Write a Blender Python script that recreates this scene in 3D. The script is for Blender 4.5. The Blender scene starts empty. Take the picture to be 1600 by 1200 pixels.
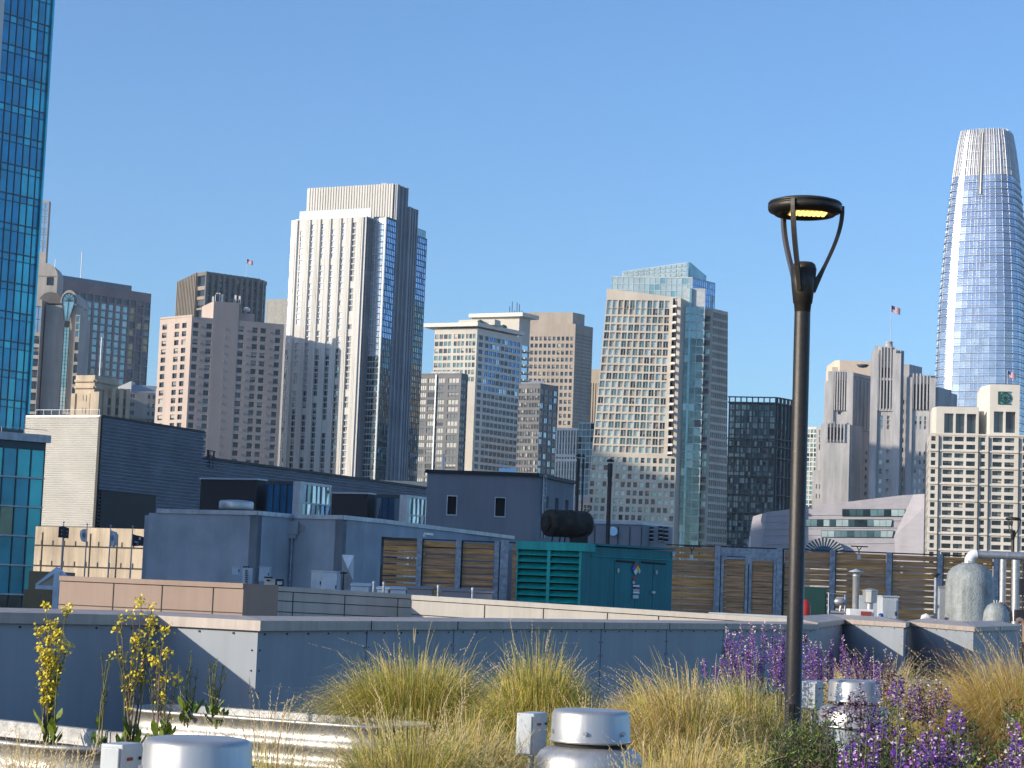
import bpy, bmesh, math, random
from mathutils import Vector, Matrix
random.seed(7)
R = math.radians
sc = bpy.context.scene
col = sc.collection
# ---------------------------------------------------------------- camera
F = 3240.0; PITCH = math.atan(328/3240.0); ROLL = 0.038
CAM = Vector((0, 0, 1.6))
fw = Vector((0, math.cos(PITCH), math.sin(PITCH)))
U0 = Vector((0, -math.sin(PITCH), math.cos(PITCH)))
X0 = Vector((1, 0, 0))
rt = X0*math.cos(ROLL) + U0*math.sin(ROLL)
up = U0*math.cos(ROLL) - X0*math.sin(ROLL)
cd = bpy.data.cameras.new('camera'); cam = bpy.data.objects.new('camera', cd); col.objects.link(cam)
cam.matrix_world = Matrix(((rt.x, up.x, -fw.x, CAM.x), (rt.y, up.y, -fw.y, CAM.y), (rt.z, up.z, -fw.z, CAM.z), (0, 0, 0, 1)))
cd.sensor_width = 36; cd.lens = F/1600*36; cd.clip_end = 20000; cd.clip_start = 0.1
sc.camera = cam

def ray(x, y):
    d = fw + rt*((x-800)/F) + up*((600-y)/F)
    return d/d.y
def P(x, y, Y): return CAM + ray(x, y)*Y
def hit(x, y, p0, d):
    r = ray(x, y).x
    k = (p0[0]-p0[1]*r)/(d[1]*r-d[0])
    return Vector((p0[0]+k*d[0], p0[1]+k*d[1]))
def Z(x, y, Y): return P(x, y, Y).z
def V2(v): return Vector((v[0], v[1]))
DA = Vector((.425, .905)).normalized()
DB = Vector((.905, -.425)).normalized()

# ---------------------------------------------------------------- materials
M = {}
def mat(name, c, rough=.8, metal=0, spec=.5, var=.12, scale=1.0, bump=0, c2=None, bscale=None, coat=0, stretch=None, emit=None, streak=0):
    m = bpy.data.materials.new(name); m.use_nodes = True
    nt = m.node_tree; b = nt.nodes['Principled BSDF']
    b.inputs['Roughness'].default_value = rough; b.inputs['Metallic'].default_value = metal
    b.inputs['Specular IOR Level'].default_value = spec
    if coat: b.inputs['Coat Weight'].default_value = coat; b.inputs['Coat Roughness'].default_value = .1
    c = tuple(c)+(1,)
    tc = nt.nodes.new('ShaderNodeTexCoord'); mp = nt.nodes.new('ShaderNodeMapping')
    nt.links.new(tc.outputs['Object'], mp.inputs[0])
    if stretch: mp.inputs['Scale'].default_value = stretch
    n = nt.nodes.new('ShaderNodeTexNoise'); n.inputs['Scale'].default_value = scale; n.inputs['Detail'].default_value = 6; n.inputs['Roughness'].default_value = .6
    nt.links.new(mp.outputs[0], n.inputs['Vector'])
    rp = nt.nodes.new('ShaderNodeValToRGB')
    a = c2 if c2 else tuple(x*(1-var*1.6) for x in c[:3]); bb = c[:3] if c2 else tuple(min(1, x*(1+var)) for x in c[:3])
    rp.color_ramp.elements[0].position = .32; rp.color_ramp.elements[1].position = .68
    rp.color_ramp.elements[0].color = tuple(a)+(1,); rp.color_ramp.elements[1].color = tuple(bb)+(1,)
    nt.links.new(n.outputs['Fac'], rp.inputs[0]); nt.links.new(rp.outputs[0], b.inputs['Base Color'])
    if streak:
        m3 = nt.nodes.new('ShaderNodeMapping'); m3.inputs['Scale'].default_value = (streak[1], streak[1], streak[1]*.07); nt.links.new(tc.outputs['Object'], m3.inputs[0])
        n3 = nt.nodes.new('ShaderNodeTexNoise'); n3.inputs['Scale'].default_value = 1; n3.inputs['Detail'].default_value = 5; n3.inputs['Roughness'].default_value = .7; nt.links.new(m3.outputs[0], n3.inputs['Vector'])
        mr = nt.nodes.new('ShaderNodeMapRange'); mr.inputs['From Min'].default_value = .35; mr.inputs['From Max'].default_value = .6; mr.inputs['To Min'].default_value = 1-streak[0]; mr.inputs['To Max'].default_value = 1.04; nt.links.new(n3.outputs['Fac'], mr.inputs['Value'])
        mx = nt.nodes.new('ShaderNodeMix'); mx.data_type = 'RGBA'; mx.blend_type = 'MULTIPLY'; mx.inputs['Factor'].default_value = 1
        nt.links.new(rp.outputs[0], mx.inputs['A']); nt.links.new(mr.outputs['Result'], mx.inputs['B']); nt.links.new(mx.outputs['Result'], b.inputs['Base Color'])
    if bump:
        n2 = nt.nodes.new('ShaderNodeTexNoise'); n2.inputs['Scale'].default_value = bscale or scale*6; n2.inputs['Detail'].default_value = 4
        nt.links.new(mp.outputs[0], n2.inputs['Vector'])
        bp = nt.nodes.new('ShaderNodeBump'); bp.inputs['Strength'].default_value = bump; bp.inputs['Distance'].default_value = .05
        nt.links.new(n2.outputs['Fac'], bp.inputs['Height']); nt.links.new(bp.outputs[0], b.inputs['Normal'])
    if emit:
        b.inputs['Emission Color'].default_value = tuple(emit[:3])+(1,); b.inputs['Emission Strength'].default_value = emit[3]
    M[name] = m; return m
# glass kinds
mat('glass_dark', (.012, .016, .022), .06, 0, .7, .3, .3)
mat('glass_mid', (.10, .12, .13), .12, .0, .8, .3, .3)
mat('glass_blind', (.36, .37, .34), .35, 0, .8, .2, .3)
mat('glass_blue', (.36, .50, .74), .06, .7, .8, .12, .3)
mat('glass_sky', (.45, .55, .62), .05, .85, .8, .12, .3)
mat('glass_bluedeep', (.12, .22, .38), .05, .8, .8, .3, .2)
mat('glass_aqua', (.26, .38, .39), .10, .55, .8, .2, .2)
mat('glass_teal', (.009, .27, .42), .12, .3, .8, .15, .25)
mat('glass_teal_b', (.008, .23, .38), .12, .45, .8, .2, .25)
mat('glass_teal_c', (.04, .42, .52), .14, .45, .8, .15, .25)
mat('glass_green', (.12, .20, .20), .08, .6, .8, .35, .25)
mat('glass_black', (.03, .05, .055), .05, .3, .8, .4, .25)
mat('glass_silver', (.72, .76, .82), .22, .75, .8, .10, .1)
mat('glass_silver_c', (.50, .55, .62), .2, .8, .8, .1, .1)
mat('glass_silver_b', (.42, .47, .56), .14, .8, .8, .15, .1)
mat('glass_pale', (.48, .58, .56), .15, .3, .8, .12, .3)
mat('glass_cyan', (.24, .44, .47), .12, .35, .8, .15, .3)
mat('glass_gold', (.35, .25, .12), .2, .5, .8, .3, .4)
mat('blind_grey', (.20, .20, .20), .5, 0, .6); mat('blind_dark', (.07, .07, .075), .3, 0, .7); mat('blind_cream', (.42, .40, .34), .5, 0, .6)
# stones etc.
mat('mullion_dark', (.03, .05, .06), .5)
mat('mullion_teal', (.02, .06, .08), .4)
mat('mullion_light', (.55, .58, .58), .45)
mat('concrete_cream', (.62, .50, .36), .85, var=.12, scale=.25, bump=.1, streak=(.30, 1.2))
mat('hotel_pink', (.52, .42, .36), .85, var=.05, scale=.05, streak=(.08, .4))
mat('brown_stone', (.27, .19, .18), .7, var=.15, scale=.1)
mat('granite_tan', (.44, .40, .355), .8, var=.1, scale=.1, streak=(.18, .5))
mat('bronze', (.15, .13, .11), .5, .2, var=.15, scale=.1)
mat('bronze_fin', (.30, .24, .17), .6, .1, var=.1, scale=.1)
mat('grey_fin', (.30, .29, .26), .7)
mat('ivory_stone', (.66, .635, .585), .75, var=.06, scale=.15, stretch=(1, 1, .15))
mat('white_panel', (.74, .72, .68), .6, var=.05, scale=.2)
mat('slate_stone', (.32, .34, .37), .6, var=.12, scale=.15)
mat('slab_cream', (.58, .54, .47), .8, var=.07, scale=.1)
mat('slab_dark', (.19, .185, .185), .8, var=.12, scale=.1)
mat('slab_white', (.70, .66, .58), .7, var=.05)
mat('beige_tower', (.42, .35, .28), .8, var=.08, scale=.08, streak=(.12, .3))
mat('sandstone', (.60, .49, .36), .85, var=.12, scale=.2, streak=(.2, .5))
mat('regis_stone', (.64, .56, .46), .75, var=.07, scale=.1, streak=(.08, .4))
mat('terracotta', (.50, .48, .47), .85, var=.13, scale=.25, stretch=(1, 1, .3), streak=(.22, .6))
mat('cream_block', (.68, .55, .42), .85, var=.05)
mat('rippled_white', (.40, .375, .40), .7, var=.06, scale=.3, stretch=(1, 1, 5), streak=(.07, .3))
mat('residence_white', (.68, .63, .55), .8, var=.05, scale=.15, streak=(.06, .4))
mat('crown_metal', (.54, .54, .55), .4, .5, var=.1, scale=.2)
mat('shade_metal', (.50, .53, .58), .35, .6)
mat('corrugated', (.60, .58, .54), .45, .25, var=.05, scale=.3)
mat('corrugated_dark', (.44, .47, .52), .45, .3, var=.08, scale=.3)  # darker, bluer copy of corrugated: the side wall's shade put into the colour
mat('black_panel', (.008, .009, .014), .6, var=.2, scale=.3)
mat('stucco_grey', (.37, .395, .43), .9, var=.12, scale=.5, bump=.15, bscale=12, streak=(.07, 1.2))
mat('stucco_slate', (.22, .225, .25), .9, var=.06, scale=.3, bump=.1, bscale=10, streak=(.08, 1.2))
mat('coping_grey', (.50, .52, .55), .45, .4, var=.12, scale=1.0, streak=(.2, 3))
mat('coping_tan', (.44, .375, .325), .55, .1, var=.08, scale=1.5, streak=(.15, 8))
mat('panel_grey', (.30, .33, .365), .6, .05, var=.07, scale=.6, bump=.03, bscale=3, streak=(.06, 3))
mat('panel_brown', (.29, .20, .155), .55, .05, var=.06, scale=.4, streak=(.08, 3))
mat('panel_cream', (.46, .42, .37), .55, .05, var=.05, scale=.4, streak=(.10, 3))
mat('panel_joint', (.10, .12, .14), .8)
mat('joint', (.05, .045, .04), .9)
mat('roofing', (.33, .32, .30), .95, var=.15, scale=.3, bump=.2)
mat('roof_pale', (.68, .60, .48), .9, var=.08)
mat('asphalt', (.06, .06, .062), .95, var=.2, scale=.05)
mat('soil', (.07, .048, .03), 1, var=.4, scale=6, bump=.8, bscale=40)
mat('mulch', (.14, .11, .075), .95, var=.5, scale=9, bump=.9, bscale=50)
mat('gravel', (.42, .39, .34), .95, var=.35, scale=25, bump=.9, bscale=60)
mat('wood', (.52, .28, .13), .75, var=.35, scale=2.2, stretch=(.35, .35, 5), bump=.15, bscale=9)
mat('wood_b', (.42, .23, .11), .75, var=.35, scale=2.2, stretch=(.35, .35, 5), bump=.15, bscale=9)
mat('wood_c', (.60, .30, .10), .75, var=.35, scale=2.2, stretch=(.35, .35, 5), bump=.15, bscale=9)
mat('galv_post', (.30, .34, .40), .5, .6, var=.25, scale=5)
mat('steel_dark', (.035, .035, .04), .55, .3, var=.2, scale=3)
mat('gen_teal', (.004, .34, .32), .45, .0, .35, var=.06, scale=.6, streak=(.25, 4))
mat('gen_teal_shaded', (.002, .17, .20), .45, .0, .3, var=.08, scale=.6, streak=(.25, 4))  # darker copy of gen_teal: shade on the generator's side put into the colour
mat('muffler', (.035, .028, .024), .75, .3, var=.5, scale=3)
mat('black_paint', (.015, .015, .018), .5, .2)
mat('lamp_metal', (.040, .034, .028), .42, .35, .6, var=.15, scale=30, bump=.12, bscale=260)
mat('lamp_arm', (.17, .17, .18), .4, .6)
mat('alu', (.56, .55, .53), .44, .7, var=.07, scale=3, bump=.03, bscale=20, stretch=(1, 1, .2), streak=(.10, 14))
mat('alu_dull', (.50, .50, .50), .48, .7, var=.12, scale=8)
mat('galv', (.46, .44, .40), .48, .6, var=.22, scale=14, bump=.05, bscale=60, streak=(.2, 9))
mat('box_grey', (.52, .55, .57), .5, .1, var=.05, scale=3, streak=(.12, 12))
mat('box_blue', (.40, .47, .55), .45, .2, var=.08, scale=3)
mat('white_paint', (.75, .75, .74), .45, 0, var=.05, scale=3, streak=(.12, 6))
mat('tank_paint', (.33, .36, .355), .55, .0, var=.15, scale=4, bump=.5, bscale=22, streak=(.3, 5))
mat('red_paint', (.45, .03, .02), .45)
mat('green_cab', (.015, .055, .045), .45)
mat('blue_drum', (.02, .07, .30), .4)
mat('tent_white', (.72, .76, .82), .7)
mat('label_red', (.30, .05, .05), .6)
mat('black_rubber', (.02, .02, .02), .8)
mat('led', (1, .8, .4), .5, emit=(1, .66, .18, 1.6))
mat('led_lens', (.35, .25, .12), .4, emit=(1, .55, .12, .35))
mat('flag_dark', (.05, .035, .05), .8); mat('flag_white', (.72, .74, .76), .8)
mat('flag_red', (.50, .04, .05), .8); mat('flag_blue', (.03, .05, .22), .8)
mat('hazard_yellow', (.75, .55, .05), .6); mat('hazard_blue', (.05, .1, .5), .6)
mat('emblem_green', (.01, .07, .05), .5)
mat('sky_glass', (.30, .50, .80), .15, .5)
# plants
mat('grass_gold', (.62, .44, .09), .6, var=.25, scale=6)
mat('grass_green', (.24, .28, .035), .6, var=.3, scale=6)
mat('grass_olive', (.46, .43, .07), .6, var=.25, scale=6)
mat('grass_straw', (.70, .54, .28), .7, var=.2, scale=6)
mat('grass_rust', (.42, .21, .05), .7, var=.25, scale=6)
mat('leaf_green', (.07, .13, .018), .55, var=.35, scale=9)
mat('leaf_dark', (.035, .06, .016), .6, var=.35, scale=9)
mat('leaf_grey', (.28, .30, .20), .8, var=.2, scale=9)
mat('leaf_bright', (.20, .28, .03), .5, var=.25, scale=9)
mat('stem', (.16, .16, .06), .7, var=.3, scale=9); mat('stem_brown', (.20, .13, .10), .8, var=.3, scale=9)
mat('petal_yellow', (.80, .62, .02), .6, var=.15, scale=20)
mat('petal_purple', (.28, .07, .42), .6, var=.35, scale=25)
mat('petal_violet', (.16, .045, .40), .6, var=.35, scale=25)
mat('petal_pale', (.62, .50, .56), .7, var=.2, scale=25)
mat('petal_plum', (.15, .06, .09), .7, var=.35, scale=25)
mat('petal_cream', (.75, .68, .38), .7, var=.2, scale=25)
mat('petal_peach', (.80, .35, .22), .7, var=.2, scale=25)

# ---------------------------------------------------------------- mesh helpers
ORG = {}
def tag(o, label=None, cat=None, group=None, kind=None):
    if label: o['label'] = label
    if cat: o['category'] = cat
    if group: o['group'] = group
    if kind: o['kind'] = kind
    return o
def empty(name, loc, label=None, cat=None, group=None, kind=None):
    o = bpy.data.objects.new(name, None); col.objects.link(o); o.location = loc; o.empty_display_size = .2
    ORG[o] = Vector(loc); return tag(o, label, cat, group, kind)
class MB:
    def __init__(s): s.v = []; s.f = []; s.m = []; s.mats = []; s.smooth = []
    def mi(s, m):
        if m not in s.mats: s.mats.append(m)
        return s.mats.index(m)
    def face(s, pts, m, sm=False):
        n = len(s.v); s.v.extend([tuple(p) for p in pts]); s.f.append(tuple(range(n, n+len(pts)))); s.m.append(s.mi(m)); s.smooth.append(sm)
    def mesh(s, vs, fs, m, sm=False):
        n = len(s.v); s.v.extend([tuple(p) for p in vs]); i = s.mi(m)
        for f in fs: s.f.append(tuple(a+n for a in f)); s.m.append(i); s.smooth.append(sm)
    def prism(s, poly, z0, z1, m, mtop=None):
        """poly: list of (x,y); z0,z1 numbers or lists"""
        n = len(poly)
        zb = z0 if isinstance(z0, (list, tuple)) else [z0]*n; zt = z1 if isinstance(z1, (list, tuple)) else [z1]*n
        b = [(p[0], p[1], zb[i]) for i, p in enumerate(poly)]; t = [(p[0], p[1], zt[i]) for i, p in enumerate(poly)]
        for i in range(n):
            j = (i+1) % n; s.face([b[i], b[j], t[j], t[i]], m)
        s.face(t, mtop or m); s.face(b[::-1], m)
    def obox(s, c, dx, dy, dz, m, d=(1, 0)):
        """box: base-centre c, sizes, horizontal x-axis direction d"""
        d = Vector((d[0], d[1])).normalized(); n = Vector((-d.y, d.x)); c2 = Vector((c[0], c[1]))
        poly = [c2+d*a*dx/2+n*b*dy/2 for a, b in ((-1, -1), (1, -1), (1, 1), (-1, 1))]
        s.prism(poly, c[2], c[2]+dz, m)
    def tube(s, pts, r, m, n=8, cap=True, sm=True):
        pts = [Vector(p) for p in pts]; rs = r if isinstance(r, (list, tuple)) else [r]*len(pts)
        vs = []; fs = []; prev = None
        for i, p in enumerate(pts):
            t = (pts[min(i+1, len(pts)-1)]-pts[max(i-1, 0)]).normalized()
            if prev is None: a = t.orthogonal().normalized()
            else: a = (prev-t*prev.dot(t)).normalized()
            prev = a; b = t.cross(a)
            for k in range(n):
                an = 2*math.pi*k/n; vs.append(p+(a*math.cos(an)+b*math.sin(an))*rs[i])
        for i in range(len(pts)-1):
            for k in range(n):
                k2 = (k+1) % n; fs.append((i*n+k, i*n+k2, (i+1)*n+k2, (i+1)*n+k))
        s.mesh(vs, fs, m, sm)
        if cap:
            s.face(vs[:n][::-1], m); s.face(vs[-n:], m)
    def lathe(s, c, prof, m, n=32, sm=True):
        vs = []; fs = []
        for (r, z) in prof:
            for k in range(n):
                an = 2*math.pi*k/n; vs.append((c[0]+r*math.cos(an), c[1]+r*math.sin(an), c[2]+z))
        for i in range(len(prof)-1):
            for k in range(n):
                k2 = (k+1) % n; fs.append((i*n+k, i*n+k2, (i+1)*n+k2, (i+1)*n+k))
        s.mesh(vs, fs, m, sm)
        if prof[0][0] > .001: s.face(vs[:n][::-1], m)
        if prof[-1][0] > .001: s.face(vs[-n:], m)
    def build(s, name, parent=None, label=None, cat=None, group=None, kind=None, bevel=0, autosmooth=False):
        if not s.v: return None
        if parent is None:
            xs = [v[0] for v in s.v]; ys = [v[1] for v in s.v]; zs = [v[2] for v in s.v]
            o0 = Vector(((min(xs)+max(xs))/2, (min(ys)+max(ys))/2, min(zs)))
        else: o0 = ORG[parent]
        me = bpy.data.meshes.new(name)
        me.from_pydata([(a-o0.x, b-o0.y, c-o0.z) for a, b, c in s.v], [], s.f)
        for m in s.mats: me.materials.append(M[m])
        me.polygons.foreach_set('material_index', s.m); me.polygons.foreach_set('use_smooth', s.smooth)
        me.update()
        o = bpy.data.objects.new(name, me); col.objects.link(o)
        if parent is None: o.location = o0
        else: o.parent = parent
        ORG[o] = o0
        if bevel:
            bm = bmesh.new(); bm.from_mesh(me); bmesh.ops.remove_doubles(bm, verts=bm.verts, dist=1e-4); bm.to_mesh(me); bm.free()
            b = o.modifiers.new('edge', 'BEVEL'); b.width = bevel; b.segments = 2; b.limit_method = 'ANGLE'; b.angle_limit = R(40)
        return tag(o, label, cat, group, kind)
def copy_tree(o, parent=None):
    c = o.copy(); col.objects.link(c); c.parent = parent; ORG[c] = ORG.get(o, Vector())
    for ch in list(o.children): copy_tree(ch, c)
    return c

# ---------------------------------------------------------------- building helper
def ncols(n, fill, a=0., b=1.):
    w = (b-a)/n
    return [(a+w*(i+.5-fill/2), a+w*(i+.5+fill/2)) for i in range(n)]
def centres(cs, w): return [(c-w/2, c+w/2) for c in cs]
class Bld:
    def __init__(s, name, label, cat='building', loc=None, group=None):
        s.name, s.label, s.cat, s.group = name, label, cat, group; s.root = empty(name, loc, label, cat, group); s.wins = []
        s.mb = {}
    def part(s, n):
        if n not in s.mb: s.mb[n] = MB()
        return s.mb[n]
    def facade(s, p0, p1, z0, z1, wall, cols=(), rows=(), pick=None, depth=.25, mull=0, frame='mullion_dark', part='wall', p0b=None, p1b=None, hb=0, tr=0, jit=0.):
        p0 = V2(p0); p1 = V2(p1); d = (p1-p0).normalized(); n = Vector((d.y, -d.x))
        q0 = V2(p0b) if p0b is not None else p0; q1 = V2(p1b) if p1b is not None else p1
        def f(u, z, off=0):
            t = (z1-z)/(z1-z0); a = p0.lerp(q0, t); b = p1.lerp(q1, t); c = a.lerp(b, u)
            return Vector((c.x+n.x*off, c.y+n.y*off, z))
        mb = s.part(part)
        cols = sorted(cols); rows = sorted([(max(a, b), min(a, b)) for a, b in rows], reverse=True)
        rows = [r for r in rows if r[1] > z0+.01 and r[0] < z1-.001]
        if not rows or not cols:
            mb.face([f(0, z0), f(1, z0), f(1, z1), f(0, z1)], wall); return
        z = z1
        for i, (rt_, rb) in enumerate(rows):
            if z-rt_ > 1e-4: mb.face([f(0, rt_), f(1, rt_), f(1, z), f(0, z)], wall)
            u = 0.
            for j, (a, b) in enumerate(cols):
                w = pick(i, j) if pick else 'glass_dark'
                if w is None: continue
                if a-u > 1e-5: mb.face([f(u, rb), f(a, rb), f(a, rt_), f(u, rt_)], wall)
                o = [f(a, rb), f(b, rb), f(b, rt_), f(a, rt_)]; q = [f(a, rb, -depth), f(b, rb, -depth), f(b, rt_, -depth), f(a, rt_, -depth)]
                for k in range(4): mb.face([o[k], o[(k+1) % 4], q[(k+1) % 4], q[k]], wall)
                if jit: q = [v+Vector((n.x, n.y, 0))*random.uniform(-jit, jit) for v in q]
                wb = MB(); wb.face(q, w)
                if mull or hb:
                    t = .05 if (b-a)*(p1-p0).length < 4 else .08
                    e = t/((p1-p0).length)
                    for k in range(mull):
                        um = a+(b-a)*(k+1)/(mull+1)
                        wb.mesh([f(um-e, rb, -depth), f(um-e, rb, -depth+.08), f(um+e, rb, -depth+.08), f(um+e, rb, -depth), f(um-e, rt_, -depth), f(um-e, rt_, -depth+.08), f(um+e, rt_, -depth+.08), f(um+e, rt_, -depth)], [(0, 1, 5, 4), (1, 2, 6, 5), (2, 3, 7, 6)], frame)
                    for k in range(hb):
                        zm = rb+(rt_-rb)*(k+1)/(hb+1)
                        wb.mesh([f(a, zm-t, -depth), f(a, zm-t, -depth+.09), f(a, zm+t, -depth+.09), f(a, zm+t, -depth), f(b, zm-t, -depth), f(b, zm-t, -depth+.09), f(b, zm+t, -depth+.09), f(b, zm+t, -depth)], [(0, 1, 5, 4), (1, 2, 6, 5), (2, 3, 7, 6)], frame)
                if w in ('glass_dark', 'glass_mid', 'glass_black') and depth >= .2 and random.random() < .38:
                    zf = rt_-(rt_-rb)*random.uniform(.25, .85); bm_ = random.choice(['blind_grey', 'blind_grey', 'blind_dark', 'blind_cream']); wb.face([f(a, zf, -depth+.03), f(b, zf, -depth+.03), f(b, rt_, -depth+.03), f(a, rt_, -depth+.03)], bm_)
                c = q[0]; area = (q[1]-q[0]).length*(rt_-rb)*abs(n.dot(V2(c)))/(c.y**3)
                s.wins.append((area, wb)); u = b
            if 1-u > 1e-5: mb.face([f(u, rb), f(1, rb), f(1, rt_), f(u, rt_)], wall)
            z = rb
        if z-z0 > 1e-4: mb.face([f(0, z0), f(1, z0), f(1, z), f(0, z)], wall)
    def fins(s, p0, p1, z0, z1, us, w, dep, m, part='fins', p0b=None, p1b=None):
        if part == 'slit_windows' and len(us) > 1:
            for u in us:
                s.fins(p0, p1, z0, z1, [u], w, dep, m, 'one_slit'); s.mb.pop('one_slit').build('slit_window', s.root)
            return
        p0 = V2(p0); p1 = V2(p1); d = (p1-p0).normalized(); n = Vector((d.y, -d.x))
        q0 = V2(p0b) if p0b is not None else p0; q1 = V2(p1b) if p1b is not None else p1
        for u in us:
            t = p0.lerp(p1, u); b = q0.lerp(q1, u)
            vs = []
            for c, z in ((b, z0), (t, z1)):
                for a, e in ((-.5, -.01), (.5, -.01), (.5, 1), (-.5, 1)):
                    k = c+d*w*a+n*dep*e; vs.append((k.x, k.y, z))
            s.part(part).mesh(vs, [(0, 1, 5, 4), (1, 2, 6, 5), (2, 3, 7, 6), (3, 0, 4, 7), (4, 5, 6, 7), (0, 3, 2, 1)], m)
    def bands(s, p0, p1, zs, h, dep, m, part='bands', ext=0.):
        p0 = V2(p0); p1 = V2(p1); d = (p1-p0).normalized(); n = Vector((d.y, -d.x)); p0 = p0-d*ext; p1 = p1+d*ext
        for z in zs: s.part(part).prism([p0-n*.01, p0+n*dep, p1+n*dep, p1-n*.01], z-h/2, z+h/2, m)
    def vol(s, C, L, Rr, wall, fl={}, fr={}, zb=-25, dl=DB, dr=DA, dep=20, roof='roofing', part='wall', ztop=None):
        """box with corner C=(px,py,Y), left end L=(px,py) along dl, right end R along dr. returns (pl,pc,pr,z)"""
        c3 = P(*C); z1 = c3.z if ztop is None else ztop; pc = V2(c3)
        pl = hit(L[0], L[1], pc, dl)
        pr = hit(Rr[0], Rr[1], pc, dr) if Rr else pc+dr*dep
        for (a, b, sp) in ((pl, pc, dict(fl)), (pc, pr, dict(fr))):
            if 'px' in sp:
                y0, pitch, h, n = sp.pop('px'); sp['rows'] = [(Z(C[0], y0+i*pitch, C[2]), Z(C[0], y0+i*pitch+h, C[2])) for i in range(n)]
            s.facade(a, b, zb, z1, sp.pop('wall', wall), part=part, **sp)
        pb = pl+(pr-pc)
        mb = s.part(part); z0 = zb
        for a, b in ((pr, pb), (pb, pl)): mb.face([(a.x, a.y, z0), (b.x, b.y, z0), (b.x, b.y, z1), (a.x, a.y, z1)], wall)
        mb.face([(pl.x, pl.y, z1-.3), (pc.x, pc.y, z1-.3), (pr.x, pr.y, z1-.3), (pb.x, pb.y, z1-.3)], roof)
        return pl, pc, pr, z1
    def done(s, winname='window', limit=100):
        for k, mb in s.mb.items(): mb.build(k, s.root)
        s.wins.sort(key=lambda t: -t[0])
        for a, wb in s.wins[:limit]: wb.build(winname, s.root)
        rest = s.wins[limit:]
        if rest:
            big = MB()
            for a, wb in rest:
                n = len(big.v); big.v.extend(wb.v)
                for f, mi, sm in zip(wb.f, wb.m, wb.smooth):
                    big.f.append(tuple(i+n for i in f)); big.m.append(big.mi(wb.mats[mi])); big.smooth.append(sm)
            big.build(winname, s.root, kind='stuff')
        return s.root
def choose(**w):
    ks = list(w); ws = [w[k] for k in ks]
    ks = ['glass_'+k if k != 'none' else None for k in ks]
    return lambda i, j: random.choices(ks, ws)[0]
# ================================================================ CITY
GZ = -25.
def loc(px, Y, z=GZ):
    p = P(px, 760, Y); return (p.x, p.y, z)
# ---- teal glass hotel (left edge)
b = Bld('glass_hotel', 'tall teal glass curtain wall hotel tower cut off by the left edge of the photo', loc=loc(40, 340), cat='building')
pR = V2(P(84, 0, 350)); dT = Vector((.62, .785)).normalized()
pRb = V2(P(64, 320, 350)); pL = pR-dT*90
zt = Z(60, -220, 350); sp = 45*350/F
z0 = Z(60, 690, 350)
wf = random.Random(3)
def tp(i, j):
    return random.choices(['glass_teal', 'glass_teal_b', 'glass_teal_c'], [6, 1, 1.5 if j < 58 else 9] if i % 2 == 0 else [4, 6, .15 if j < 58 else 9])[0]  # end columns paler: light on the corner return put into the glass colour
rows = []
for k in range(-2, 16): rows += [(Z(60, -48+45.2*k, 350), Z(60, -48+45.2*k+9.6, 350)), (Z(60, -48+45.2*k+10.6, 350), Z(60, -48+45.2*k+43.4, 350))]
b.facade(pL, pR, z0, zt, 'mullion_teal', ncols(61, .90), rows, tp, .12, frame='mullion_teal', hb=0, jit=.004, part='mullions')

pB = pR+Vector((-dT.y, dT.x))*30
b.part('core').prism([pR, pB, pL+(pB-pR), pL-Vector((0, .0))], GZ, z0-.05, 'mullion_teal')
for a, c in ((pR, pB), (pB, pB+(pL-pR)), (pB+(pL-pR), pL)): b.part('core').face([(a.x, a.y, z0), (c.x, c.y, z0), (c.x, c.y, zt), (a.x, a.y, zt)], 'mullion_teal')
b.fins(pL, pR, z0, zt, [.9985], .35, .3, 'glass_teal_c', part='corner_fin')
# white edge pier seen at the very top left
pw = P(-3, 60, 330); b.part('pier').obox((pw.x, pw.y, Z(0, 130, 330)), 1.2, .6, 55, 'white_panel', dT)
# unseen block added beyond the frame to shade fence, generator and penthouse
b.part('wing').prism([(-90, 26), (-90, 135), (-150, 112), (-150, 10)], GZ, 46, 'glass_teal_b')
b.done('window', 100)
# ---- its lower block
b = Bld('glass_podium', 'low teal glass block with pale roof edge at the foot of the teal hotel tower', loc=loc(30, 205))
Y = 205; C = (72, 692, Y); pc = V2(P(*C)); z1 = P(*C).z; pl = pc-Vector((.80, .60))*26
pc_b = pc
rows = [(Z(60, 704+k*45.5, Y), Z(60, 704+k*45.5+s_, Y)) for k in range(6) for s_ in (43,)]
fl_ = {0: choose(teal=5, teal_c=4), 1: choose(teal_b=5, teal=3), 2: choose(teal=3, green=4, teal_c=2, teal_b=2), 3: choose(teal_b=5, black=2), 4: choose(teal_b=5, teal=1), 5: choose(black=5, teal_b=3)}
b.facade(pl, pc, GZ, z1, 'mullion_teal', ncols(18, .93), rows, lambda i, j: 'glass_teal_c' if j == 17 else fl_[min(i, 5)](i, j), .12, jit=.004, part='mullions')
b.bands(pl, pc, [r[1]-.05 for r in rows], .14, .2, 'mullion_light', part='transoms')
pb = pc+Vector((-.6, .8))*20
b.part('roof').prism([pl+Vector((-.1, -.3)), pc+Vector((.5, -.1)), pb, pl+(pb-pc)], z1, z1+.75, 'coping_grey')
for k in range(12):
    q = pl.lerp(pc, k/11.); b.part('roof_rail').tube([(q.x, q.y, z1+.7), (q.x, q.y, z1+1.25)], .03, 'coping_grey', 5)
b.part('roof_rail').tube([(pl.x, pl.y, z1+1.25), (pc.x, pc.y, z1+1.25)], .03, 'coping_grey', 5)
b.part('core').prism([pc+(pb-pc)*.05, pb, pl+(pb-pc), pl+(pb-pc)*.05], GZ, z1-.1, 'mullion_teal')
b.done()

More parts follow.
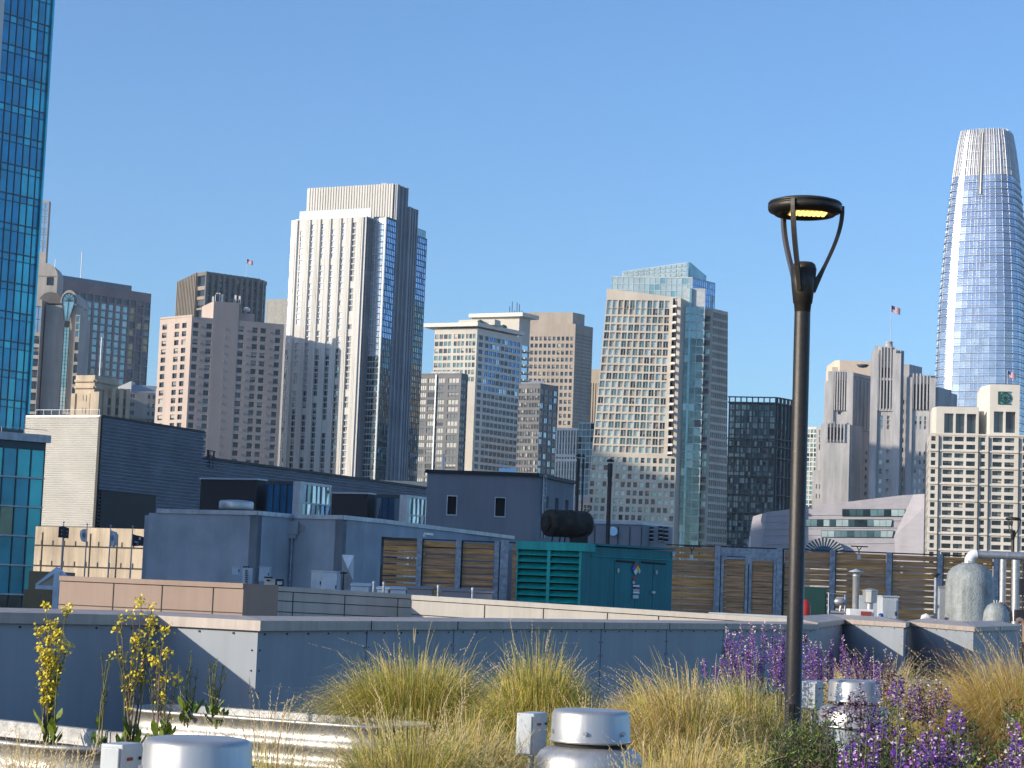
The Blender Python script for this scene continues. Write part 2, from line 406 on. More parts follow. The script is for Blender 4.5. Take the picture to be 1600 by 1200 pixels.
# ---- stone hotel with arched window
Y = 720
b = Bld('arched_hotel', 'stone hotel tower with barrel roofs and tall fan topped arch window', loc=loc(85, Y))
st = 'granite_tan'
def slab(b, x0, x1, y1, Y, wall, ybase=700, d=(1, 0), dp=18, **k):
    pc = V2(P(x1, y1, Y)); pl = hit(x0, y1, pc, d); z1 = P(x1, y1, Y).z
    b.facade(pl, pc, GZ, z1, wall, **k); dn = Vector((-V2(d).normalized().y, V2(d).normalized().x))*dp
    for a, c in ((pc, pc+dn), (pc+dn, pl+dn), (pl+dn, pl)): b.part(k.get('part', 'wall')).face([(a.x, a.y, GZ), (c.x, c.y, GZ), (c.x, c.y, z1), (a.x, a.y, z1)], wall)
    b.part(k.get('part', 'wall')).face([(pl.x, pl.y, z1), (pc.x, pc.y, z1), (pc.x+dn.x, pc.y+dn.y, z1), (pl.x+dn.x, pl.y+dn.y, z1)], wall)
    return pl, pc, z1
def rz(px, Y, *ys): return [(Z(px, a, Y), Z(px, b_, Y)) for a, b_ in ys]
# high back shaft
slab(b, 52, 77, 314, Y+30, st, cols=ncols(4, .9, .05, .97), rows=rz(65, Y+30, *[(318+k*9.6, 326.6+k*9.6) for k in range(8)], (396, 402)), pick=lambda i, j: 'glass_sky' if i < 8 else ('glass_dark' if j in (1,) else None), depth=.3, part='rear_shaft', dp=3)
# barrel upper block
def barrel(b, x0, x1, yt, ys, Y, dep, m, part):
    a = P(x0, ys, Y); c = P(x1, ys, Y); t = P((x0+x1)/2, yt, Y); cx = (a.x+c.x)/2; rr = (c.x-a.x)/2; zc = (a.z+c.z)/2; h = t.z-zc
    pts = [(cx-rr*math.cos(math.pi*k/14), zc+h*math.sin(math.pi*k/14)) for k in range(15)]
    mb = b.part(part)
    mb.face([(x, Y, z) for x, z in pts], m)
    for k in range(14): mb.face([(pts[k][0], Y, pts[k][1]), (pts[k+1][0], Y, pts[k+1][1]), (pts[k+1][0], Y+dep, pts[k+1][1]), (pts[k][0], Y+dep, pts[k][1])], m, True)
slab(b, 52, 90, 432, Y+14, st, cols=[(.56, .86)], rows=rz(80, Y+14, (433, 446)), pick=choose(dark=1), mull=2, hb=1, depth=.4, part='upper_block', dp=10)
barrel(b, 50, 90, 411, 432, Y+14, 10, 'granite_tan', 'upper_vault')
# middle slab with arch
bayr = [(Z(55, 527+k*17.6, Y), Z(55, 539+k*17.6, Y)) for k in range(8)]
slab(b, 72, 122, 478, Y, st, part='wall')
barrel(b, 94, 121, 453, 474, Y-.6, 20, 'granite_tan', 'arch_vault')
barrel(b, 60, 98, 456, 474, Y+2, 20, 'bronze', 'dark_vault')
# arch glass : fan top
a = P(97, 470, Y-1.2); c = P(117, 470, Y-1.2); cx = (a.x+c.x)/2; rr = (c.x-a.x)/2; zc = a.z
fan = MB(); yy = Y-1.1
pts = [(cx-rr*math.cos(math.pi*k/12), zc+rr*1.25*math.sin(math.pi*k/12)) for k in range(13)]
zb1 = Z(100, 502, Y); zb2 = Z(100, 512, Y); zb3 = Z(93, 640, Y)
fan.face([(x, yy, z) for x, z in pts]+[(cx+rr*.35-.3, yy, zb1), (cx-rr*.35-.3, yy, zb1)], 'glass_cyan')
for k in range(1, 12, 2): fan.tube([(cx, yy-.1, zc), (pts[k][0], yy-.1, pts[k][1])], .09, 'black_paint', 4)
fan.tube([(x, yy-.12, z) for x, z in pts], .16, 'black_paint', 5)
fan.tube([(pts[0][0], yy-.12, pts[0][1]), (cx-rr*.35-.3, yy-.12, zb1)], .16, 'black_paint', 5); fan.tube([(pts[-1][0], yy-.12, pts[-1][1]), (cx+rr*.35-.3, yy-.12, zb1)], .16, 'black_paint', 5)
fan.tube([(pts[0][0], yy-.12, zc), (pts[-1][0], yy-.12, zc)], .1, 'black_paint', 4); fan.tube([(cx, yy-.12, zc), (cx-.3, yy-.12, zb1)], .1, 'black_paint', 4)
fan.build('arch_window', b.root)
tall = MB(); w = rr*.42
tall.face([(cx-w, yy, zb1), (cx-w, yy, zb2), (cx+w, yy, zb2), (cx+w, yy, zb1)], 'black_paint')
n = 22; 
for k in range(n):
    za = zb2+(zb3-zb2)*k/n; zb_ = zb2+(zb3-zb2)*(k+.9)/n
    for s_ in (-1, 0): tall.face([(cx+s_*w+.1, yy, zb_), (cx+(s_+1)*w-.1, yy, zb_), (cx+(s_+1)*w-.1, yy, za), (cx+s_*w+.1, yy, za)], 'glass_cyan' if k < 16 else 'glass_pale')
tall.face([(cx-w-.2, yy+.1, zb3), (cx+w+.2, yy+.1, zb3), (cx+w+.2, yy+.1, zb2), (cx-w-.2, yy+.1, zb2)], 'black_paint')
tall.build('tall_window', b.root)
# left bay column, right bay column
slab(b, 44, 66, 468, Y-4, 'granite_tan', cols=[(.05, .97)], rows=rz(55, Y-4, (478, 519))+bayr, pick=lambda i, j: 'glass_silver_b' if i == 0 else 'glass_dark', mull=3, hb=1, depth=.8, part='bay_column')
slab(b, 118.5, 125.5, 492, Y-3, 'granite_tan', cols=[(.12, .98)], rows=rz(120, Y-3, *[(494+k*11.5, 503+k*11.5) for k in range(3)])+[(Z(118, 536+k*17.6, Y), Z(118, 549+k*17.6, Y)) for k in range(7)], pick=lambda i, j: 'glass_cyan' if i < 3 else 'glass_dark', mull=1, depth=.3, part='bay_column')
b.done()

# ---- brown tower
Y = 1000; dr_ = Vector((1.05, 1)).normalized()
b = Bld('brown_tower', 'broad brown tower with a grid of square greenish windows behind the arched stone hotel', loc=loc(165, Y))
pc0 = V2(P(90, 437, Y)); pr = hit(236.5, 459, pc0, dr_); z1 = Z(90, 437, Y)
cs = centres([(x-90.7)/146.5 for x in [109+11.25*k for k in range(-1, 12)]], .056)
fw0 = pr.y/Y
rows = [(Z(90, 452+k*11.6, Y), Z(90, 461.5+k*11.6, Y)) for k in range(15)]
def pk(i, j):
    if i == 0: return 'glass_dark'
    if j >= 10: return random.choice(['glass_dark', 'glass_gold', 'glass_dark'])  # golden reflections in the right columns, put in as glass colour
    return random.choices(['glass_aqua', 'glass_pale'], [8, 2])[0]
# perspective-correct fractions
def persp(fr, p0, p1):
    out = []
    for a, c in fr:
        o = []
        for u in (a, c):
            r0 = p0.x/p0.y; r1 = p1.x/p1.y; r = r0+(r1-r0)*u; d = p1-p0; k = (r*p0.y-p0.x)/(d.x-r*d.y); o.append(k)
        out.append(tuple(o))
    return out
b.facade(pc0, pr, GZ, z1, 'brown_stone', persp(cs, pc0, pr), rows, pk, .5)
pn = Vector((-dr_.y, dr_.x))*40
b.part('wall').prism([pc0+pn*.03, pr+pn*.03, pr+pn, pc0+pn], GZ, z1-.4, 'brown_stone')
q0 = pc0.lerp(pr, .0); q1 = pc0.lerp(pr, .83)
b.part('roof_plant').prism([q0+pn*.1, q1+pn*.1, q1+pn*.6, q0+pn*.6], z1-.2, z1+3.2, 'stucco_slate')
for fx, h in ((.45, 18), (.12, 12)):
    q = q0.lerp(q1, fx)+pn*.3; b.part('aerial').tube([(q.x, q.y, z1), (q.x, q.y, z1+h)], .25, 'white_paint', 5)
b.done()

# ---- old sandstone building
Y = 500
b = Bld('sandstone_block', 'low sandstone building with fluted piers and thin white pole before the brown tower', loc=loc(150, Y))
pl, pc, pr, z1 = b.vol((148.5, 586, Y), (118.5, 590), (185, 597), 'sandstone', zb=GZ,
  fl=dict(cols=centres([.14, .5, .87], .1), rows=rz(140, Y, (618, 626), (633, 641)), pick=choose(dark=1)), fr=dict(), roof='roofing')
b.fins(pl, pc, GZ, z1-4.5, [.0, .30, .45, .62, .78, 1.], 1.1, .6, 'sandstone', 'piers')
b.bands(pl, pc, [z1-1.4, z1-3], .5, .5, 'sandstone', 'cornice'); b.bands(pc, pr, [z1-1.4, z1-3], .5, .5, 'sandstone', 'cornice')
pl2, pc2, pr2, z2 = b.vol((155, 612, Y-4), (147, 612), (158.6, 612), 'sandstone', part='corner_pier', roof='sandstone')
dd = Vector((1, .25)).normalized()
q0 = V2(P(164, 606, Y+4)); q1 = hit(201, 608, q0, dd); zz = Z(164, 606, Y+4)
b.facade(q0, q1, GZ, zz, 'sandstone', centres([.22, .55, .85], .12), rz(180, Y+4, (622, 633), (637, 648), (651, 660)), choose(dark=3, blind=2), .3, mull=1, part='wing')
b.fins(q0, q1, GZ, zz, [.04, .38, .70, .99], 1.0, .8, 'sandstone', 'piers')
b.part('wing').prism([q0+Vector((0, .6)), q1+Vector((0, .6)), q1+Vector((-4, 14)), q0+Vector((-4, 14))], GZ, zz-.2, 'sandstone')
p = P(152, 586, Y); b.part('flagpole').tube([(p.x, p.y+3, z1-2), (p.x, p.y+3, z1+9.6)], .22, 'white_paint', 6)
b.done()
Y = 520
b = Bld('mansard_block', 'small stone block with blue grey mansard roof beside the pink concrete hotel', loc=loc(222, Y))
dd = Vector((1, .35)).normalized()
q0 = V2(P(199, 611, Y)); q1 = hit(243, 613, q0, dd); zz = Z(199, 611, Y)
b.facade(q0, q1, GZ, zz, 'granite_tan', centres([.08, .16, .24, .78, .95], .07), rz(215, Y, (615.5, 621.5), (629, 635), (642, 648), (655, 663)), lambda i, j: 'glass_mid' if j < 3 else 'glass_dark', .3)
b.part('wall').prism([q0+Vector((0, .6)), q1+Vector((0, .6)), q1+Vector((-5, 14)), q0+Vector((-5, 14))], GZ, zz-.2, 'granite_tan')
m_ = b.part('mansard'); t = [q0+Vector((0, 2)), q1+Vector((0, 2)), q1+Vector((-3, 12)), q0+Vector((-3, 12))]; bt = [q0, q1, q1+Vector((-4, 14)), q0+Vector((-4, 14))]
for k in range(4):
    j = (k+1) % 4; m_.face([(bt[k].x, bt[k].y, zz), (bt[j].x, bt[j].y, zz), (t[j].x, t[j].y, zz+1.9), (t[k].x, t[k].y, zz+1.9)], 'slate_stone')
m_.face([(v.x, v.y, zz+1.9) for v in t], 'coping_grey')
qq = q0.lerp(q1, .1); b.part('gable').prism([qq+Vector((-3.2, -.3)), qq+Vector((.2, -.1)), qq+Vector((.2, 5)), qq+Vector((-3.2, 5))], zz-.1, [zz+.9, zz+2.6, zz+2.6, zz+.9], 'white_panel')
b.bands(q0, q1, [Z(215, 652, Y)], .5, .6, 'granite_tan', 'cornice')
b.done()

# ---- pink concrete hotel
Y = 570
b = Bld('pink_hotel', 'pale pink concrete hotel with small square windows and a blank central shaft', loc=loc(320, Y))
dpr = Vector((2.5, 1)).normalized(); dpl = Vector((1, -.9)).normalized()
C = (300, 494.5, Y)
wr = dict(px=(503.5, 13.07, 8., 20), depth=.35)
pl, pc, pr, z1 = b.vol(C, (250.5, 496), (444, 510), 'hotel_pink', dl=dpl, dr=dpr, roof='hotel_pink',
  fl=dict(cols=persp(centres([.15, .54, .77], .14), V2(P(250, 496, Y+25)), V2(P(*C))), pick=choose(dark=8, mid=2, blind=.6), **wr),
  fr=dict(cols=centres([.048, .19, .285, .535, .685, .775, .935], .058), pick=lambda i, j: random.choices(['glass_dark', 'glass_mid'], [6, 4 if j < 3 else 1])[0], **wr))
# shaft
zs = Z(345, 469, Y)
sL = pc.lerp(pr, .225); sR = pc.lerp(pr, .50); nn = Vector((-dpr.y, dpr.x))
sh = b.part('shaft'); sh.prism([sL-nn*.03, sR-nn*.03, sR+nn*14, sL+nn*14], GZ, zs, 'hotel_pink')
s2 = pc.lerp(pr, .70); b.part('penthouse').prism([sR+nn*3, s2+nn*3, s2+nn*13, sR+nn*13], z1-1, Z(380, 483, Y), 'hotel_pink')
q = sR.lerp(s2, .55)+nn*2.9; b.part('dish').lathe((q.x, q.y, z1+3), [(0, 0), (.9, .2), (1.0, .8), (.6, 1.2), (0, 1.3)], 'white_paint', 12)
for (u, zt_) in ((.226, zs), (.49, zs), (.3, zs)):
    q = pc.lerp(pr, u)+nn; 
    for k in range(4): m_ = MB(); m_.obox((q.x+random.uniform(-1, 1), q.y, zt_), .5, .5, random.uniform(1, 2.6), 'white_panel'); m_.build('aerial', b.root)
b.part('parapet').prism([pl+nn*.1, pl-nn*.2+Vector((0, -.2)), pc-nn*.2, pc+nn*.3], z1, z1+.5, 'hotel_pink')
vents = MB()
for i in range(20):
    z_ = Z(300, 504.5+13.07*i, Y)
    for u in (.10, .118, .36, .595, .613, .845, .862):
        q = pc.lerp(pr, u)-nn*.06; vents.obox((q.x, q.y, z_-1.1), .15, .1, .6, 'granite_tan', dpr)
vents.build('vents', b.root)
b.done()

# ---- dark bronze octagonal tower
Y = 1150
b = Bld('bronze_tower', 'dark bronze office tower with chamfered corners and vertical fins under a flag', loc=loc(350, Y))
pts = [(280, 427), (284, 425), (309, 423.5), (322.5, 424), (405, 432), (416, 437)]
q = [V2(P(280.5, 429, Y+44)), V2(P(309, 424, Y+6)), V2(P(323, 424, Y)), hit(403, 432, V2(P(323, 424, Y)), Vector((1, .75)).normalized())]
q.append(hit(416.5, 436, q[3], Vector((.35, 1)).normalized()))
z1 = Z(323, 424.5, Y)
for k in range(4):
    if k == 1: b.facade(q[1], q[2], GZ, z1, 'bronze_fin', [(.05, .95)], rz(315, Y, (430, 446), (452, 462), (467, 480), (483, 500)), choose(dark=1), .6)
    else: b.facade(q[k], q[k+1], GZ, z1, 'bronze', ncols([12, 1, 9, 2][k], .55), rz(315, Y, *[(430+c*10.5, 438.5+c*10.5) for c in range(8)]), choose(dark=8, mid=1), .4)
b.part('wall').prism(q[1:]+[q[4]+Vector((-20, 40)), q[0]+Vector((30, 40)), q[0]], z1-.5, z1-.2, 'bronze')
b.fins(q[0], q[1], GZ, z1, [i/12 for i in range(13)], 1.4, 1.2, 'bronze_fin'); b.fins(q[2], q[3], GZ, z1, [i/9 for i in range(10)], 1.5, 1.2, 'bronze'); b.fins(q[3], q[4], GZ, z1, [.5], 1.5, 1.2, 'bronze')  # paler bronze on the lit left face, darker on the right: light in the colour
for k in range(4): b.bands(q[k], q[k+1], [z1-1], 2, .5, 'bronze_fin' if k == 0 else 'bronze', 'cornice')
b.done()
def usflag(name, label, px, y0, y1, Y, s, group=None, right=True, ang=-.5, pole_m='coping_grey', dirx=1):
    base = P(px, y1, Y); h = Z(px, y0, Y)-base.z
    e = empty(name, base, label, 'flag', group)
    mb = MB(); mb.tube([base, base+Vector((0, 0, h))], [s*.05, s*.03], pole_m, 6); mb.lathe((base.x, base.y, base.z+h), [(0, 0), (s*.07, s*.05), (0, s*.12)], pole_m, 8); mb.build('pole', e)
    fl = MB(); nx, nz = 12, 13
    W, H = s*1.5, s*.95
    def g(i, j):
        u = i/nx; x = W*u*math.cos(.45)*dirx; z = -H*j/nz+u*W*ang*.6; y = math.sin(u*7)*.08*s
        return (base.x+x+.02, base.y+y, base.z+h*.985+z)
    for i in range(nx):
        for j in range(nz):
            m = 'flag_blue' if (i < 5 and j < 7) else ('flag_red' if j % 2 == 0 else 'flag_white')
            fl.face([g(i, j+1), g(i+1, j+1), g(i+1, j), g(i, j)], m)
    fl.build('cloth', e); return e
usflag('flag_and_pole', 'small striped flag flying on a short pole above the dark bronze tower', 384.5, 404, 431, 1150+15, 2.6)
# ---- grey striped slab
Y = 900
b = Bld('grey_slab_tower', 'plain grey office slab with thin vertical fins squeezed beside the white ribbed tower', loc=loc(433, Y))
pl, pc, pr, z1 = b.vol((452, 467, Y), (418.5, 472), None, 'grey_fin', dl=Vector((1, -.55)).normalized(), fl=dict(cols=ncols(14, .5), rows=rz(433, Y, (474, 520), (522, 560)), pick=choose(mid=1, dark=1), depth=.4))
b.fins(pl, pc, GZ, z1, [i/14 for i in range(15)], .9, .7, 'grey_fin')
b.done()

# ---- white ribbed tower
Y = 585
b = Bld('white_ribbed_tower', 'very tall white ribbed residential tower with blue glass side, tallest left of centre', loc=loc(520, Y))
pc = V2(P(573, 338, Y)); z1 = Z(573, 339, Y)
pl = hit(462, 341, pc, DB); pre = hit(584, 340, pc, DA)
nfl = 44; ph = (z1-Z(573, 755, Y))/nfl
glassx = [.105, .25, .395, .54, .685, .83]
cols = persp([(g-.030, g+.030) for g in glassx], pl, pc)
rows = [(z1-1.5-ph*k, z1-1.5-ph*(k+1)+.35) for k in range(nfl)]
spn = {j: set(random.sample(range(0, nfl), 6)) for j in range(6)}
shade_y = {}
def pk(i, j):
    if i in spn[j]: return None
    t = i/nfl
    base = .40+.10*math.sin(j*1.9)
    lim = [.70, .62, .50, .48, .46, .46][j]
    return 'glass_silver' if t < lim else random.choices(['glass_dark', 'glass_green', 'glass_black'], [5, 2, 4])[0]  # silver above, dark below: reflections put into the glass colour by height
b.facade(pl, pc, GZ, z1, 'ivory_stone', cols, rows, pk, .35, part='wall', mull=1, frame='mullion_light', jit=.004)
us = []
for g in [.0]+[x+.0725 for x in glassx[:-1]]+[.925]:
    for k in (-.028, -.008, .012, .030): us.append(g+k)
us = [u for u in us if 0 < u < 1]
b.fins(pl, pc, GZ, z1, [a for a, _ in persp([(u, u) for u in us], pl, pc)], .55, .45, 'ivory_stone', 'ribs')
b.fins(pl, pc, GZ, z1-.5, [a for a, _ in persp([(u+.008, u+.008) for u in us], pl, pc)], .16, .06, 'mullion_dark', 'grooves')
b.bands(pl, pc, [z1-1.5-ph*k+.17 for k in range(0, nfl, 2)], .10, .10, 'mullion_light', 'floor_lines')
# white glass strip left of the slab
pl0 = hit(455.5, 342, pl, DB); b.facade(pl0, pl-DB*.05, GZ, z1+.1, 'mullion_light', ncols(2, .9), rows, choose(silver=6, silver_b=1), .1, part='left_strip')
nrm = Vector((-DB.y, DB.x))
b.part('slab_side').prism([pl0+nrm*.5, pc+nrm*.3, pre+nrm*.0, pl0+(pre-pc)], GZ, z1-.2, 'slate_stone')
b.facade(pc, pre, GZ, z1+.02, 'slate_stone', [(.25, .42), (.66, .8)], rows, choose(bluedeep=3, dark=1), .3, part='slab_side')
b.part('slab_top').prism([pl, pc, pre, pl+(pre-pc)], z1-.1, z1+.3, 'white_panel')
# glass balustrade
q = P(455, 341, Y+20)
b.facade(pl+nrm*2, pc+nrm*2, z1+.3, z1+3.0, 'mullion_light', ncols(22, .92), [(z1+2.9, z1+.5)], choose(pale=1), .05, part='terrace_balustrade')
# mid glass block
p2l = pre; p2c = hit(604, 337, pre, DB); p2r = hit(620, 345, p2c, DA); z2 = Z(604, 338, p2c.y)
rows2 = [(z2-.6-ph*k, z2-.6-ph*(k+1)+.3) for k in range(nfl)]
b.facade(p2l, p2c, GZ, z2, 'mullion_light', ncols(5, .94), rows2, lambda i, j: 'glass_silver' if i < 23 else random.choice(['glass_green', 'glass_dark', 'glass_black', 'glass_mid']), .1, part='glass_block', jit=.004)
b.facade(p2c, p2r, GZ, z2, 'mullion_dark', ncols(6, .92), rows2, lambda i, j: random.choices(['glass_blue', 'glass_bluedeep'], [5, 1])[0] if i < 20 else random.choices(['glass_bluedeep', 'glass_green', 'glass_black', 'glass_dark', 'glass_mid'], [2, 3, 3, 3, 1])[0], .1, part='glass_block', jit=.008)
b.fins(p2l, p2c, GZ, z2, [.985], .5, .4, 'mullion_light', 'corner_strip')
b.part('glass_block').prism([p2l, p2c, p2r, p2l+(p2r-p2c)], z2-.3, z2-.02, 'roofing')
# crown block + stone side strips
z3 = Z(618, 287, p2r.y+1); p3c = hit(618, 300, p2r, DB) if False else V2(P(618, 300, p2r.y+1)); p3l = hit(480.5, 293, p3c, DB)
p3r = hit(636, 300, p3c, DA)
b.facade(p3l, p3c, z1-5, z3, 'ivory_stone', part='crown')
ru = [k/34 for k in range(1, 34)]
b.fins(p3l, p3c, z1-5, z3, [a for a, _ in persp([(u, u) for u in ru], p3l, p3c)], .6, .5, 'ivory_stone', 'ribs')
b.fins(p3l, p3c, z1-5, z3-.4, [a for a, _ in persp([(u+.014, u+.014) for u in ru], p3l, p3c)], .22, .08, 'mullion_dark', 'grooves')
r3 = [(z3-9-ph*k, z3-9-ph*(k+1)+.3) for k in range(48)]
b.facade(p3c, p3r, GZ, z3, 'slate_stone', [(.30, .42), (.62, .72)], r3, choose(bluedeep=3, mid=1), .4, part='crown')
b.fins(p3c, p3r, GZ, z3, [.06, .18, .5, .82, .94], .5, .6, 'slate_stone', 'ribs')
b.part('crown').prism([p3l+DA*.1, p3c+DA*.1-DB*.2, p3r-DB*.2, p3l+(p3r-p3c)], z1-5, z3-.3, 'ivory_stone')
p4c = p3r+DB*.6; p4r = hit(651, 330, p4c, DA); z4 = Z(640, 323, p4c.y)
b.facade(p4c, p4r, GZ, z4, 'slate_stone', [(.2, .32), (.5, .62), (.78, .88)], [(z4-4-ph*k, z4-4-ph*(k+1)+.3) for k in range(46)], choose(bluedeep=4, dark=1), .4, part='rear_block')
b.fins(p4c, p4r, GZ, z4, [.04, .14, .4, .7, .96], .5, .6, 'slate_stone', 'ribs')
b.part('rear_block').prism([p4c-DB*.1, p4r-DB*.1, p4r-DB*18, p4c-DB*18], GZ, z4-.2, 'slate_stone')
p5c = p4r-DB*.5; p5r = hit(667.5, 372, p5c, DA); z5 = Z(652, 366, p5c.y)
b.facade(p5c, p5r, GZ, z5, 'mullion_dark', ncols(7, .92), [(z5-.4-ph*k, z5-.4-ph*(k+1)+.35) for k in range(44)], lambda i, j: random.choices(['glass_blue', 'glass_bluedeep'], [5, 1])[0] if i < 11 else random.choices(['glass_aqua', 'glass_green', 'glass_gold', 'glass_bluedeep', 'glass_mid'], [4, 4, 2, 3, 2])[0], .1, part='rear_glass', jit=.008)
b.part('rear_glass').prism([p5c-DB*.2, p5r-DB*.2, p5r-DB*14, p5c-DB*14], GZ, z5-.3, 'slate_stone')
b.facade(p5c-DB*.5, p5r-DB*.5, z5, z5+2.4, 'mullion_light', ncols(8, .9), [(z5+2.3, z5+.2)], choose(cyan=1), .05, part='balustrade')
q = p3l.lerp(p3c, .86); b.part('rooftop_unit').obox((q.x, q.y+3, z3-.2), 1.6, 1.2, 1.1, 'white_panel')
b.done()

# ---- grey horizontal slab with flat overhanging roof
Y = 760
b = Bld('banded_slab_block', 'cream slab block with flat overhanging roof and long horizontal window bands', loc=loc(745, Y))
C = (746, 512.5, Y)
dsr = Vector((.75, 1)).normalized()
pl, pc, pr, z1 = b.vol(C, (679.5, 514), (815.5, 530), 'slab_cream', dr=dsr, dl=DB,
 fl=dict(cols=[(.015, .10), (.12, .205), (.225, .31), (.33, .40), (.46, .53), (.55, .62), (.64, .70), (.745, .80), (.82, .88), (.90, .965)], px=(521.5, 11.24, 7.2, 20), pick=lambda i, j: None if (i > 6 and j > 7) else random.choices(['glass_green', 'glass_dark', 'glass_mid'], [3, 3, 2])[0]),
 fr=dict(cols=[(.04, .13)]+ncols(9, .88, .17, .97), px=(522.5, 11.24, 7.0, 20), pick=lambda i, j: 'glass_dark' if j == 0 else (random.choices(['glass_bluedeep', 'glass_sky', 'glass_dark'], [5, 1, 2])[0] if i < 8 else random.choices(['glass_dark', 'glass_mid', 'glass_black'], [5, 2, 2])[0]), mull=1, wall='slab_white'))
n1 = Vector((DB.y, -DB.x)); n2 = Vector((dsr.y, -dsr.x))
o = b.part('flat_roof'); o.prism([pl-DB*4+n1*2, pc+n1*2+n2*1.2, pr+n2*1.2, pr-DB*20, pl-DB*4+DA*6], z1+.5, z1+1.9, 'slab_white')
q0 = hit(705, 510, pl, DB)+DA*6; o.prism([q0, q0+DB*15, q0+DB*15+DA*5, q0+DA*5], z1+1.9, z1+4.0, 'slab_cream')
for k in range(5):
    q = pc.lerp(pr, .15+k*.13)-n2*2; b.part('roof_planting').lathe((q.x, q.y, z1+1.9), [(0, 0), (1.4, .3), (1.2, 1.3), (0, 1.9)], 'leaf_dark', 7)
# tall stair shaft
Y2 = 800
q_c = V2(P(811.5, 500, Y2)); ql = hit(736.5, 496, q_c, DB); qr = hit(828.5, 505, q_c, dsr); z2 = Z(811.5, 495, Y2)
rf = [(Z(820, 538+k*11.3, Y2), Z(820, 546+k*11.3, Y2)) for k in range(6)]
b.facade(ql, q_c, GZ, z2, 'slab_cream', part='shaft')
b.facade(q_c, qr, GZ, z2, 'slab_cream', [(.35, .98)], rf, choose(sky=1), .3, part='shaft')
b.bands(q_c.lerp(qr, .3), qr, [r[1]-.5 for r in rf], .6, 1.6, 'slab_white', 'ledges')
b.part('shaft').prism([ql+DA*.3, q_c+DA*.3-DB*.3, qr-DB*.3, ql+(qr-q_c)], GZ, z2-.2, 'slab_cream')
q9 = hit(835, 503, q_c, dsr)
o.prism([ql-DB*.5+n1*1.4, q_c+n1*1.4+n2*2.2, q9+n2*2.2, q9-DB*18, ql+DA*14], z2, z2+1.5, 'slab_white')
for k in range(6):
    q = ql.lerp(q_c, .68+.05*k)+DA*5; m_ = MB(); m_.tube([(q.x, q.y, z2+1), (q.x, q.y, z2+random.uniform(3, 7))], .15, 'steel_dark', 5); m_.build('aerial', b.root)
b.done()
# ---- dark concrete wings
Y = 735
b = Bld('dark_wing_block', 'dark grey concrete block with wide curtained windows in front of the banded slab', loc=loc(690, Y), group='dark concrete blocks flanking the banded slab')
pl, pc, pr, z1 = b.vol((721, 585, Y), (648, 584), (731.5, 587), 'slab_dark',
 fl=dict(cols=[(.02, .10), (.13, .26), (.30, .46), (.49, .65), (.73, .95)], px=(590.5, 11.24, 7.4, 15), pick=lambda i, j: random.choices(['glass_blind', 'glass_mid', 'glass_dark'], [7, 3, 1 if i < 12 else 12])[0], mull=2),
 fr=dict(cols=[(.1, .9)], px=(592, 11.24, 7, 14), pick=choose(dark=1), mull=1))
b.fins(pl, pc, GZ, z1, [.475], .45, .5, 'coping_grey', 'downpipe')
b.part('cornice').prism([pl, pc, pr, pl+(pr-pc)], z1-.1, z1+.5, 'slab_dark')
for k in range(6): q = pl.lerp(pc, .35+k*.1)+DA*2; b.part('roof_units').obox((q.x, q.y, z1+.4), 2, 1.5, .9, 'white_panel')
b.done()
b = Bld('dark_wing_block', 'dark grey concrete block with a sharp corner at the right end of the banded slab', loc=loc(842, 730), group='dark concrete blocks flanking the banded slab')
Y = 725
pl, pc, pr, z1 = b.vol((844.5, 601, Y), (811, 601), (872.5, 609), 'slab_dark', dr=dsr,
 fl=dict(cols=ncols(8, .8), px=(607, 11.24, 7, 13), pick=choose(dark=7, mid=2, blind=1)),
 fr=dict(cols=ncols(4, .72), px=(607, 11.24, 8, 13), pick=choose(sky=3, blind=3, mid=2, dark=1), mull=1))
b.part('cornice').prism([pl, pc, pr, pl+(pr-pc)], z1-.1, z1+.5, 'slab_dark')
for k in range(7): q = pl.lerp(pc, .2+k*.12)+DA*2; b.part('roof_units').obox((q.x, q.y, z1+.4), 2, 1.5, random.uniform(.6, 1.4), 'coping_grey')
b.done()
# ---- beige gridded tower
Y = 950
b = Bld('beige_office_tower', 'beige office tower with blank top storeys behind the banded slab', loc=loc(870, Y))
C = (899.5, 506, Y)
pl, pc, pr, z1 = b.vol(C, (815, 505), (926.5, 516), 'beige_tower', dl=Vector((1, -.3)).normalized(), dr=Vector((.8, 1)).normalized(),
 fl=dict(cols=centres([.985-.0815*(k+.55) for k in range(11)], .052), px=(526, 11.0, 6.3, 16), pick=choose(dark=6, mid=2), depth=.4),
 fr=dict(cols=ncols(16, .45), px=(521, 5.5, 3.0, 29), pick=choose(bluedeep=5, mid=4, dark=2, blind=1), depth=.2))
q_c = V2(P(895, 495, Y+8)); ql = hit(815, 490, q_c, Vector((1, -.3)).normalized()); qr = hit(913.5, 495, q_c, Vector((.8, 1)).normalized()); z2 = Z(895, 488, Y+8)
b.part('upper_block').prism([ql, q_c, qr, ql+(qr-q_c)], z1-.5, z2, 'beige_tower')
b.part('louvre').face([(v.x+.3, v.y-.4, z) for v, z in ((q_c.lerp(qr, .25), z1+.4), (q_c.lerp(qr, .9), z1+.4), (q_c.lerp(qr, .9), z1+2.6), (q_c.lerp(qr, .25), z1+2.6))], 'slate_stone')
b.done()
Y = 1100
b = Bld('brown_striped_slab', 'narrow brown slab with dark vertical stripes between the beige tower and the glass crowned tower', loc=loc(930, Y))
pl, pc, pr, z1 = b.vol((945, 577, Y), (919, 577), None, 'bronze_fin', fl=dict(cols=ncols(7, .4), rows=rz(930, Y, (598, 690)), pick=choose(dark=1), depth=1))
b.done()
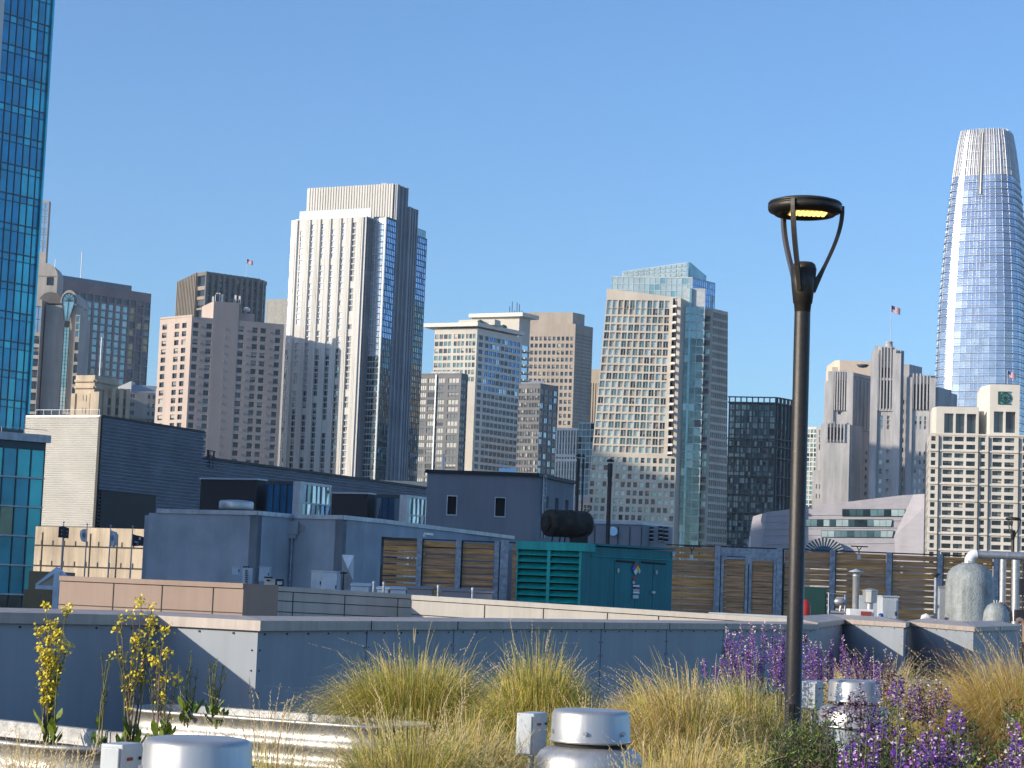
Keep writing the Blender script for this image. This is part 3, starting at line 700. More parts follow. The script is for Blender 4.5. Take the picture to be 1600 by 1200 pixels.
# ---- low teal glass block
Y = 640
b = Bld('aqua_glass_block', 'low pale aqua glass block with white vertical strips at the foot of the beige tower', loc=loc(895, Y))
pl, pc, pr, z1 = b.vol((906, 671, Y), (871, 671), None, 'mullion_light', fl=dict(cols=ncols(8, .86), px=(673, 10.3, 8.6, 10), pick=choose(cyan=4, aqua=4, mid=1, dark=1), depth=.15), dep=8)
b.fins(pl, pc, GZ, z1, [k/8 for k in range(9)], .4, .6, 'white_panel')
q = pl+DB*2; b.part('screen').facade if False else None
b.bands(pl, pc, [z1, z1-8.2, Z(890, 719, Y)], .8, .7, 'white_panel')
pl, pc, pr, z1 = b.vol((929, 660, Y-6), (904, 660), None, 'mullion_light', fl=dict(cols=ncols(4, .88), px=(662, 10.3, 8.8, 11), pick=choose(aqua=6, cyan=3, black=1.5), depth=.15), dep=8, part='front_block')
b.done()
# ---- stone and glass tower with stepped glass crown
Y = 500
b = Bld('glass_crowned_tower', 'cream gridded tower flaring towards its base with stacked balconies and a stepped glass crown', loc=loc(1030, Y))
pc = V2(P(1064, 466, Y)); dl_ = Vector((1, -.16)).normalized()
pl = hit(948, 462, pc, dl_); plb = hit(909.5, 870, pc, dl_); zt_l = Z(948, 461, pl.y); z1 = Z(1064, 466, Y)
plb = pc+(plb-pc)*1.0; zb_ = Z(909, 870, plb.y)
# extrapolate taper from z1 down to GZ
k_ = (z1-GZ)/(z1-zb_); dxl = (plb-pl); plg = pl+dxl*k_
rU = [(468.2+12.73*i, 9.9 if i else 12.3) for i in range(19)]
rows = [(Z(1010, a, Y), Z(1010, a+h, Y)) for a, h in rU]
rlow = [(Z(1010, 715+12.9*i, Y), Z(1010, 715+12.9*i+8, Y)) for i in range(12)]
colsU = [(u+.009, u+.0705) for u in [i*.0775+.005 for i in range(12)]]
def bal(us): return us
zsp = rows[-1][1]-.6
t = (z1-zsp)/(z1-GZ); pls = pl.lerp(plg, t)
pk1 = choose(pale=6, green=3, blind=3, dark=1.6, mid=1)
uB = .895
pcu = pl.lerp(pc, uB); psu = pls.lerp(pc, uB)
b.facade(pl, pcu, zsp, z1, 'regis_stone', [(a/uB, c/uB) for a, c in colsU if c < uB], rows, pk1, .45, mull=1, frame='regis_stone', p0b=pls, p1b=psu)
b.facade(pls, pc, GZ, zsp-.01, 'regis_stone', ncols(14, .62), rlow, choose(pale=3, aqua=3, dark=4, mid=2), .45, p0b=plg, p1b=pc)
# balcony bay
b.part('balcony_bay').face([(pcu.x+.6, pcu.y+1.3, GZ), (pc.x-2.2, pc.y+1.3, GZ), (pc.x-2.2, pc.y+1.3, z1), (pcu.x+.6, pcu.y+1.3, z1)], 'glass_dark')
wc = pl.lerp(pc, .955); b.facade(wc, pc, zsp, z1, 'regis_stone')
for i in range(20):
    zz = Z(1055, 481+12.73*i, Y)
    if zz < zsp: break
    m_ = MB(); m_.prism([psu.lerp(pcu, 1-i/22)+Vector((0, -1.3)), wc+Vector((-.3, -1.5)), wc+Vector((-.3, 1.1)), psu.lerp(pcu, 1-i/22)+Vector((0, 1.1))], zz, zz+.55, 'white_panel')
    m_.build('balcony', b.root)
# sloping parapet of the stone slab
b.part('parapet').prism([pl, pc, pc+Vector((.0, .8)), pl+Vector((0, .8))], z1-.01, [zt_l+1.6, z1+.05, z1+.05, zt_l+1.6], 'regis_stone')
b.part('side').prism([pl+Vector((.3, 1.5)), pc+Vector((-2.2, 1.5)), pc+DA*10, pl+DA*10], zsp, z1-.3, 'regis_stone')
b.facade(pc, pc+DA*3.5, GZ, z1, 'regis_stone', part='side')
# glass recess
g0 = pc+DA*3.5+Vector((-.5, 0)); g1 = hit(1098, 600, g0, Vector((1, -.1)))
rg = [(Z(1080, 476+12.73*i, Y), Z(1080, 487+12.73*i, Y)) for i in range(31)]
b.facade(g0, g1, GZ, z1+3, 'mullion_light', [(.02, .30), (.33, .62), (.65, .97)], rg, lambda i, j: random.choices(['glass_aqua', 'glass_green', 'glass_black', 'glass_teal'], [1, 6, .5, 0])[0] if i > 3 else 'glass_aqua', .12, part='glass_bay', jit=.006)
b.fins(g0, g1, GZ, z1+3, [.315], .5, .7, 'glass_cyan', 'glass_fin')
# right stone piece
s0 = V2(P(1096, 484, Y+6)); s1 = hit(1114.5, 484, s0, dl_); z6 = Z(1114, 482, s1.y)
rr_ = [(Z(1105, 489+12.73*i, Y), Z(1105, 497.5+12.73*i, Y)) for i in range(30)]
b.facade(s0, s1, GZ, z6, 'regis_stone', [(.0, .16), (.32, .78)], rr_, choose(green=3, mid=3, dark=2, aqua=2), .4, part='right_wall', mull=1)
b.bands(s0-Vector((2, 0)), s0.lerp(s1, .3), [r[1]-.5 for r in rr_[:19]], .4, 1.2, 'white_panel', 'right_ledges')
dr6 = Vector((.8, 1)).normalized(); s2 = hit(1137.5, 486, s1, dr6); s2g = hit(1141, 850, s1, dr6)
rs = [(Z(1115, 487.5+12.5*i, s1.y), Z(1115, 496.3+12.5*i, s1.y)) for i in range(31)]
b.facade(s1, s2, GZ, z6, 'regis_stone', ncols(9, .74), rs, choose(bluedeep=4, mid=2, dark=4), .4, p1b=s2g, part='right_wall')
b.part('right_wall').prism([s1+Vector((-.9, .9)), s2+Vector((-.9, .2)), s2-Vector((14, 0)), s0+Vector((0, 8)), s0+Vector((0, .9))], GZ, z6-.3, 'regis_stone')
# glass crown tiers
c1 = V2(P(1082, 440, Y+4)); c1l = hit(956, 436, c1, dl_); c1r = hit(1117.5, 450, c1, dr6); zc1 = Z(1082, 433, Y+4)
rc = [(Z(1082, 435+k*10, Y+4), Z(1082, 444+k*10, Y+4)) for k in range(6)]
b.facade(c1l, c1, z1-6, zc1, 'mullion_light', ncols(15, .9), rc, choose(pale=6, cyan=1), .1, part='crown')
b.facade(c1, c1r, z1-14, zc1, 'mullion_light', ncols(12, .93), rc+[(Z(1082, 495, Y+4), Z(1082, 504, Y+4))], choose(blue=6, aqua=1), .1, part='crown', jit=.006)
b.part('crown').prism([c1l+Vector((.2, .4)), c1+Vector((-.3, .4)), c1r-Vector((.4, 0)), c1l+(c1r-c1)], z1-6, zc1-.8, 'glass_pale')
c2 = V2(P(1074, 420, Y+12)); c2l = hit(973, 424, c2, dl_); zc2 = Z(1074, 409.5, Y+12); zc2l = Z(973, 424, c2l.y)
m_ = b.part('upper_screen')
nsx = 12
for k in range(nsx):
    for r_ in range(5):
        a = c2l.lerp(c2, k/nsx+.006); c = c2l.lerp(c2, (k+1)/nsx-.006); za = zc2l+(zc2-zc2l)*k/nsx; zc_ = zc2l+(zc2-zc2l)*(k+1)/nsx; z00 = zc1-1
        f0 = r_/5+.02; f1 = (r_+1)/5-.02
        m_.face([(a.x, a.y, z00+(za-z00)*f0), (c.x, c.y, z00+(zc_-z00)*f0), (c.x, c.y, z00+(zc_-z00)*f1), (a.x, a.y, z00+(za-z00)*f1)], 'glass_pale')
m_.prism([c2l+Vector((0, .15)), c2+Vector((0, .15)), c2+Vector((0, .5)), c2l+Vector((0, .5))], zc1-1, [zc2l, zc2, zc2, zc2l], 'white_panel')
c3 = V2(P(1079, 410, Y+14)); c3r = hit(1103.5, 440, c3, dr6); 
m_.prism([c3, c3r, c3r-Vector((.5, 0)), c3-Vector((.5, 0))], zc1-1, [Z(1079, 410, c3.y), Z(1103, 431, c3r.y), Z(1103, 431, c3r.y), Z(1079, 410, c3.y)], 'glass_aqua')
b.done('window')
m_ = MB(); Yp = 470; a = P(902, 786, Yp); c = P(922, 787, Yp); m_.prism([(a.x, Yp), (c.x, Yp), (c.x, Yp+9), (a.x, Yp+9)], GZ, a.z, 'cream_block'); t = P(915, 776, Yp)
m_.face([(a.x, Yp, a.z), (c.x, Yp, a.z), (c.x, Yp, t.z), (t.x, Yp, t.z)], 'hotel_pink'); m_.face([(a.x, Yp, a.z), (t.x, Yp, t.z), (t.x, Yp+9, t.z), (a.x, Yp+9, a.z)], 'hotel_pink'); e_ = m_.build('gabled_block', label='tiny pink gabled building wedged left of the cream gridded tower base', cat='building')
m_ = MB(); q = P(912, 800, Yp)
for dx in (0, .75):
    for dz in (0, .9): m_.prism([(q.x+dx, Yp-.02), (q.x+dx+.6, Yp-.02), (q.x+dx+.6, Yp+.05), (q.x+dx, Yp+.05)], q.z+dz, q.z+dz+.75, 'glass_dark')
m_.build('window', e_)
# ---- dark glass block
Y = 650
b = Bld('dark_glass_block', 'dark greenish glass office block with an exposed steel grid behind the lamp post', loc=loc(1190, Y))
C = (1212, 630, Y)
d15 = Vector((.8, 1)).normalized()
pl, pc, pr, z1 = b.vol(C, (1140, 630), (1241, 640), 'mullion_dark', dl=Vector((1, -.2)).normalized(), dr=d15,
 fl=dict(cols=ncols(16, .92), px=(633, 9.6, 7.9, 24), pick=lambda i, j: random.choices(['glass_green', 'glass_pale', 'glass_black', 'glass_aqua'], [5, 8 if (i in (2, 3, 5, 6) or j < 9) else 3, 1.5+i*.22, 4])[0], depth=.2, jit=.006),
 fr=dict(cols=ncols(9, .9), px=(633, 9.6, 7.6, 24), pick=choose(black=7, green=3, bluedeep=1), depth=.2, jit=.006))
b.fins(pl, pc, GZ, z1+1.6, [k/8 for k in range(9)], .35, .9, 'mullion_dark', 'steel_grid'); b.fins(pc, pr, GZ, z1+1.6, [k/5 for k in range(6)], .35, .9, 'mullion_dark', 'steel_grid')
zs_ = [z1-1.9*k for k in (-.9, 0, 6, 7.3)]+[z1-1.93*k for k in range(9, 27, 3)]
b.bands(pl, pc, zs_, .3, 1.2, 'mullion_dark', 'steel_grid', .5); b.bands(pc, pr, zs_, .3, 1.2, 'mullion_dark', 'steel_grid', .5)
b.done()
Y = 800
b = Bld('green_white_block', 'sliver of pale building with green tinted windows behind the lamp post', loc=loc(1270, Y))
pl, pc, pr, z1 = b.vol((1277.5, 667, Y), (1255, 668), None, 'slab_white', fl=dict(cols=ncols(4, .75), px=(671, 7.4, 5.6, 17), pick=choose(pale=4, cyan=2, green=2)))
b.done()

# ---- art deco stone tower
b = Bld('art_deco_tower', 'grey terracotta art deco tower with ribbed setbacks, a round finial and two side wings', loc=loc(1380, 700))
def stepped(x0, x1, yt, Y, xr=None, ribs=6, win=(), part='wing', slits=(), top=0, d_r=Vector((.75, 1)).normalized(), yr=None, zb=GZ, m='terracotta', ncol=None):
    pc = V2(P(x1, yt, Y)); d = Vector((1, -.2)).normalized(); pl = hit(x0, yt, pc, d); z1 = Z(x1, yt, Y)
    pr = hit(xr, yr or yt+8, pc, d_r) if xr else pc+d_r*10
    cols = ncols(ncol or 3, .42, .22, .78)
    rws = [(Z(x1, a, Y), Z(x1, a+h, Y)) for a, h in win]
    b.facade(pl, pc, zb, z1, m, cols if win else (), rws, lambda i, j: ('glass_pale' if (win[i][1] > 5) else 'glass_dark') if random.random() < .75 else 'glass_dark', .6, part=part, mull=0)
    if xr and yr: b.facade(pc, pr, zb, z1, m, ncols(5, .4), [(Z(x1, a, Y), Z(x1, a+6, Y)) for a in range(700, 790, 13)], choose(bluedeep=3, mid=2), .4, part=part)
    else: b.facade(pc, pr, zb, z1, m, part=part)
    b.part(part).prism([pl+Vector((0, .7)), pc+Vector((-.7, .7)), pr-Vector((.6, 0)), pl+(pr-pc)], zb, z1-.1, m)
    return pl, pc, pr, z1, d, d_r
def ribs(pl, pc, z0, z1, us, w, dep, zt): b.fins(pl, pc, z0, z1, us, w, dep, 'terracotta', 'piers')
lowwin = [(a, 6.5) for a in (703, 719, 735, 750, 766)]
# left wing
pl, pc, pr, z1, d, e = stepped(1298, 1330, 581, 700, 1367, part='left_wing', yr=592, win=[(a, 5) for a in (643, 700, 717, 732, 747, 763, 778)], ncol=1)
ribs(pl, pc, GZ, z1, [.03, .97], 2.0, .8, 0); ribs(pl, pc, Z(1310, 641, 700), z1+.6, [.22, .34, .46, .58, .70, .82], .42, .7, 0)
b.fins(pl, pc, Z(1310, 640, 700), z1-3, [.28, .40, .52, .64, .76], .55, .25, 'black_paint', 'slit_windows')
b.fins(pc, pr, Z(1330, 668, 700), z1-2, [.1, .25, .4, .55, .7, .85], .8, .4, 'terracotta', 'piers'); b.bands(pc, pr, [z1-1, Z(1330, 668, 700)], .6, .6, 'terracotta', 'cornice')
pl2, pc2, pr2, z2, d, e = stepped(1289, 1299, 595, 702, part='left_wing')
pl3, pc3, pr3, z3, d, e = stepped(1284, 1328, 663, 698.6, part='left_wing', win=[(a, 5) for a in (676,)], ncol=3)
b.fins(pl3, pc3, Z(1300, 690, 698), z3+.8, [.2, .32, .44, .56, .68, .8], .4, .6, 'terracotta', 'piers')
b.fins(pl3, pc3, Z(1300, 686, 698), z3-1.2, [.26, .38, .5, .62, .74], .8, .25, 'black_paint', 'slit_windows')
stepped(1276, 1290, 667, 708, part='left_wing', win=[(672, 9), (683, 9), (694, 9)], ncol=2); stepped(1270, 1288, 735, 704, part='left_wing', win=[(757, 7), (772, 7)], ncol=2)
# low part of left wing windows
# central tower
pl, pc, pr, z1, d, e = stepped(1365.5, 1404, 547, 690, 1411.5, part='centre_tower', yr=None, win=[(a, 7) for a in (703, 719, 734, 749, 763)]+[(650, 6), (657, 7), (665, 6)], ncol=2)
ribs(pl, pc, GZ, z1-1.2, [.04, .96], 2.4, .9, 0); ribs(pl, pc, Z(1380, 640, 690), z1, [.16, .84], 1.1, .8, 0); ribs(pl, pc, Z(1380, 640, 690), z1+1.0, [.30, .43, .56, .69], .45, .7, 0)
b.fins(pl, pc, Z(1380, 640, 690), z1-6, [.365, .495, .625], .7, .25, 'black_paint', 'slit_windows')
b.fins(pc, pr, GZ, z1, [.3, .7], .9, .6, 'terracotta', 'piers')
b.bands(pl, pc, [Z(1380, 592, 690), Z(1380, 640, 690)], .8, .5, 'terracotta', 'cornice')
for k in range(7):
    q = pl.lerp(pc, .1+k*.133); b.part('crown_blocks').obox((q.x, q.y+.6, z1-.2), 1.0, 1.2, random.uniform(.8, 1.7), 'terracotta', d)
cx_ = (pl+pc+(pr-pc)*.6)/2; b.part('finial').lathe((P(1389, 546, 694).x, 694, z1-.2), [(1.9, 0), (1.9, 1.6), (1.3, 1.8), (1.2, 3.0), (1.35, 3.1), (1.1, 3.5), (0, 3.7)], 'terracotta', 14)
# recess and right wing
stepped(1407, 1423, 588, 700, part='recess', win=[(a, 7) for a in range(625, 780, 15)], ncol=2)
stepped(1408, 1421, 569, 712, part='rear_block')
pl, pc, pr, z1, d, e = stepped(1420, 1459, 587, 690, 1462, part='right_wing', win=[(a, 7) for a in (706, 719, 733, 748, 765)]+[(651, 6), (658, 6), (665, 6)], ncol=3)
ribs(pl, pc, GZ, z1-.8, [.04, .96], 2.0, .9, 0); ribs(pl, pc, Z(1440, 640, 690), z1+.6, [.18, .32, .46, .60, .74, .86], .45, .7, 0)
b.fins(pl, pc, Z(1440, 640, 690), z1-3, [.25, .39, .53, .67, .80], .6, .25, 'black_paint', 'slit_windows')
pl, pc, pr, z1, d, e = stepped(1457, 1467, 605, 693, part='right_wing'); stepped(1466, 1476, 612, 700, part='right_wing')
# cream block behind
q_c = V2(P(1372, 563, 720)); ql = hit(1305.5, 566, q_c, Vector((1, 0))); zz = Z(1340, 564, 720)
b.part('cream_block').prism([ql+Vector((1.5, 0)), q_c, q_c+Vector((0, 20)), ql+Vector((0, 20)), ql+Vector((0, 1.5))], GZ, zz, 'cream_block')
q = ql+Vector((-1, .5)); b.part('cream_block').prism([q, q+Vector((3, 0)), q+Vector((3, 14)), q+Vector((0, 14))], GZ, Z(1305, 573, 720), 'cream_block')
b.part('roof_dish').lathe((P(1348, 574, 705).x, 705, Z(1348, 575, 705)), [(0, 0), (1.5, .3), (2.2, 1.1), (0, .9)], 'mullion_dark', 10)
b.done()
usflag('flag_and_pole', 'striped flag on a tall thin pole on top of the art deco tower', 1391.5, 476, 536, 694, 2.3)

# ---- museum extension, long pale sloping front
Y = 520
b = Bld('museum_extension', 'long low museum wing of pale rippled panels with ribbon windows and a striped round skylight', loc=loc(1320, Y))
poly = [(1184, 880), (1199, 800), (1300, 787), (1412, 773.5), (1462, 771.5), (1462, 880)]
pts = [P(x, y, Y-(x-1184)*.05) for x, y in poly]
m_ = b.part('front'); nf = len(pts)
m_.face(pts, 'rippled_white'); bk = [p+Vector((0, 30, 0)) for p in pts]
for k in range(nf): j = (k+1) % nf; m_.face([pts[k], pts[j], bk[j], bk[k]], 'rippled_white')
m_.face(bk, 'rippled_white')
def onf(x, y, off=.5): q = P(x, y, Y-(x-1184)*.05); return q+Vector((0, -off, 0))
for (xa, xb, xb2, y0, y1_, n) in ((1316, 1414, 1410, 796, 806, 9), (1257, 1394, 1392, 812, 822, 14), (1283, 1396, 1392, 829.5, 839, 11)):
    for k in range(n):
        a = xa+(xb-xa)*k/n; c = xa+(xb-xa)*(k+1)/n-.6; w_ = MB()
        w_.face([onf(a, y1_+(a-xa)*.004), onf(c-(2 if k == n-1 else 0), y1_+(c-xa)*.004), onf(c, y0+(c-xa)*.004), onf(a, y0+(a-xa)*.004)], random.choice(['glass_aqua', 'glass_green', 'glass_black', 'glass_aqua', 'glass_pale']) if k < n-2 else 'glass_pale'); w_.build('window', b.root)
    r = MB(); m_.face([onf(xa-.5, y1_+.8, .3), onf(xb+.5, y1_+1.2, .3), onf(xb+.5, y0-.6, .3), onf(xa-.5, y0-.8, .3)], 'mullion_dark')
for yy_ in (803, 813, 824, 834, 848):
    a = onf(1192, yy_+3, .12); c = onf(1455, yy_+(0), .12); m_.tube([a, c], .06, 'stucco_grey', 4)
# angled right plane
m2 = b.part('side_plane'); q = [onf(1399, 880, .8), onf(1396, 838, .8), onf(1426, 773, .8), onf(1462, 771.5, 3.5), onf(1462, 880, 3.5)]; m2.face(q, 'rippled_white')
# striped skylight
sk = b.part('skylight'); cx, cy = 1284, 868
for k in range(17):
    a0 = math.pi*(k)/17; a1 = math.pi*(k+1)/17
    for (r0, r1) in ((18, 33),):
        mm = 'black_paint' if k % 1 == 0 else 'white_panel'
        am = a0+(a1-a0)*.55
        def pp(r, an): return onf(cx-r*math.cos(an), cy-r*.82*math.sin(an), 3)
        sk.face([pp(r0, a0), pp(r1, a0), pp(r1, am), pp(r0, am)], 'black_paint'); sk.face([pp(r0, am), pp(r1, am), pp(r1, a1), pp(r0, a1)], 'coping_grey')
rim = [onf(cx-33*math.cos(math.pi*k/20), cy-33*.82*math.sin(math.pi*k/20), 3) for k in range(21)]; rb = [p+Vector((0, 2.9, 0)) for p in rim]
for k in range(20): sk.face([rim[k], rim[k+1], rb[k+1], rb[k]], 'coping_grey')
sk.face([onf(cx-18*math.cos(math.pi*k/12), cy-18*.82*math.sin(math.pi*k/12), 2.9) for k in range(13)], 'glass_bluedeep')
b.done()

# ---- rounded glass supertall
Y = 1250
b = Bld('rounded_glass_skyscraper', 'tallest rounded silver glass skyscraper tapering to a pale metal crown at the right edge', loc=loc(1545, Y))
prof = [(190, 80), (206, 88), (232, 96), (270, 106), (310, 115), (340, 121), (380, 128), (420, 134), (460, 139.5), (500, 143.5), (560, 147), (620, 150), (760, 156), (980, 158)]
ctr = V2(P(1540.5, 330, Y+28))
def rad(z):
    # interpolate by z
    L_ = [(Z(1541, y, Y), w*Y/F/2) for y, w in prof]
    for (za, ra), (zb2, rb2) in zip(L_, L_[1:]):
        if zb2 <= z <= za: t = (za-z)/(za-zb2); return ra+(rb2-ra)*t
    return L_[-1][1] if z < L_[-1][0] else L_[0][1]
NS = 48; rot0 = math.atan2(DB.y, DB.x)
def sup(r, an):
    e_ = 4.2; c, s_ = math.cos(an), math.sin(an)
    k = (abs(c)**e_+abs(s_)**e_)**(-1/e_)
    k *= .93
    x, y = r*k*c, r*k*s_
    return Vector((ctr.x+x*math.cos(rot0)-y*math.sin(rot0), ctr.y+x*math.sin(rot0)+y*math.cos(rot0)))
def ang(k): # even spacing along the sides
    t = (k % NS)/NS*4; sd = int(t); f_ = t-sd; return math.pi/4*(2*sd-1)+math.atan(math.tan(math.pi/4)*(2*f_-1))+math.pi/4
ANG = [ang(k)-math.pi/4 for k in range(NS)]
ztop = Z(1541, 193, Y); zcr = Z(1541, 268, Y); zbot = Z(1541, 665, Y); fh = 12.1*Y/F/1.0
def ring(z, dr=0): rr = rad(z)+dr; return [(*sup(rr, a), z) for a in ANG]
def band(mb, z0, z1_, m, dr=0, sel=None, gap=0.):
    a = ring(z0, dr); c = ring(z1_, dr)
    for k in range(NS):
        j = (k+1) % NS
        if sel and not sel(k): continue
        mm = m(k) if callable(m) else m
        mb.face([a[k], a[j], c[j], c[k]], mm)
z = zcr; i = 0
while z > zbot:
    w_ = MB(); band(w_, z-fh+.5, z, lambda k: random.choices(['glass_silver_b', 'glass_silver_c'], [7, 3])[0]); w_.build('window_band', b.root)
    sh_ = b.part('sun_shades'); band(sh_, z-fh, z-fh+.5, 'shade_metal', .12)
    a = ring(z-fh+.25, .1); c = ring(z-fh+.25, .9)
    for k in range(NS): j = (k+1) % NS; sh_.face([a[k], a[j], c[j], c[k]], 'shade_metal')
    a2 = ring(z-fh+.4, .9)
    for k in range(NS): j = (k+1) % NS; sh_.face([c[k], c[j], a2[j], a2[k]], 'shade_metal')
    # half height light shade
    a = ring(z-fh*.62, .05); c = ring(z-fh*.62, .45); e_ = ring(z-fh*.62+.15, .45)
    for k in range(NS): j = (k+1) % NS; sh_.face([a[k], a[j], c[j], c[k]], 'shade_metal'); sh_.face([c[k], c[j], e_[j], e_[k]], 'shade_metal')
    z -= fh; i += 1
band(b.part('lower_shaft'), GZ, z, 'glass_silver_b')
mu = b.part('mullions')
for k in range(NS):
    zs_ = [zcr-(zcr-zbot)*t/8 for t in range(9)]
    mu.tube([(*sup(rad(zz)+.25, ANG[k]), zz) for zz in zs_], .11, 'shade_metal', 4, False)
cr = b.part('crown'); ncb = 6; hh = (ztop-zcr)/ncb
for k in range(ncb):
    band(cr, zcr+hh*k+.3, zcr+hh*(k+1), 'crown_metal', -.2); band(cr, zcr+hh*k, zcr+hh*k+.3, 'bronze', -.35)
    a = ring(zcr+hh*k, -.3); c = ring(zcr+hh*k, .35); e_ = ring(zcr+hh*k+.35, .35)
    for q in range(NS): j = (q+1) % NS; cr.face([a[q], a[j], c[j], c[q]], 'crown_metal'); cr.face([c[q], c[j], e_[j], e_[q]], 'crown_metal')
cf = b.part('crown_fins')
for k in range(NS*2):
    an = ANG[k//2] if k % 2 == 0 else (ANG[k//2]+(ANG[(k//2+1) % NS] if k//2+1 < NS else ANG[0]+2*math.pi))/2
    cf.tube([(*sup(rad(zz)+.3, an), zz) for zz in (zcr, zcr+hh*2, zcr+hh*4, ztop+random.uniform(.1, .5))], .18 if k % 2 else .30, 'crown_metal', 4, False)
inner = [(*sup(rad(ztop)-2.2, a), ztop-3) for a in ANG]; top = ring(ztop, -.2)
for k in range(NS): j = (k+1) % NS; cr.face([top[k], top[j], inner[j], inner[k]], 'crown_metal')
cr.face(inner, 'roofing')
# bright slot on the front
ks = min(range(NS*4), key=lambda t: abs((lambda v: v.x/v.y)(sup(rad(zcr), t/(NS*4)*2*math.pi-math.pi))-ray(1532, 270).x) + (0 if sup(rad(zcr), t/(NS*4)*2*math.pi-math.pi).y < ctr.y else 9))
an = ks/(NS*4)*2*math.pi-math.pi
sl = b.part('light_slot'); zs_ = [Z(1533, y, Y) for y in (299, 276, 250, 225, 199)]
for za, zb2 in zip(zs_, zs_[1:]):
    a = sup(rad(za)+.9, an-.035); c = sup(rad(za)+.9, an+.035); a2 = sup(rad(zb2)+.9, an-.035); c2 = sup(rad(zb2)+.9, an+.035)
    sl.face([(*a, za), (*c, za), (*c2, zb2), (*a2, zb2)], 'white_panel')
    for (p_, p2) in ((a, a2), (c, c2)): sl.tube([(*p_, za), (*p2, zb2)], .35, 'bronze', 4, False)
b.done('window')

# ---- unseen block added beyond the left edge to cast shadow across the lower city
m_ = MB(); m_.prism([(-262, 335), (-262, 398), (-300, 398), (-300, 335)], GZ, 139, 'granite_tan'); m_.build('shadow_block', label='unseen tan block added beyond the left edge to shade the lower city', cat='building')

# ---- white gridded residence at right
Y = 365
b = Bld('white_gridded_hotel', 'white gridded hotel with a round green emblem near its top at the right edge', loc=loc(1525, Y))
dB2 = Vector((1, -.17)).normalized()
base = V2(P(1452, 682, Y)); 
def at(x, y=690, off=0): q = hit(x, y, base, dB2); return q+Vector((dB2.y, -dB2.x))*off
zr = lambda y: Z(1500, y, Y)
e0 = at(1452); e1 = at(1640); zmain = Z(1460, 680, Y)
span = 1640-1452
def fr(x): return (at(x)-e0).length/(e1-e0).length
# grouped columns
dbl = [(1473, 1488), (1491.5, 1506), (1509.5, 1525), (1551, 1567), (1570.5, 1586)]
# photo x measured at y~690 : shift small
cols = []; kinds = []
for a, c, k in [(1455, 1462, 's'), (1473.5, 1488, 'd'), (1491.5, 1506, 'd'), (1510, 1524, 'd'), (1532, 1539.5, 's'), (1551, 1566, 'd'), (1570, 1585, 'd'), (1598, 1605, 's'), (1612, 1627, 'd')]:
    cols.append((fr(a), fr(c))); kinds.append(k)
rows = []; rk = []
for p in range(8):
    y0 = 683+25.8*p
    rows += [(zr(y0), zr(y0+7.2)), (zr(y0+12.3), zr(y0+19.6))]; rk += [0, 1]
def pk(i, j):
    return random.choices(['glass_mid', 'glass_dark', 'glass_black'], [6 if i < 9 else 2, 3, 1])[0]
b.facade(e0, e1, GZ, zmain, 'residence_white', cols, rows, pk, .7, mull=1, part='wall')
for a in (1467, 1529, 1545, 1592):
    q = at(a, off=.2); b.part('joints').obox((q.x, q.y, GZ), .12, .3, zmain-GZ-.1, 'joint', dB2)
for p in range(9): b.bands(e0, e1, [zr(679.5+25.8*p)], .28, .22, 'residence_white', 'ledges')
nB = Vector((-dB2.y, dB2.x))
b.part('wall').prism([e0+nB*.8, e1+nB*.8, e1+nB*22, e0+nB*22], GZ, zmain-.2, 'residence_white')
b.facade(e0+nB*22, e0, GZ, zmain, 'residence_white', ncols(3, .3), rows, choose(dark=1), .5)
# upper blocks
z1 = zr(636); u0 = at(1463, off=-.6); u1 = at(1529, off=-.6)
cc = [((at(a)-at(1463)).length/(at(1529)-at(1463)).length, (at(c)-at(1463)).length/(at(1529)-at(1463)).length) for a, c in ((1475, 1489.5), (1493, 1507), (1510.5, 1525))]
b.facade(u0, u1, zmain-.1, z1, 'residence_white', cc, [(zr(646.5), zr(677))], lambda i, j: 'glass_mid', 1.0, mull=1, part='upper_block', frame='mullion_dark')
b.part('upper_block').prism([u0+nB*1.5, u1+nB*1.5, u1+nB*15, u0+nB*15], zmain-.1, z1-.1, 'residence_white')
l0 = at(1456.5, off=-3); b.part('upper_block').prism([l0, u0+nB*.3, u0+nB*12, l0+nB*9], zmain-.1, z1-.05, 'residence_white')
r1 = at(1545, off=-5); r0 = at(1528, off=-5); b.part('recess').prism([r0, r1, r1+nB*8, r0+nB*8], zmain-.1, zr(637.5), 'residence_white')
z2 = zr(600); v0 = at(1546, off=-.3); v1 = at(1592.5, off=-.3)
vc = [((at(a)-at(1546)).length/(at(1592.5)-at(1546)).length, (at(c)-at(1546)).length/(at(1592.5)-at(1546)).length) for a, c in ((1552.5, 1567.5), (1571, 1586.5))]
b.facade(v0, v1, zmain-.1, z2, 'residence_white', vc, [(zr(642), zr(675))], lambda i, j: 'glass_mid', 1.0, mull=1, part='tall_block')
v9 = at(1533.5, off=-4.5)
b.part('tall_block').prism([v9, v0, v0+nB*1.5, v1+nB*1.5, v1+nB*16, v9+nB*12], zmain-.1, z2-.05, 'residence_white')
b.part('side_block').prism([at(1592.5, off=-2), at(1640, off=-2), at(1640, off=-14), at(1592.5, off=-14)], zmain-.1, zr(676), 'residence_white')
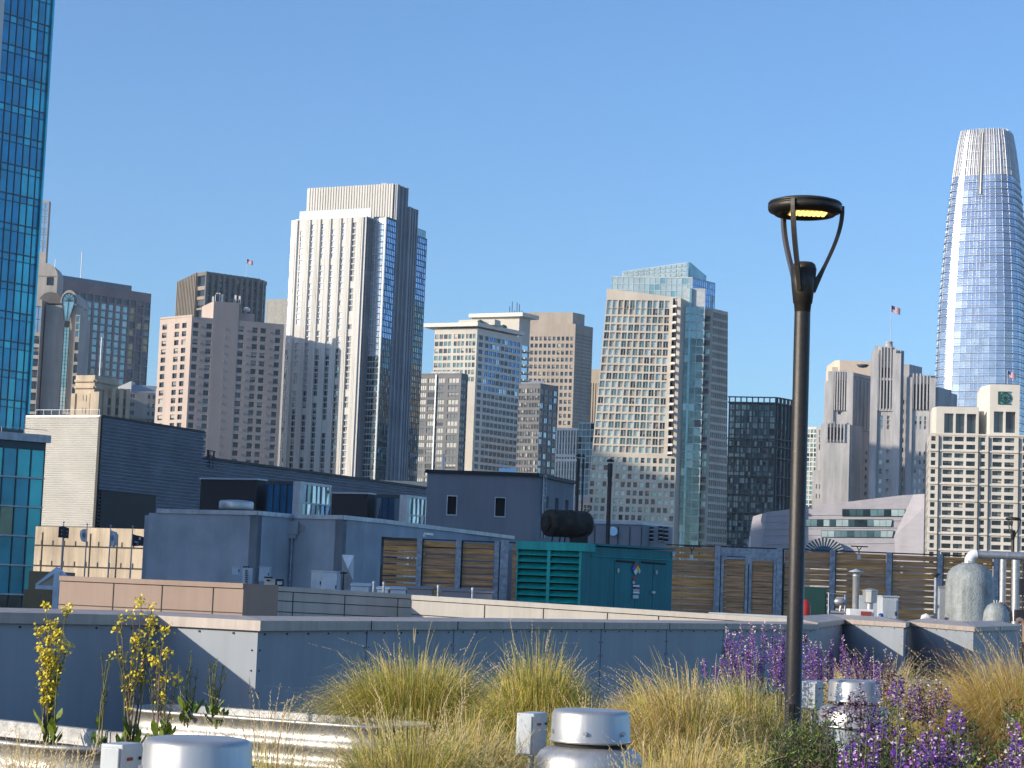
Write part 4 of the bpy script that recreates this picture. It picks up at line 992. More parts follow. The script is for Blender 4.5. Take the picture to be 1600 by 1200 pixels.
# emblem
em = MB(); c = at(1570, 621, -.32+.02); cz = zr(621)
def ep(x, z, o=0): q = c+dB2*x; n_ = Vector((dB2.y, -dB2.x)); return (q.x+n_.x*o, q.y+n_.y*o, cz+z)
s_ = 1.15
em.face([ep(-s_, -s_, .02), ep(s_, -s_, .02), ep(s_, s_, .02), ep(-s_, s_, .02)], 'glass_aqua'); em.build('emblem_plate', b.root)
em = MB()
for k in range(24):
    a0 = k*math.pi/12; a1 = (k+1)*math.pi/12
    em.face([ep(.15+.72*math.cos(a0), .72*math.sin(a0), .2), ep(.15+1.0*math.cos(a0), 1.0*math.sin(a0), .2), ep(.15+1.0*math.cos(a1), 1.0*math.sin(a1), .2), ep(.15+.72*math.cos(a1), .72*math.sin(a1), .2)], 'emblem_green')
for k in range(8):
    a = k*math.pi/4; x, z_ = math.cos(a), math.sin(a); w = .10 if k != 6 else .2
    em.face([ep(.15-z_*w, x*w, .21), ep(.15+x*.8-z_*w, z_*.8+x*w, .21), ep(.15+x*.8+z_*w, z_*.8-x*w, .21), ep(.15+z_*w, -x*w, .21)], 'emblem_green')
for x0_, x1_ in ((-s_, -.75),): em.face([ep(x0_, -s_, .12), ep(x1_, -s_, .12), ep(x1_, s_, .12), ep(x0_, s_, .12)], 'emblem_green')
for z0_, z1_ in ((s_-.14, s_), (-s_, -s_+.14)): em.face([ep(-s_, z0_, .13), ep(s_, z0_, .13), ep(s_, z1_, .13), ep(-s_, z1_, .13)], 'emblem_green')
em.build('emblem', b.root)
b.done()
usflag('flag_and_pole', 'tiny striped flag on the roof of the white gridded hotel', 1574, 579, 600, Y+4, 1.1)
# ================================================================ GROUND, NEAR ROOFS
g = MB(); g.face([(-1500, -700, GZ-.5), (1500, -700, GZ-.5), (1500, 1900, GZ-.5), (-1500, 1900, GZ-.5)], 'asphalt'); g.build('ground', kind='structure')
# parapet polyline of the garden : (px, py of the top front edge, Y)
GP = [(-120, 954, 18.4), (245, 961.5, 21.2), (404, 969.6, 20.6), (820, 971.2, 28.5), (1276, 975.5, 40.5)]
GP2 = [(1274, 973, 43), (1318, 967.5, 47), (1412, 973, 44.5), (1418, 971.5, 49)]
GP3 = [(1416, 971, 49.2), (1521, 979.5, 46), (1594, 977.5, 52)]
dk = MB(); pp_ = [P(*q) for q in GP+GP2[1:3]+GP3[1:]]
poly = [(-14, -4), (30, -4), (30, 40)]+[(p.x, p.y+.2) for p in reversed(pp_)]
dk.prism(poly, -1, 0, 'mulch'); dk.build('roof_garden_ground', kind='structure')
ly = MB(); ly.prism([(-12, 2), (26, 2), (26, 30), (12, 34), (3, 27), (-1.5, 19), (-3, 19), (-6, 16.5)], 0, .004*2, 'soil'); ly.build('planting_soil', kind='structure')
def parapet(name, label, pts, wall, cop, rise, over=.05, ch=.10, cw=.34, zb=0.):
    e = empty(name, (P(*pts[0]).x, P(*pts[0]).y, zb), label, 'parapet wall')
    ps = [P(*q) for q in pts]; A2 = [V2(p) for p in ps]; N = len(ps)
    ns_ = []
    for a, c in zip(A2, A2[1:]): d = (c-a).normalized(); ns_.append(Vector((d.y, -d.x)))
    def off(i, o):
        if i == 0: return A2[0]+ns_[0]*o
        if i == N-1: return A2[-1]+ns_[-1]*o
        m = (ns_[i-1]+ns_[i]).normalized(); return A2[i]+m*(o/max(.3, m.dot(ns_[i])))
    W = MB(); C = MB(); J = MB(); S = MB()
    for i in range(N-1):
        a, c = ps[i], ps[i+1]; A = A2[i]; B_ = A2[i+1]; d = (B_-A).normalized(); n = ns_[i]; L = (B_-A).length
        W.prism([off(i, -.25), A, B_, off(i+1, -.25)], zb, [a.z-.03, a.z-.03, c.z-.03, c.z-.03], wall)
        f0, f1, k0, k1 = off(i, over), off(i+1, over), off(i, -cw), off(i+1, -cw)
        C.face([(*f0, a.z-ch), (*f1, c.z-ch), (*f1, c.z), (*f0, a.z)], cop); C.face([(*f0, a.z), (*f1, c.z), (*k1, c.z+rise), (*k0, a.z+rise)], cop)
        C.face([(*k0, a.z+rise), (*k1, c.z+rise), (*k1, c.z-ch), (*k0, a.z-ch)], cop); C.face([(*f0, a.z-ch), (*k0, a.z-ch), (*k1, c.z-ch), (*f1, c.z-ch)], cop)
        for q, g0, g1 in ((a, f0, k0), (c, f1, k1)): C.face([(*g0, q.z-ch), (*g0, q.z), (*g1, q.z+rise), (*g1, q.z-ch)], cop)
        nj = max(1, int(L/2.4))
        for t in range(1, nj):
            q = A.lerp(B_, t/nj); z_ = a.z+(c.z-a.z)*t/nj
            J.obox((q.x+n.x*(over+.002), q.y+n.y*(over+.002), z_-ch-.003), .008, .01, ch+.006, 'joint', d)
            J.obox((q.x+n.x*.004, q.y+n.y*.004, zb), .005, .006, z_-zb-ch, 'panel_joint', d)
        ns = int(L/.55)
        for t in range(ns+1):
            q = A.lerp(B_, (t+.3)/(ns+1)); z_ = a.z+(c.z-a.z)*t/(ns+1)-ch-.045
            S.obox((q.x+n.x*.004, q.y+n.y*.004, z_), .02, .012, .02, 'steel_dark', d)
        for u in [k_/nj for k_ in range(nj+1)]:
            for dz in (.2, .4, .62, .84):
                for s_ in (-.06, .06):
                    q = A.lerp(B_, u) + d*(s_ if 0 < u < 1 else (abs(s_) if u == 0 else -abs(s_))); z_ = a.z+(c.z-a.z)*u-ch-dz
                    S.obox((q.x+n.x*.004, q.y+n.y*.004, z_), .014, .010, .014, 'steel_dark', d)
    W.build('wall', e); C.build('coping', e); J.build('panel_joints', e); S.build('screws', e)
    return e, ps
e, gp = parapet('parapet_wall', 'long blue grey panel parapet with metal coping around the roof garden', GP, 'panel_grey', 'coping_tan', .035)
a, c = gp[3], gp[4]; d = (V2(c)-V2(a)).normalized(); n = Vector((d.y, -d.x)); q = hit(1133, 1018, V2(a), d)
m_ = MB(); m_.obox((q.x+n.x*.06, q.y+n.y*.06, Z(1133, 1026, q.y)), .09, .1, .19, 'coping_grey', d); m_.build('outlet_box', e)
q = hit(1256, 1000, V2(a), d); m_ = MB(); m_.obox((q.x+n.x*.03, q.y+n.y*.03, Z(1256, 1004, q.y)), .10, .05, .17, 'label_red', d); m_.build('red_plate', e)
parapet('parapet_wall', 'stepped grey parapet section with sunlit top corner behind the purple sage', GP2, 'panel_grey', 'coping_tan', .10, cw=.55)
parapet('parapet_wall', 'grey parapet section with pale coping in front of the big grey tank', GP3, 'panel_grey', 'coping_tan', .10, cw=.55)
m_ = MB(); p = P(1594, 977.5, 52)
m_.prism([(p.x-.1, p.y), (p.x-.1, p.y+.4), (p.x-6, p.y+14), (p.x-6.4, p.y+14)], 0, p.z-.03, 'panel_grey')
# (return of that parapet away from the camera)
m_.build('parapet_return', label='grey parapet end turning away beside the small tank', cat='parapet wall')

# second roof (mechanical yard), deck
yd = MB(); yd.prism([(-10.6, 52), (-6, 50), (9, 57), (12, 53), (32, 53), (32, 120), (-22, 120), (-14, 84)], -2, -.35, 'roofing'); yd.build('mechanical_roof', kind='structure')
def panelwall(name, label, a, c, zb, mat_, rowspx, joints, coph=.17, mcop=None):
    A = P(*a); B_ = P(*c); d = (V2(B_)-V2(A)).normalized(); n = Vector((d.y, -d.x)); e = empty(name, (A.x, A.y, zb), label, 'parapet wall')
    W = MB(); W.prism([V2(A)-n*.5, V2(A), V2(B_), V2(B_)-n*.5], zb, [A.z-.02, A.z-.02, B_.z-.02, B_.z-.02], mat_); W.build('wall', e)
    C = MB(); C.prism([V2(A)-n*.6, V2(A)+n*.04, V2(B_)+n*.04, V2(B_)-n*.6], [A.z-coph, A.z-coph, B_.z-coph, B_.z-coph], [A.z, A.z, B_.z, B_.z], mcop or mat_); C.build('coping', e)
    J = MB()
    J.mesh([(*(V2(A)+n*.006), A.z-coph-.02), (*(V2(B_)+n*.006), B_.z-coph-.02), (*(V2(B_)+n*.006), B_.z-coph), (*(V2(A)+n*.006), A.z-coph)], [(0, 1, 2, 3)], 'joint')
    for dz in rowspx: J.mesh([(*(V2(A)+n*.006), A.z-dz-.022), (*(V2(B_)+n*.006), B_.z-dz-.022), (*(V2(B_)+n*.006), B_.z-dz), (*(V2(A)+n*.006), A.z-dz)], [(0, 1, 2, 3)], 'joint')
    for x in joints:
        q = hit(x, 930, V2(A), d); J.obox((q.x+n.x*.006, q.y+n.y*.006, zb), .022, .01, A.z-zb-coph+.01+(B_.z-A.z)*((q-V2(A)).length/(V2(B_)-V2(A)).length), 'joint', d)
    J.build('panel_joints', e); return V2(A), V2(B_), d, n
A1, B1, d1, n1_ = panelwall('panel_parapet', 'tan brown panelled parapet in sunlight at left', (94, 899.5, 52), (381, 911.5, 50), -1.5, 'panel_brown', (.70,), (177, 253, 333), .12)
m_ = MB(); q = B1+DA*1.6; zt_ = P(381, 911.5, 50).z; m_.prism([B1+Vector((.0, .02)), q, q-Vector((.5, -.1)), B1-Vector((.5, -.3))], -1.5, zt_-.01, 'panel_brown'); m_.build('parapet_return', label='narrow shaded end of the tan brown parapet turning away', cat='parapet wall')
panelwall('panel_parapet', 'mid grey shaded panelled parapet between the tan one and the cream one', (404, 914, 53), (646, 929, 58), -1.5, 'panel_cream', (.36, .64), (458, 539, 622), .12)
panelwall('panel_parapet', 'cream panelled parapet in front of the teal generator', (644, 929.5, 57), (1300, 971, 52.5), -1.5, 'panel_cream', (.52,), (758, 850, 950, 1030, 1135, 1210), .13)

# ---- corrugated building
Y = 250
e = empty('corrugated_building', loc(157, Y, GZ), 'large windowless building clad in horizontal corrugated metal, sunlit front and dark side', 'building')
pc = V2(P(157, 652, Y)); z1 = Z(157, 652, Y); pl = hit(40.5, 650, pc, DB); pm = hit(318, 676, pc, DA); pr = hit(680, 767, pc, DA); zl = Z(330, 719, pm.y+3)
def corr(a, c, z0, z1, pitch, m, am=.16):
    mb = MB(); d = (V2(c)-V2(a)).normalized(); n = Vector((d.y, -d.x)); z = z0; k = 0
    while z < z1-.01:
        zz = min(z+pitch*.5, z1); o0 = 0 if k % 2 == 0 else am; o1 = am if k % 2 == 0 else 0
        mb.face([(*(V2(a)+n*o0), z), (*(V2(c)+n*o0), z), (*(V2(c)+n*o1), zz), (*(V2(a)+n*o1), zz)], m); z = zz; k += 1
    return mb
pit = 3.45*Y/F
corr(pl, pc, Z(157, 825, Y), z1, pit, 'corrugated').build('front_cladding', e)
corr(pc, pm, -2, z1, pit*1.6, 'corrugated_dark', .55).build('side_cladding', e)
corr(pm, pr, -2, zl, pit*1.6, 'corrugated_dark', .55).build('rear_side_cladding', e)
m_ = MB(); m_.prism([pl-Vector((0, -.3)), pc+Vector((-.3, .3)), pm+Vector((-.3, 0)), pl+(pm-pc)], GZ, z1-.05, 'corrugated_dark', 'roofing'); m_.prism([pm+Vector((-.2, .1)), pr+Vector((-.3, 0)), pr-DB*40, pm-DB*40], GZ, zl-.05, 'corrugated_dark', 'roofing'); m_.build('core', e)
m_ = MB(); m_.obox((pc.x+.05, pc.y-.1, GZ), .35, .35, z1-GZ+.1, 'black_panel', DB); 
m_.prism([pc+Vector((.2, -.2)), pm+Vector((.2, -.2)), pm+Vector((-.5, 0)), pc+Vector((-.5, .1))], z1-.05, z1+.3, 'black_panel'); m_.prism([pm+Vector((.2, -.2)), pr+Vector((.2, -.2)), pr+Vector((-.5, 0)), pm+Vector((-.5, .1))], zl-.05, zl+.3, 'black_panel'); m_.prism([pl, pc+Vector((0, -.25)), pc+Vector((0, .2)), pl+Vector((0, .3))], z1-.02, z1+.25, 'corrugated'); m_.build('trim', e)
# dark recess on the side wall
q0 = hit(150, 770, pc, DA)if False else pc+DA*.3; q1 = hit(237, 790, pc, DA); nA = Vector((DA.y, -DA.x))
m_ = MB(); m_.prism([q0+nA*.05, q0+nA*.6, q1+nA*.6, q1+nA*.05], GZ, Z(157, 766, Y), 'black_panel'); m_.build('dark_panel', e)
# ladder
def ladder(mb, px, Y, y0, y1, w=.5, m='steel_dark', cage=False, d=(1, 0)):
    a = P(px, y1, Y); zt_ = Z(px, y0, Y); d = Vector((d[0], d[1], 0)).normalized()
    for s_ in (-1, 1): mb.tube([a+d*s_*w/2, Vector((a.x, a.y, zt_))+d*s_*w/2], w*.09, m, 5)
    z = a.z+.3
    while z < zt_: mb.tube([Vector((a.x, a.y, z))-d*w/2, Vector((a.x, a.y, z))+d*w/2], w*.06, m, 4); z += w*.7
    if cage:
        for z in [a.z+(zt_-a.z)*k/5 for k in range(2, 6)]:
            mb.tube([Vector((a.x, a.y, z))+d*w*.75*math.cos(t)+Vector((0, -1, 0))*w*.9*math.sin(t) for t in [math.pi*k/6 for k in range(7)]], w*.06, m, 4)
        for t in (.7, 1.57, 2.4):
            o = d*w*.75*math.cos(t)+Vector((0, -1, 0))*w*.9*math.sin(t); mb.tube([Vector((a.x, a.y, a.z+(zt_-a.z)*.4))+o, Vector((a.x, a.y, zt_))+o], w*.05, m, 4)
m_ = MB(); ladder(m_, 328, pm.y+2, 705, 748, 1.3, cage=True, d=DA); m_.build('roof_ladder', e)
m_ = MB(); 
for (x0, x1, yy) in ((78, 110, 640),):
    a = hit(50, 648, pc, DB); c = hit(150, 650, pc, DB)
    for k in range(9): q = a.lerp(c, k/8)+Vector((0, 2)); m_.tube([(q.x, q.y, z1), (q.x, q.y, z1+1.1)], .05, 'coping_grey', 4)
    m_.tube([(a.x, a.y+2, z1+1.1), (c.x, c.y+2, z1+1.1)], .05, 'coping_grey', 4)
m_.build('roof_rail', e)
# low rooftop vault on the corrugated building
q = P(103, 649, 262); m_ = MB(); pts = [(q.x+2.0*math.cos(t), z1+1.15*math.sin(t)) for t in [math.pi*k/8 for k in range(9)]]
m_.face([(x, 262, z) for x, z in pts], 'glass_mid')
for k in range(8): m_.face([(pts[k][0], 262, pts[k][1]), (pts[k+1][0], 262, pts[k+1][1]), (pts[k+1][0], 268, pts[k+1][1]), (pts[k][0], 268, pts[k][1])], 'black_panel')
m_.obox((q.x-3.2, 263, z1), 3.2, 3, .95, 'black_panel'); m_.build('roof_skylight', e)

# pale sunlit roof far behind
m_ = MB(); a = P(572, 749.5, 470); c = P(690, 753, 470); m_.prism([(a.x, a.y), (c.x+10, c.y), (c.x+10, c.y+50), (a.x-12, a.y+40)], GZ, [a.z, c.z, c.z, a.z], 'roof_pale')
m_.build('pale_roof_building', label='low building with a sunlit cream roof edge below the white ribbed tower', cat='building')

# ---- dark boxes and glass lanterns beside the corrugated wall
def darkbox(px0, py0, x1, xr, Y, label, ybot=820, m='black_panel'):
    e = empty('rooftop_enclosure', loc(px0, Y, GZ), label, 'enclosure', 'black rooftop enclosures')
    c0 = V2(P(x1, py0, Y)); l0 = hit(px0, py0, c0, DB); r0 = hit(xr, py0, c0, DA); z = Z(x1, py0, Y); m_ = MB()
    m_.prism([l0, c0, r0, l0+(r0-c0)], GZ, z, m); m_.build('housing', e)
    m_ = MB(); m_.prism([l0-DB*.1+nB_*.1, c0+nB_*.1+DB*.1, r0+DB*.1, l0+(r0-c0)], z, z+.12, 'corrugated_dark'); m_.build('cap', e); return c0, r0, z
nB_ = Vector((DB.y, -DB.x))
c0, r0, zb_ = darkbox(314, 750, 402, 417, 150, 'larger plain black enclosure beside the dark corrugated wall')
def lantern(label, x0, xc, xr, yt, Y, nl, nr):
    e = empty('glass_lantern', loc(xc, Y, GZ), label, 'glass box', 'rooftop glass lanterns')
    c0 = V2(P(xc, yt, Y)); l0 = hit(x0, yt, c0, DB); r0 = hit(xr, yt, c0, DA); z = Z(xc, yt, Y)
    bb = Bld.__new__(Bld); bb.root = e; bb.wins = []; bb.mb = {}; 
    rws = [(z-.25-2.6*k, z-.25-2.6*k-2.45) for k in range(2)]
    bb.facade(l0, c0-DB*.6, zb0, z, 'mullion_dark', ncols(nl, .93), rws, choose(bluedeep=1, sky=1), .08, part='frame', jit=.02)
    bb.part('frame').prism([c0-DB*.6, c0+nB_*.05, c0+DA*.4, c0-DB*.6+DA*.4], zb0, z, 'coping_grey')
    bb.facade(c0+DA*.4, r0, zb0, z, 'coping_grey', ncols(nr, .92), [(z-.2-1.35*k, z-.2-1.35*k-1.25) for k in range(4)], choose(sky=3, bluedeep=2, cyan=1), .08, part='side_frame', jit=.03)
    bb.part('back').prism([l0+DA*.3, c0+DA*.5-DB*.3, r0-DB*.3, l0+(r0-c0)], zb0, z-.05, 'slate_stone')
    bb.done('pane')
zb0 = -3
lantern('blue glass lantern box directly right of the larger black enclosure', 417, 470, 519, 752, 148, 4, 6)
darkbox(519, 772, 575, 587, 158, 'smaller black enclosure between the two glass lantern boxes')
lantern('blue glass lantern box beside the left edge of the slate penthouse', 587, 636, 672, 773, 156, 4, 5)

# ---- cream concrete wall, flags, tent
Y = 175
c0 = V2(P(236, 829, Y)); l0 = hit(56, 822, c0, DB); z1 = Z(236, 827, Y); e = empty('concrete_wall', loc(150, Y, GZ), 'cream concrete panel wall with stained joints behind the four flags', 'wall')
m_ = MB(); m_.prism([l0, c0, c0+DA*1.0, l0+DA*1.0], GZ, z1, 'concrete_cream'); m_.build('wall', e)
m_ = MB()
for x in (66, 99, 141, 183, 228): q = hit(x, 850, c0, DB); m_.obox((q.x+nB_.x*.02, q.y+nB_.y*.02, Z(150, 905, Y)), .10, .05, z1-Z(150, 905, Y)-.5, 'joint', DB)
for yy in (854, 886.5): 
    z_ = Z(150, yy, Y); m_.prism([l0+nB_*.03, c0+nB_*.03, c0, l0], z_-.06, z_+.06, 'joint')
    for k in range(10): q = l0.lerp(c0, .06+k*.1); m_.obox((q.x+nB_.x*.03, q.y+nB_.y*.03, z_), .08, .05, .45, 'steel_dark', DB)
m_.build('joints', e)
specs = [('dark flag folded almost edge-on, leftmost of the four flagpoles', 96, 818, 'flag_dark', -1), ('white flag with dark emblem hanging left of its pole', 133, 821, 'flag_white', -2), ('white flag with small emblem bulging right of its pole', 170, 823, 'flag_white', 1.2), ('dark flag with white emblem spread open, rightmost of the four flagpoles', 204.5, 824.5, 'flag_dark', 2)]
for lb, x, yt, mm, sh in specs:
    Yf = 150; base = P(x-3, 930, Yf); zt_ = Z(x, yt, Yf); e = empty('flag_and_pole', base, lb, 'flag', 'four flagpoles in front of the cream wall')
    m_ = MB(); m_.tube([base, (base.x, base.y, zt_)], [.07, .04], 'coping_grey', 6); m_.lathe((base.x, base.y, zt_), [(0, 0), (.09, .08), (0, .17)], 'coping_grey', 8); m_.build('pole', e)
    fl = MB(); nx, nz = 8, 8
    def g(i, j, o=0):
        u = i/nx; v = j/nz
        if sh == -1: x_ = -.34+u*.74; z_ = -.15-v*.72-abs(u-.45)*.2-u*.05-(.0 if v < .5 else (1-abs(u-.45)*1.3)*-.12*-1)
        elif sh == -2: x_ = -.04-u*.48*(1-.45*(v-.4)**2*4*.5); z_ = -.25-v*.95-u*u*.10*(1 if v < .5 else -1)
        elif sh == 1.2: x_ = .04+u*.52*(1-1.2*(v-.42)**2); z_ = -.25-v*1.1-u*.12
        else: x_ = .05+u*1.12; z_ = -.45-v*.85-u*.28*(1-v)-.02*math.sin(u*9)
        return (base.x+x_, base.y-.05+.09*math.sin(u*8)-o, zt_+z_)
    for i in range(nx):
        for j in range(nz): fl.face([g(i, j+1), g(i+1, j+1), g(i+1, j), g(i, j)], mm)
    ob = fl.build('cloth', e)
    em = MB(); mc = 'flag_white' if mm == 'flag_dark' else 'slate_stone'
    if sh == 2:
        em.face([g(3.3, 3.2, .05), g(4.3, 3.2, .05), g(4.3, 1.4, .05), g(3.8, .8, .05), g(3.3, 1.4, .05)], mc); em.face([g(1, 5.2, .05), g(7, 5.2, .05), g(7, 4.5, .05), g(1, 4.5, .05)], mc); em.face([g(2, 6.5, .05), g(6, 6.5, .05), g(6, 6.2, .05), g(2, 6.2, .05)], mc)
    elif sh == -1: em.face([g(2, 3.6, .05), g(7, 3.6, .05), g(7, 2.8, .05), g(2, 2.8, .05)], mc); em.face([g(2, 5.4, .05), g(7, 5.4, .05), g(7, 4.9, .05), g(2, 4.9, .05)], mc)
    else: em.face([g(2.5+1.9*math.cos(t), 3.8+1.6*math.sin(t), .05) for t in [k*math.pi/5 for k in range(10)]], mc)
    em.build('emblem', ob)
# tent
Yt = 120; a = P(88, 886, Yt); e = empty('marquee_tent', (a.x, a.y, GZ), 'white marquee tent with pitched roof below the flags at left', 'tent')
L_ = P(56, 912, Yt); R_ = P(101, 899, Yt); bk = Vector((-1.5, 8, 0)); m_ = MB()
m_.face([L_, a, a+bk, L_+bk], 'tent_white'); m_.face([a, R_, R_+bk, a+bk], 'tent_white'); dn = Vector((0, 0, -.16)); fo_ = Vector((0, -.03, 0))
m_.face([L_+fo_, a+fo_, a+fo_+dn*2, L_+fo_+dn], 'tent_white'); m_.face([a+fo_, R_+fo_, R_+fo_+dn, a+fo_+dn*2], 'tent_white'); m_.build('canopy', e)
m_ = MB(); m_.face([L_+Vector((0, .1, -.1)), a+Vector((0, .1, -.2)), Vector((a.x, a.y+.1, L_.z-.1))], 'sandstone'); m_.face([a+Vector((0, .1, -.2)), R_+Vector((0, .1, -.1)), Vector((R_.x, a.y+.1, L_.z-.1)), Vector((a.x, a.y+.1, L_.z-.1))], 'sandstone'); m_.build('gable', e)
m_ = MB(); m_.obox((a.x+.1, a.y-.1, GZ), .34, .3, a.z-GZ-.25, 'tent_white'); m_.prism([(L_.x, a.y-.05), (R_.x, a.y-.05), (R_.x, a.y+.05), (L_.x, a.y+.05)], L_.z-.3, L_.z-.08, 'tent_white'); m_.build('frame', e)
m_ = MB(); m_.prism([(L_.x-1, a.y+1.5), (R_.x, a.y+1.5), (R_.x, a.y+1.7), (L_.x-1, a.y+1.7)], GZ, L_.z-.35, 'glass_black'); m_.build('glazed_wall', e)
# street level dark building front behind the tent
m_ = MB(); q = P(80, 930, 135); m_.obox((q.x, q.y, GZ), 1.9, 5, Z(70, 893, 135)-GZ, 'glass_black'); m_.build('shopfront_block', label='dark glazed low building behind the white marquee tent', cat='building')

# ---- grey stucco volume
e = empty('stucco_plant_room', loc(400, 100, -.35), 'long stepped grey stucco rooftop block with pale metal coping', 'building')
Y0 = 98; p = [V2(P(246, 800, Y0))]
for (x, y, d) in ((402.5, 805, DB), (457, 811, DA), (536, 812, DB), (597, 820, DA), (802, 838, Vector((.30, .95)).normalized())): p.append(hit(x, y, p[-1], d))
zt = Z(402, 805, p[1].y)
nb = [V2(P(236, 800, Y0+4))]
W = MB()
def seg(a, c, z0, z1, w=.4):
    d = (c-a).normalized(); n = Vector((d.y, -d.x)); W.prism([a-n*w, a, c, c-n*w], z0, z1, 'stucco_grey')
for a, c in zip(p[:5], p[1:5]): seg(a, c, -.35, zt)
W.prism([p[0]+Vector((.3, .6)), p[1]+Vector((-.1, .6)), p[2]+Vector((-.6, 0)), p[3]+Vector((-.4, .5)), p[4]+Vector((-.6, 0)), p[5]+Vector((-.8, 0)), p[5]+Vector((-6, 6)), p[0]+Vector((3, 30))], zt-.6, zt-.3, 'roofing')
zb5 = Z(597, 838, p[4].y); seg(p[4], p[5], zb5, zt); W.prism([p[0]-Vector((.4, 0)), p[0], p[0]+DA*16, p[0]+DA*16-Vector((.4, 0))], -.35, zt, 'stucco_grey')
W.build('wall', e)
C = MB()
for k, (a, c) in enumerate(zip(p, p[1:])):
    d = (c-a).normalized(); n = Vector((d.y, -d.x)); C.prism([a-n*.5-d*.0, a+n*.08, c+n*.08, c-n*.5], zt+.002*k, zt+.20+.002*k, 'coping_grey')
C.build('coping', e)
m_ = MB(); m_.obox((nb[0].x, nb[0].y, -.35), .5, .5, zt+.35, 'stucco_grey'); m_.build('side_pier', e)
q = hit(460, 815, p[2], DB)+nB_*.15; m_ = MB()
m_.prism([q+Vector((-.28, -.2)), q+Vector((.28, -.2)), q+Vector((.28, .2)), q+Vector((-.28, .2))], zt-.75, zt-.15, 'slate_stone'); m_.prism([q+Vector((-.18, -.14)), q+Vector((.18, -.14)), q+Vector((.18, .14)), q+Vector((-.18, .14))], zt-.95, zt-.75, 'slate_stone'); m_.tube([(q.x, q.y-.02, -.35), (q.x, q.y-.02, zt-.9)], .055, 'galv_post', 8); m_.lathe((q.x-.25, q.y-.2, zt-.02), [(0, 0), (.12, 0), (.12, .14), (0, .18)], 'coping_grey', 10)
m_.build('downpipe', e)
def box_on(name, label, cat, x0, x1, y0, y1, Y, m, dep=.5, d=(1, 0), group=None, door=False, d2=0):
    a = P(x0, y1, Y); c = P(x1, y1, Y); h = Z(x0, y0, Y)-a.z; e = empty(name, ((a.x+c.x)/2, Y, a.z), label, cat, group)
    m_ = MB(); m_.obox(((a.x+c.x)/2, Y+dep/2, a.z), (c.x-a.x), dep, h, m, d); m_.build('body', e, bevel=.02)
    if door:
        m_ = MB(); m_.obox(((a.x+c.x)/2, Y-.01, a.z+h*.06), (c.x-a.x)*.86, .03, h*.86, m, d); m_.build('door', e, bevel=.008)
        m_ = MB(); m_.obox((c.x-.12*(c.x-a.x), Y-.05, a.z+h*.45), .04, .05, .12, 'steel_dark', d); m_.build('handle', e)
        m_ = MB(); m_.obox(((a.x+c.x)/2, Y+dep/2, a.z+h), (c.x-a.x)*1.06, dep*1.1, .04, m, d); m_.build('lid', e)
    return e
box_on('wall_box', 'small grey junction box on the stucco wall above the tan parapet', 'junction box', 362, 374.5, 885.5, 900, 88, 'box_blue', .3, door=True)
e_ = box_on('pump_box', 'pale blue box with a dark perforated strip beside the stucco corner', 'equipment box', 377.5, 391.5, 887, 925, 78, 'box_blue', .4)
m_ = MB()
for k in range(9): q = P(385, 890+k*3.4, 77.9); m_.obox((q.x, q.y, q.z-.07), .09, .04, .05, 'black_rubber')
for k in range(3): q = P(381+k*3.5, 887, 78.1); m_.obox((q.x, q.y, q.z), .06, .06, .06, 'black_rubber')
m_.build('perforated_strip', e_)
box_on('meter_box', 'plain blue grey cabinet on the shaded side of the stucco corner', 'cabinet', 404, 421, 886.5, 909, 92, 'box_blue', .5, door=True)
e_ = box_on('control_box', 'low beige controller with dark knobs behind the grey parapet', 'controller', 412, 428, 904, 925, 72, 'slab_cream', .3)
m_ = MB(); q = P(419, 907, 71.9); m_.lathe((q.x, q.y, q.z-.03), [(0, 0), (.06, 0), (.06, .06), (0, .06)], 'black_rubber', 8); m_.obox((q.x, q.y, q.z+.08), .28, .1, .05, 'black_rubber'); m_.build('knob', e_)
e_ = box_on('control_box', 'low black box with a pale end next to the beige controller', 'controller', 428.5, 441.5, 904.5, 925, 73, 'black_rubber', .3)
m_ = MB(); q = P(437, 911, 72.9); m_.obox((q.x, q.y, q.z-.06), .18, .06, .12, 'box_grey'); m_.build('end_plate', e_)
box_on('cabinet', 'grey cabinet half hidden behind the pale blue square cabinet', 'cabinet', 485, 502, 892.5, 930, 74, 'box_grey', .5, door=True)
box_on('cabinet', 'pale blue square cabinet with vents in front of the stucco wall', 'cabinet', 502, 527, 893.5, 940, 72, 'box_blue', .6, d=(1, -.15), door=True)
m_ = MB(); q = P(535, 935, 72); t_ = Z(535, 893, 72); m_.tube([q, (q.x, q.y, t_)], .035, 'steel_dark', 6); m_.tube([(q.x-.12, q.y, t_-.05), (q.x+.12, q.y, t_-.05)], .03, 'steel_dark', 5); m_.build('standpipe', label='thin dark standpipe beside the pale blue square cabinet', cat='pipe')
# folded metal hood
Yh = 82; m_ = MB(); c_ = [P(534, 866.5, Yh), P(553, 867.5, Yh), P(552, 908, Yh), P(534, 885, Yh), P(543.5, 889, Yh-.4), P(534.5, 920, Yh), P(551, 920, Yh)]
m_.face([c_[0], c_[1], c_[4]], 'white_paint'); m_.face([c_[0], c_[4], c_[3], ], 'alu_dull'); m_.face([c_[1], c_[2], c_[4]], 'white_paint'); m_.face([c_[3], c_[4], c_[2], c_[6], c_[5]], 'alu_dull'); m_.face([c_[0], c_[5], c_[5]+Vector((0, .4, 0)), c_[0]+Vector((0, .4, 0))], 'alu_dull'); m_.face([c_[1], c_[6], c_[6]+Vector((0, .4, 0)), c_[1]+Vector((0, .4, 0))], 'alu_dull'); m_.face([c_[0], c_[1], c_[1]+Vector((0, .4, 0)), c_[0]+Vector((0, .4, 0))], 'alu_dull')
m_.build('metal_hood', label='pale folded metal hood standing against the stucco wall', cat='metal hood')
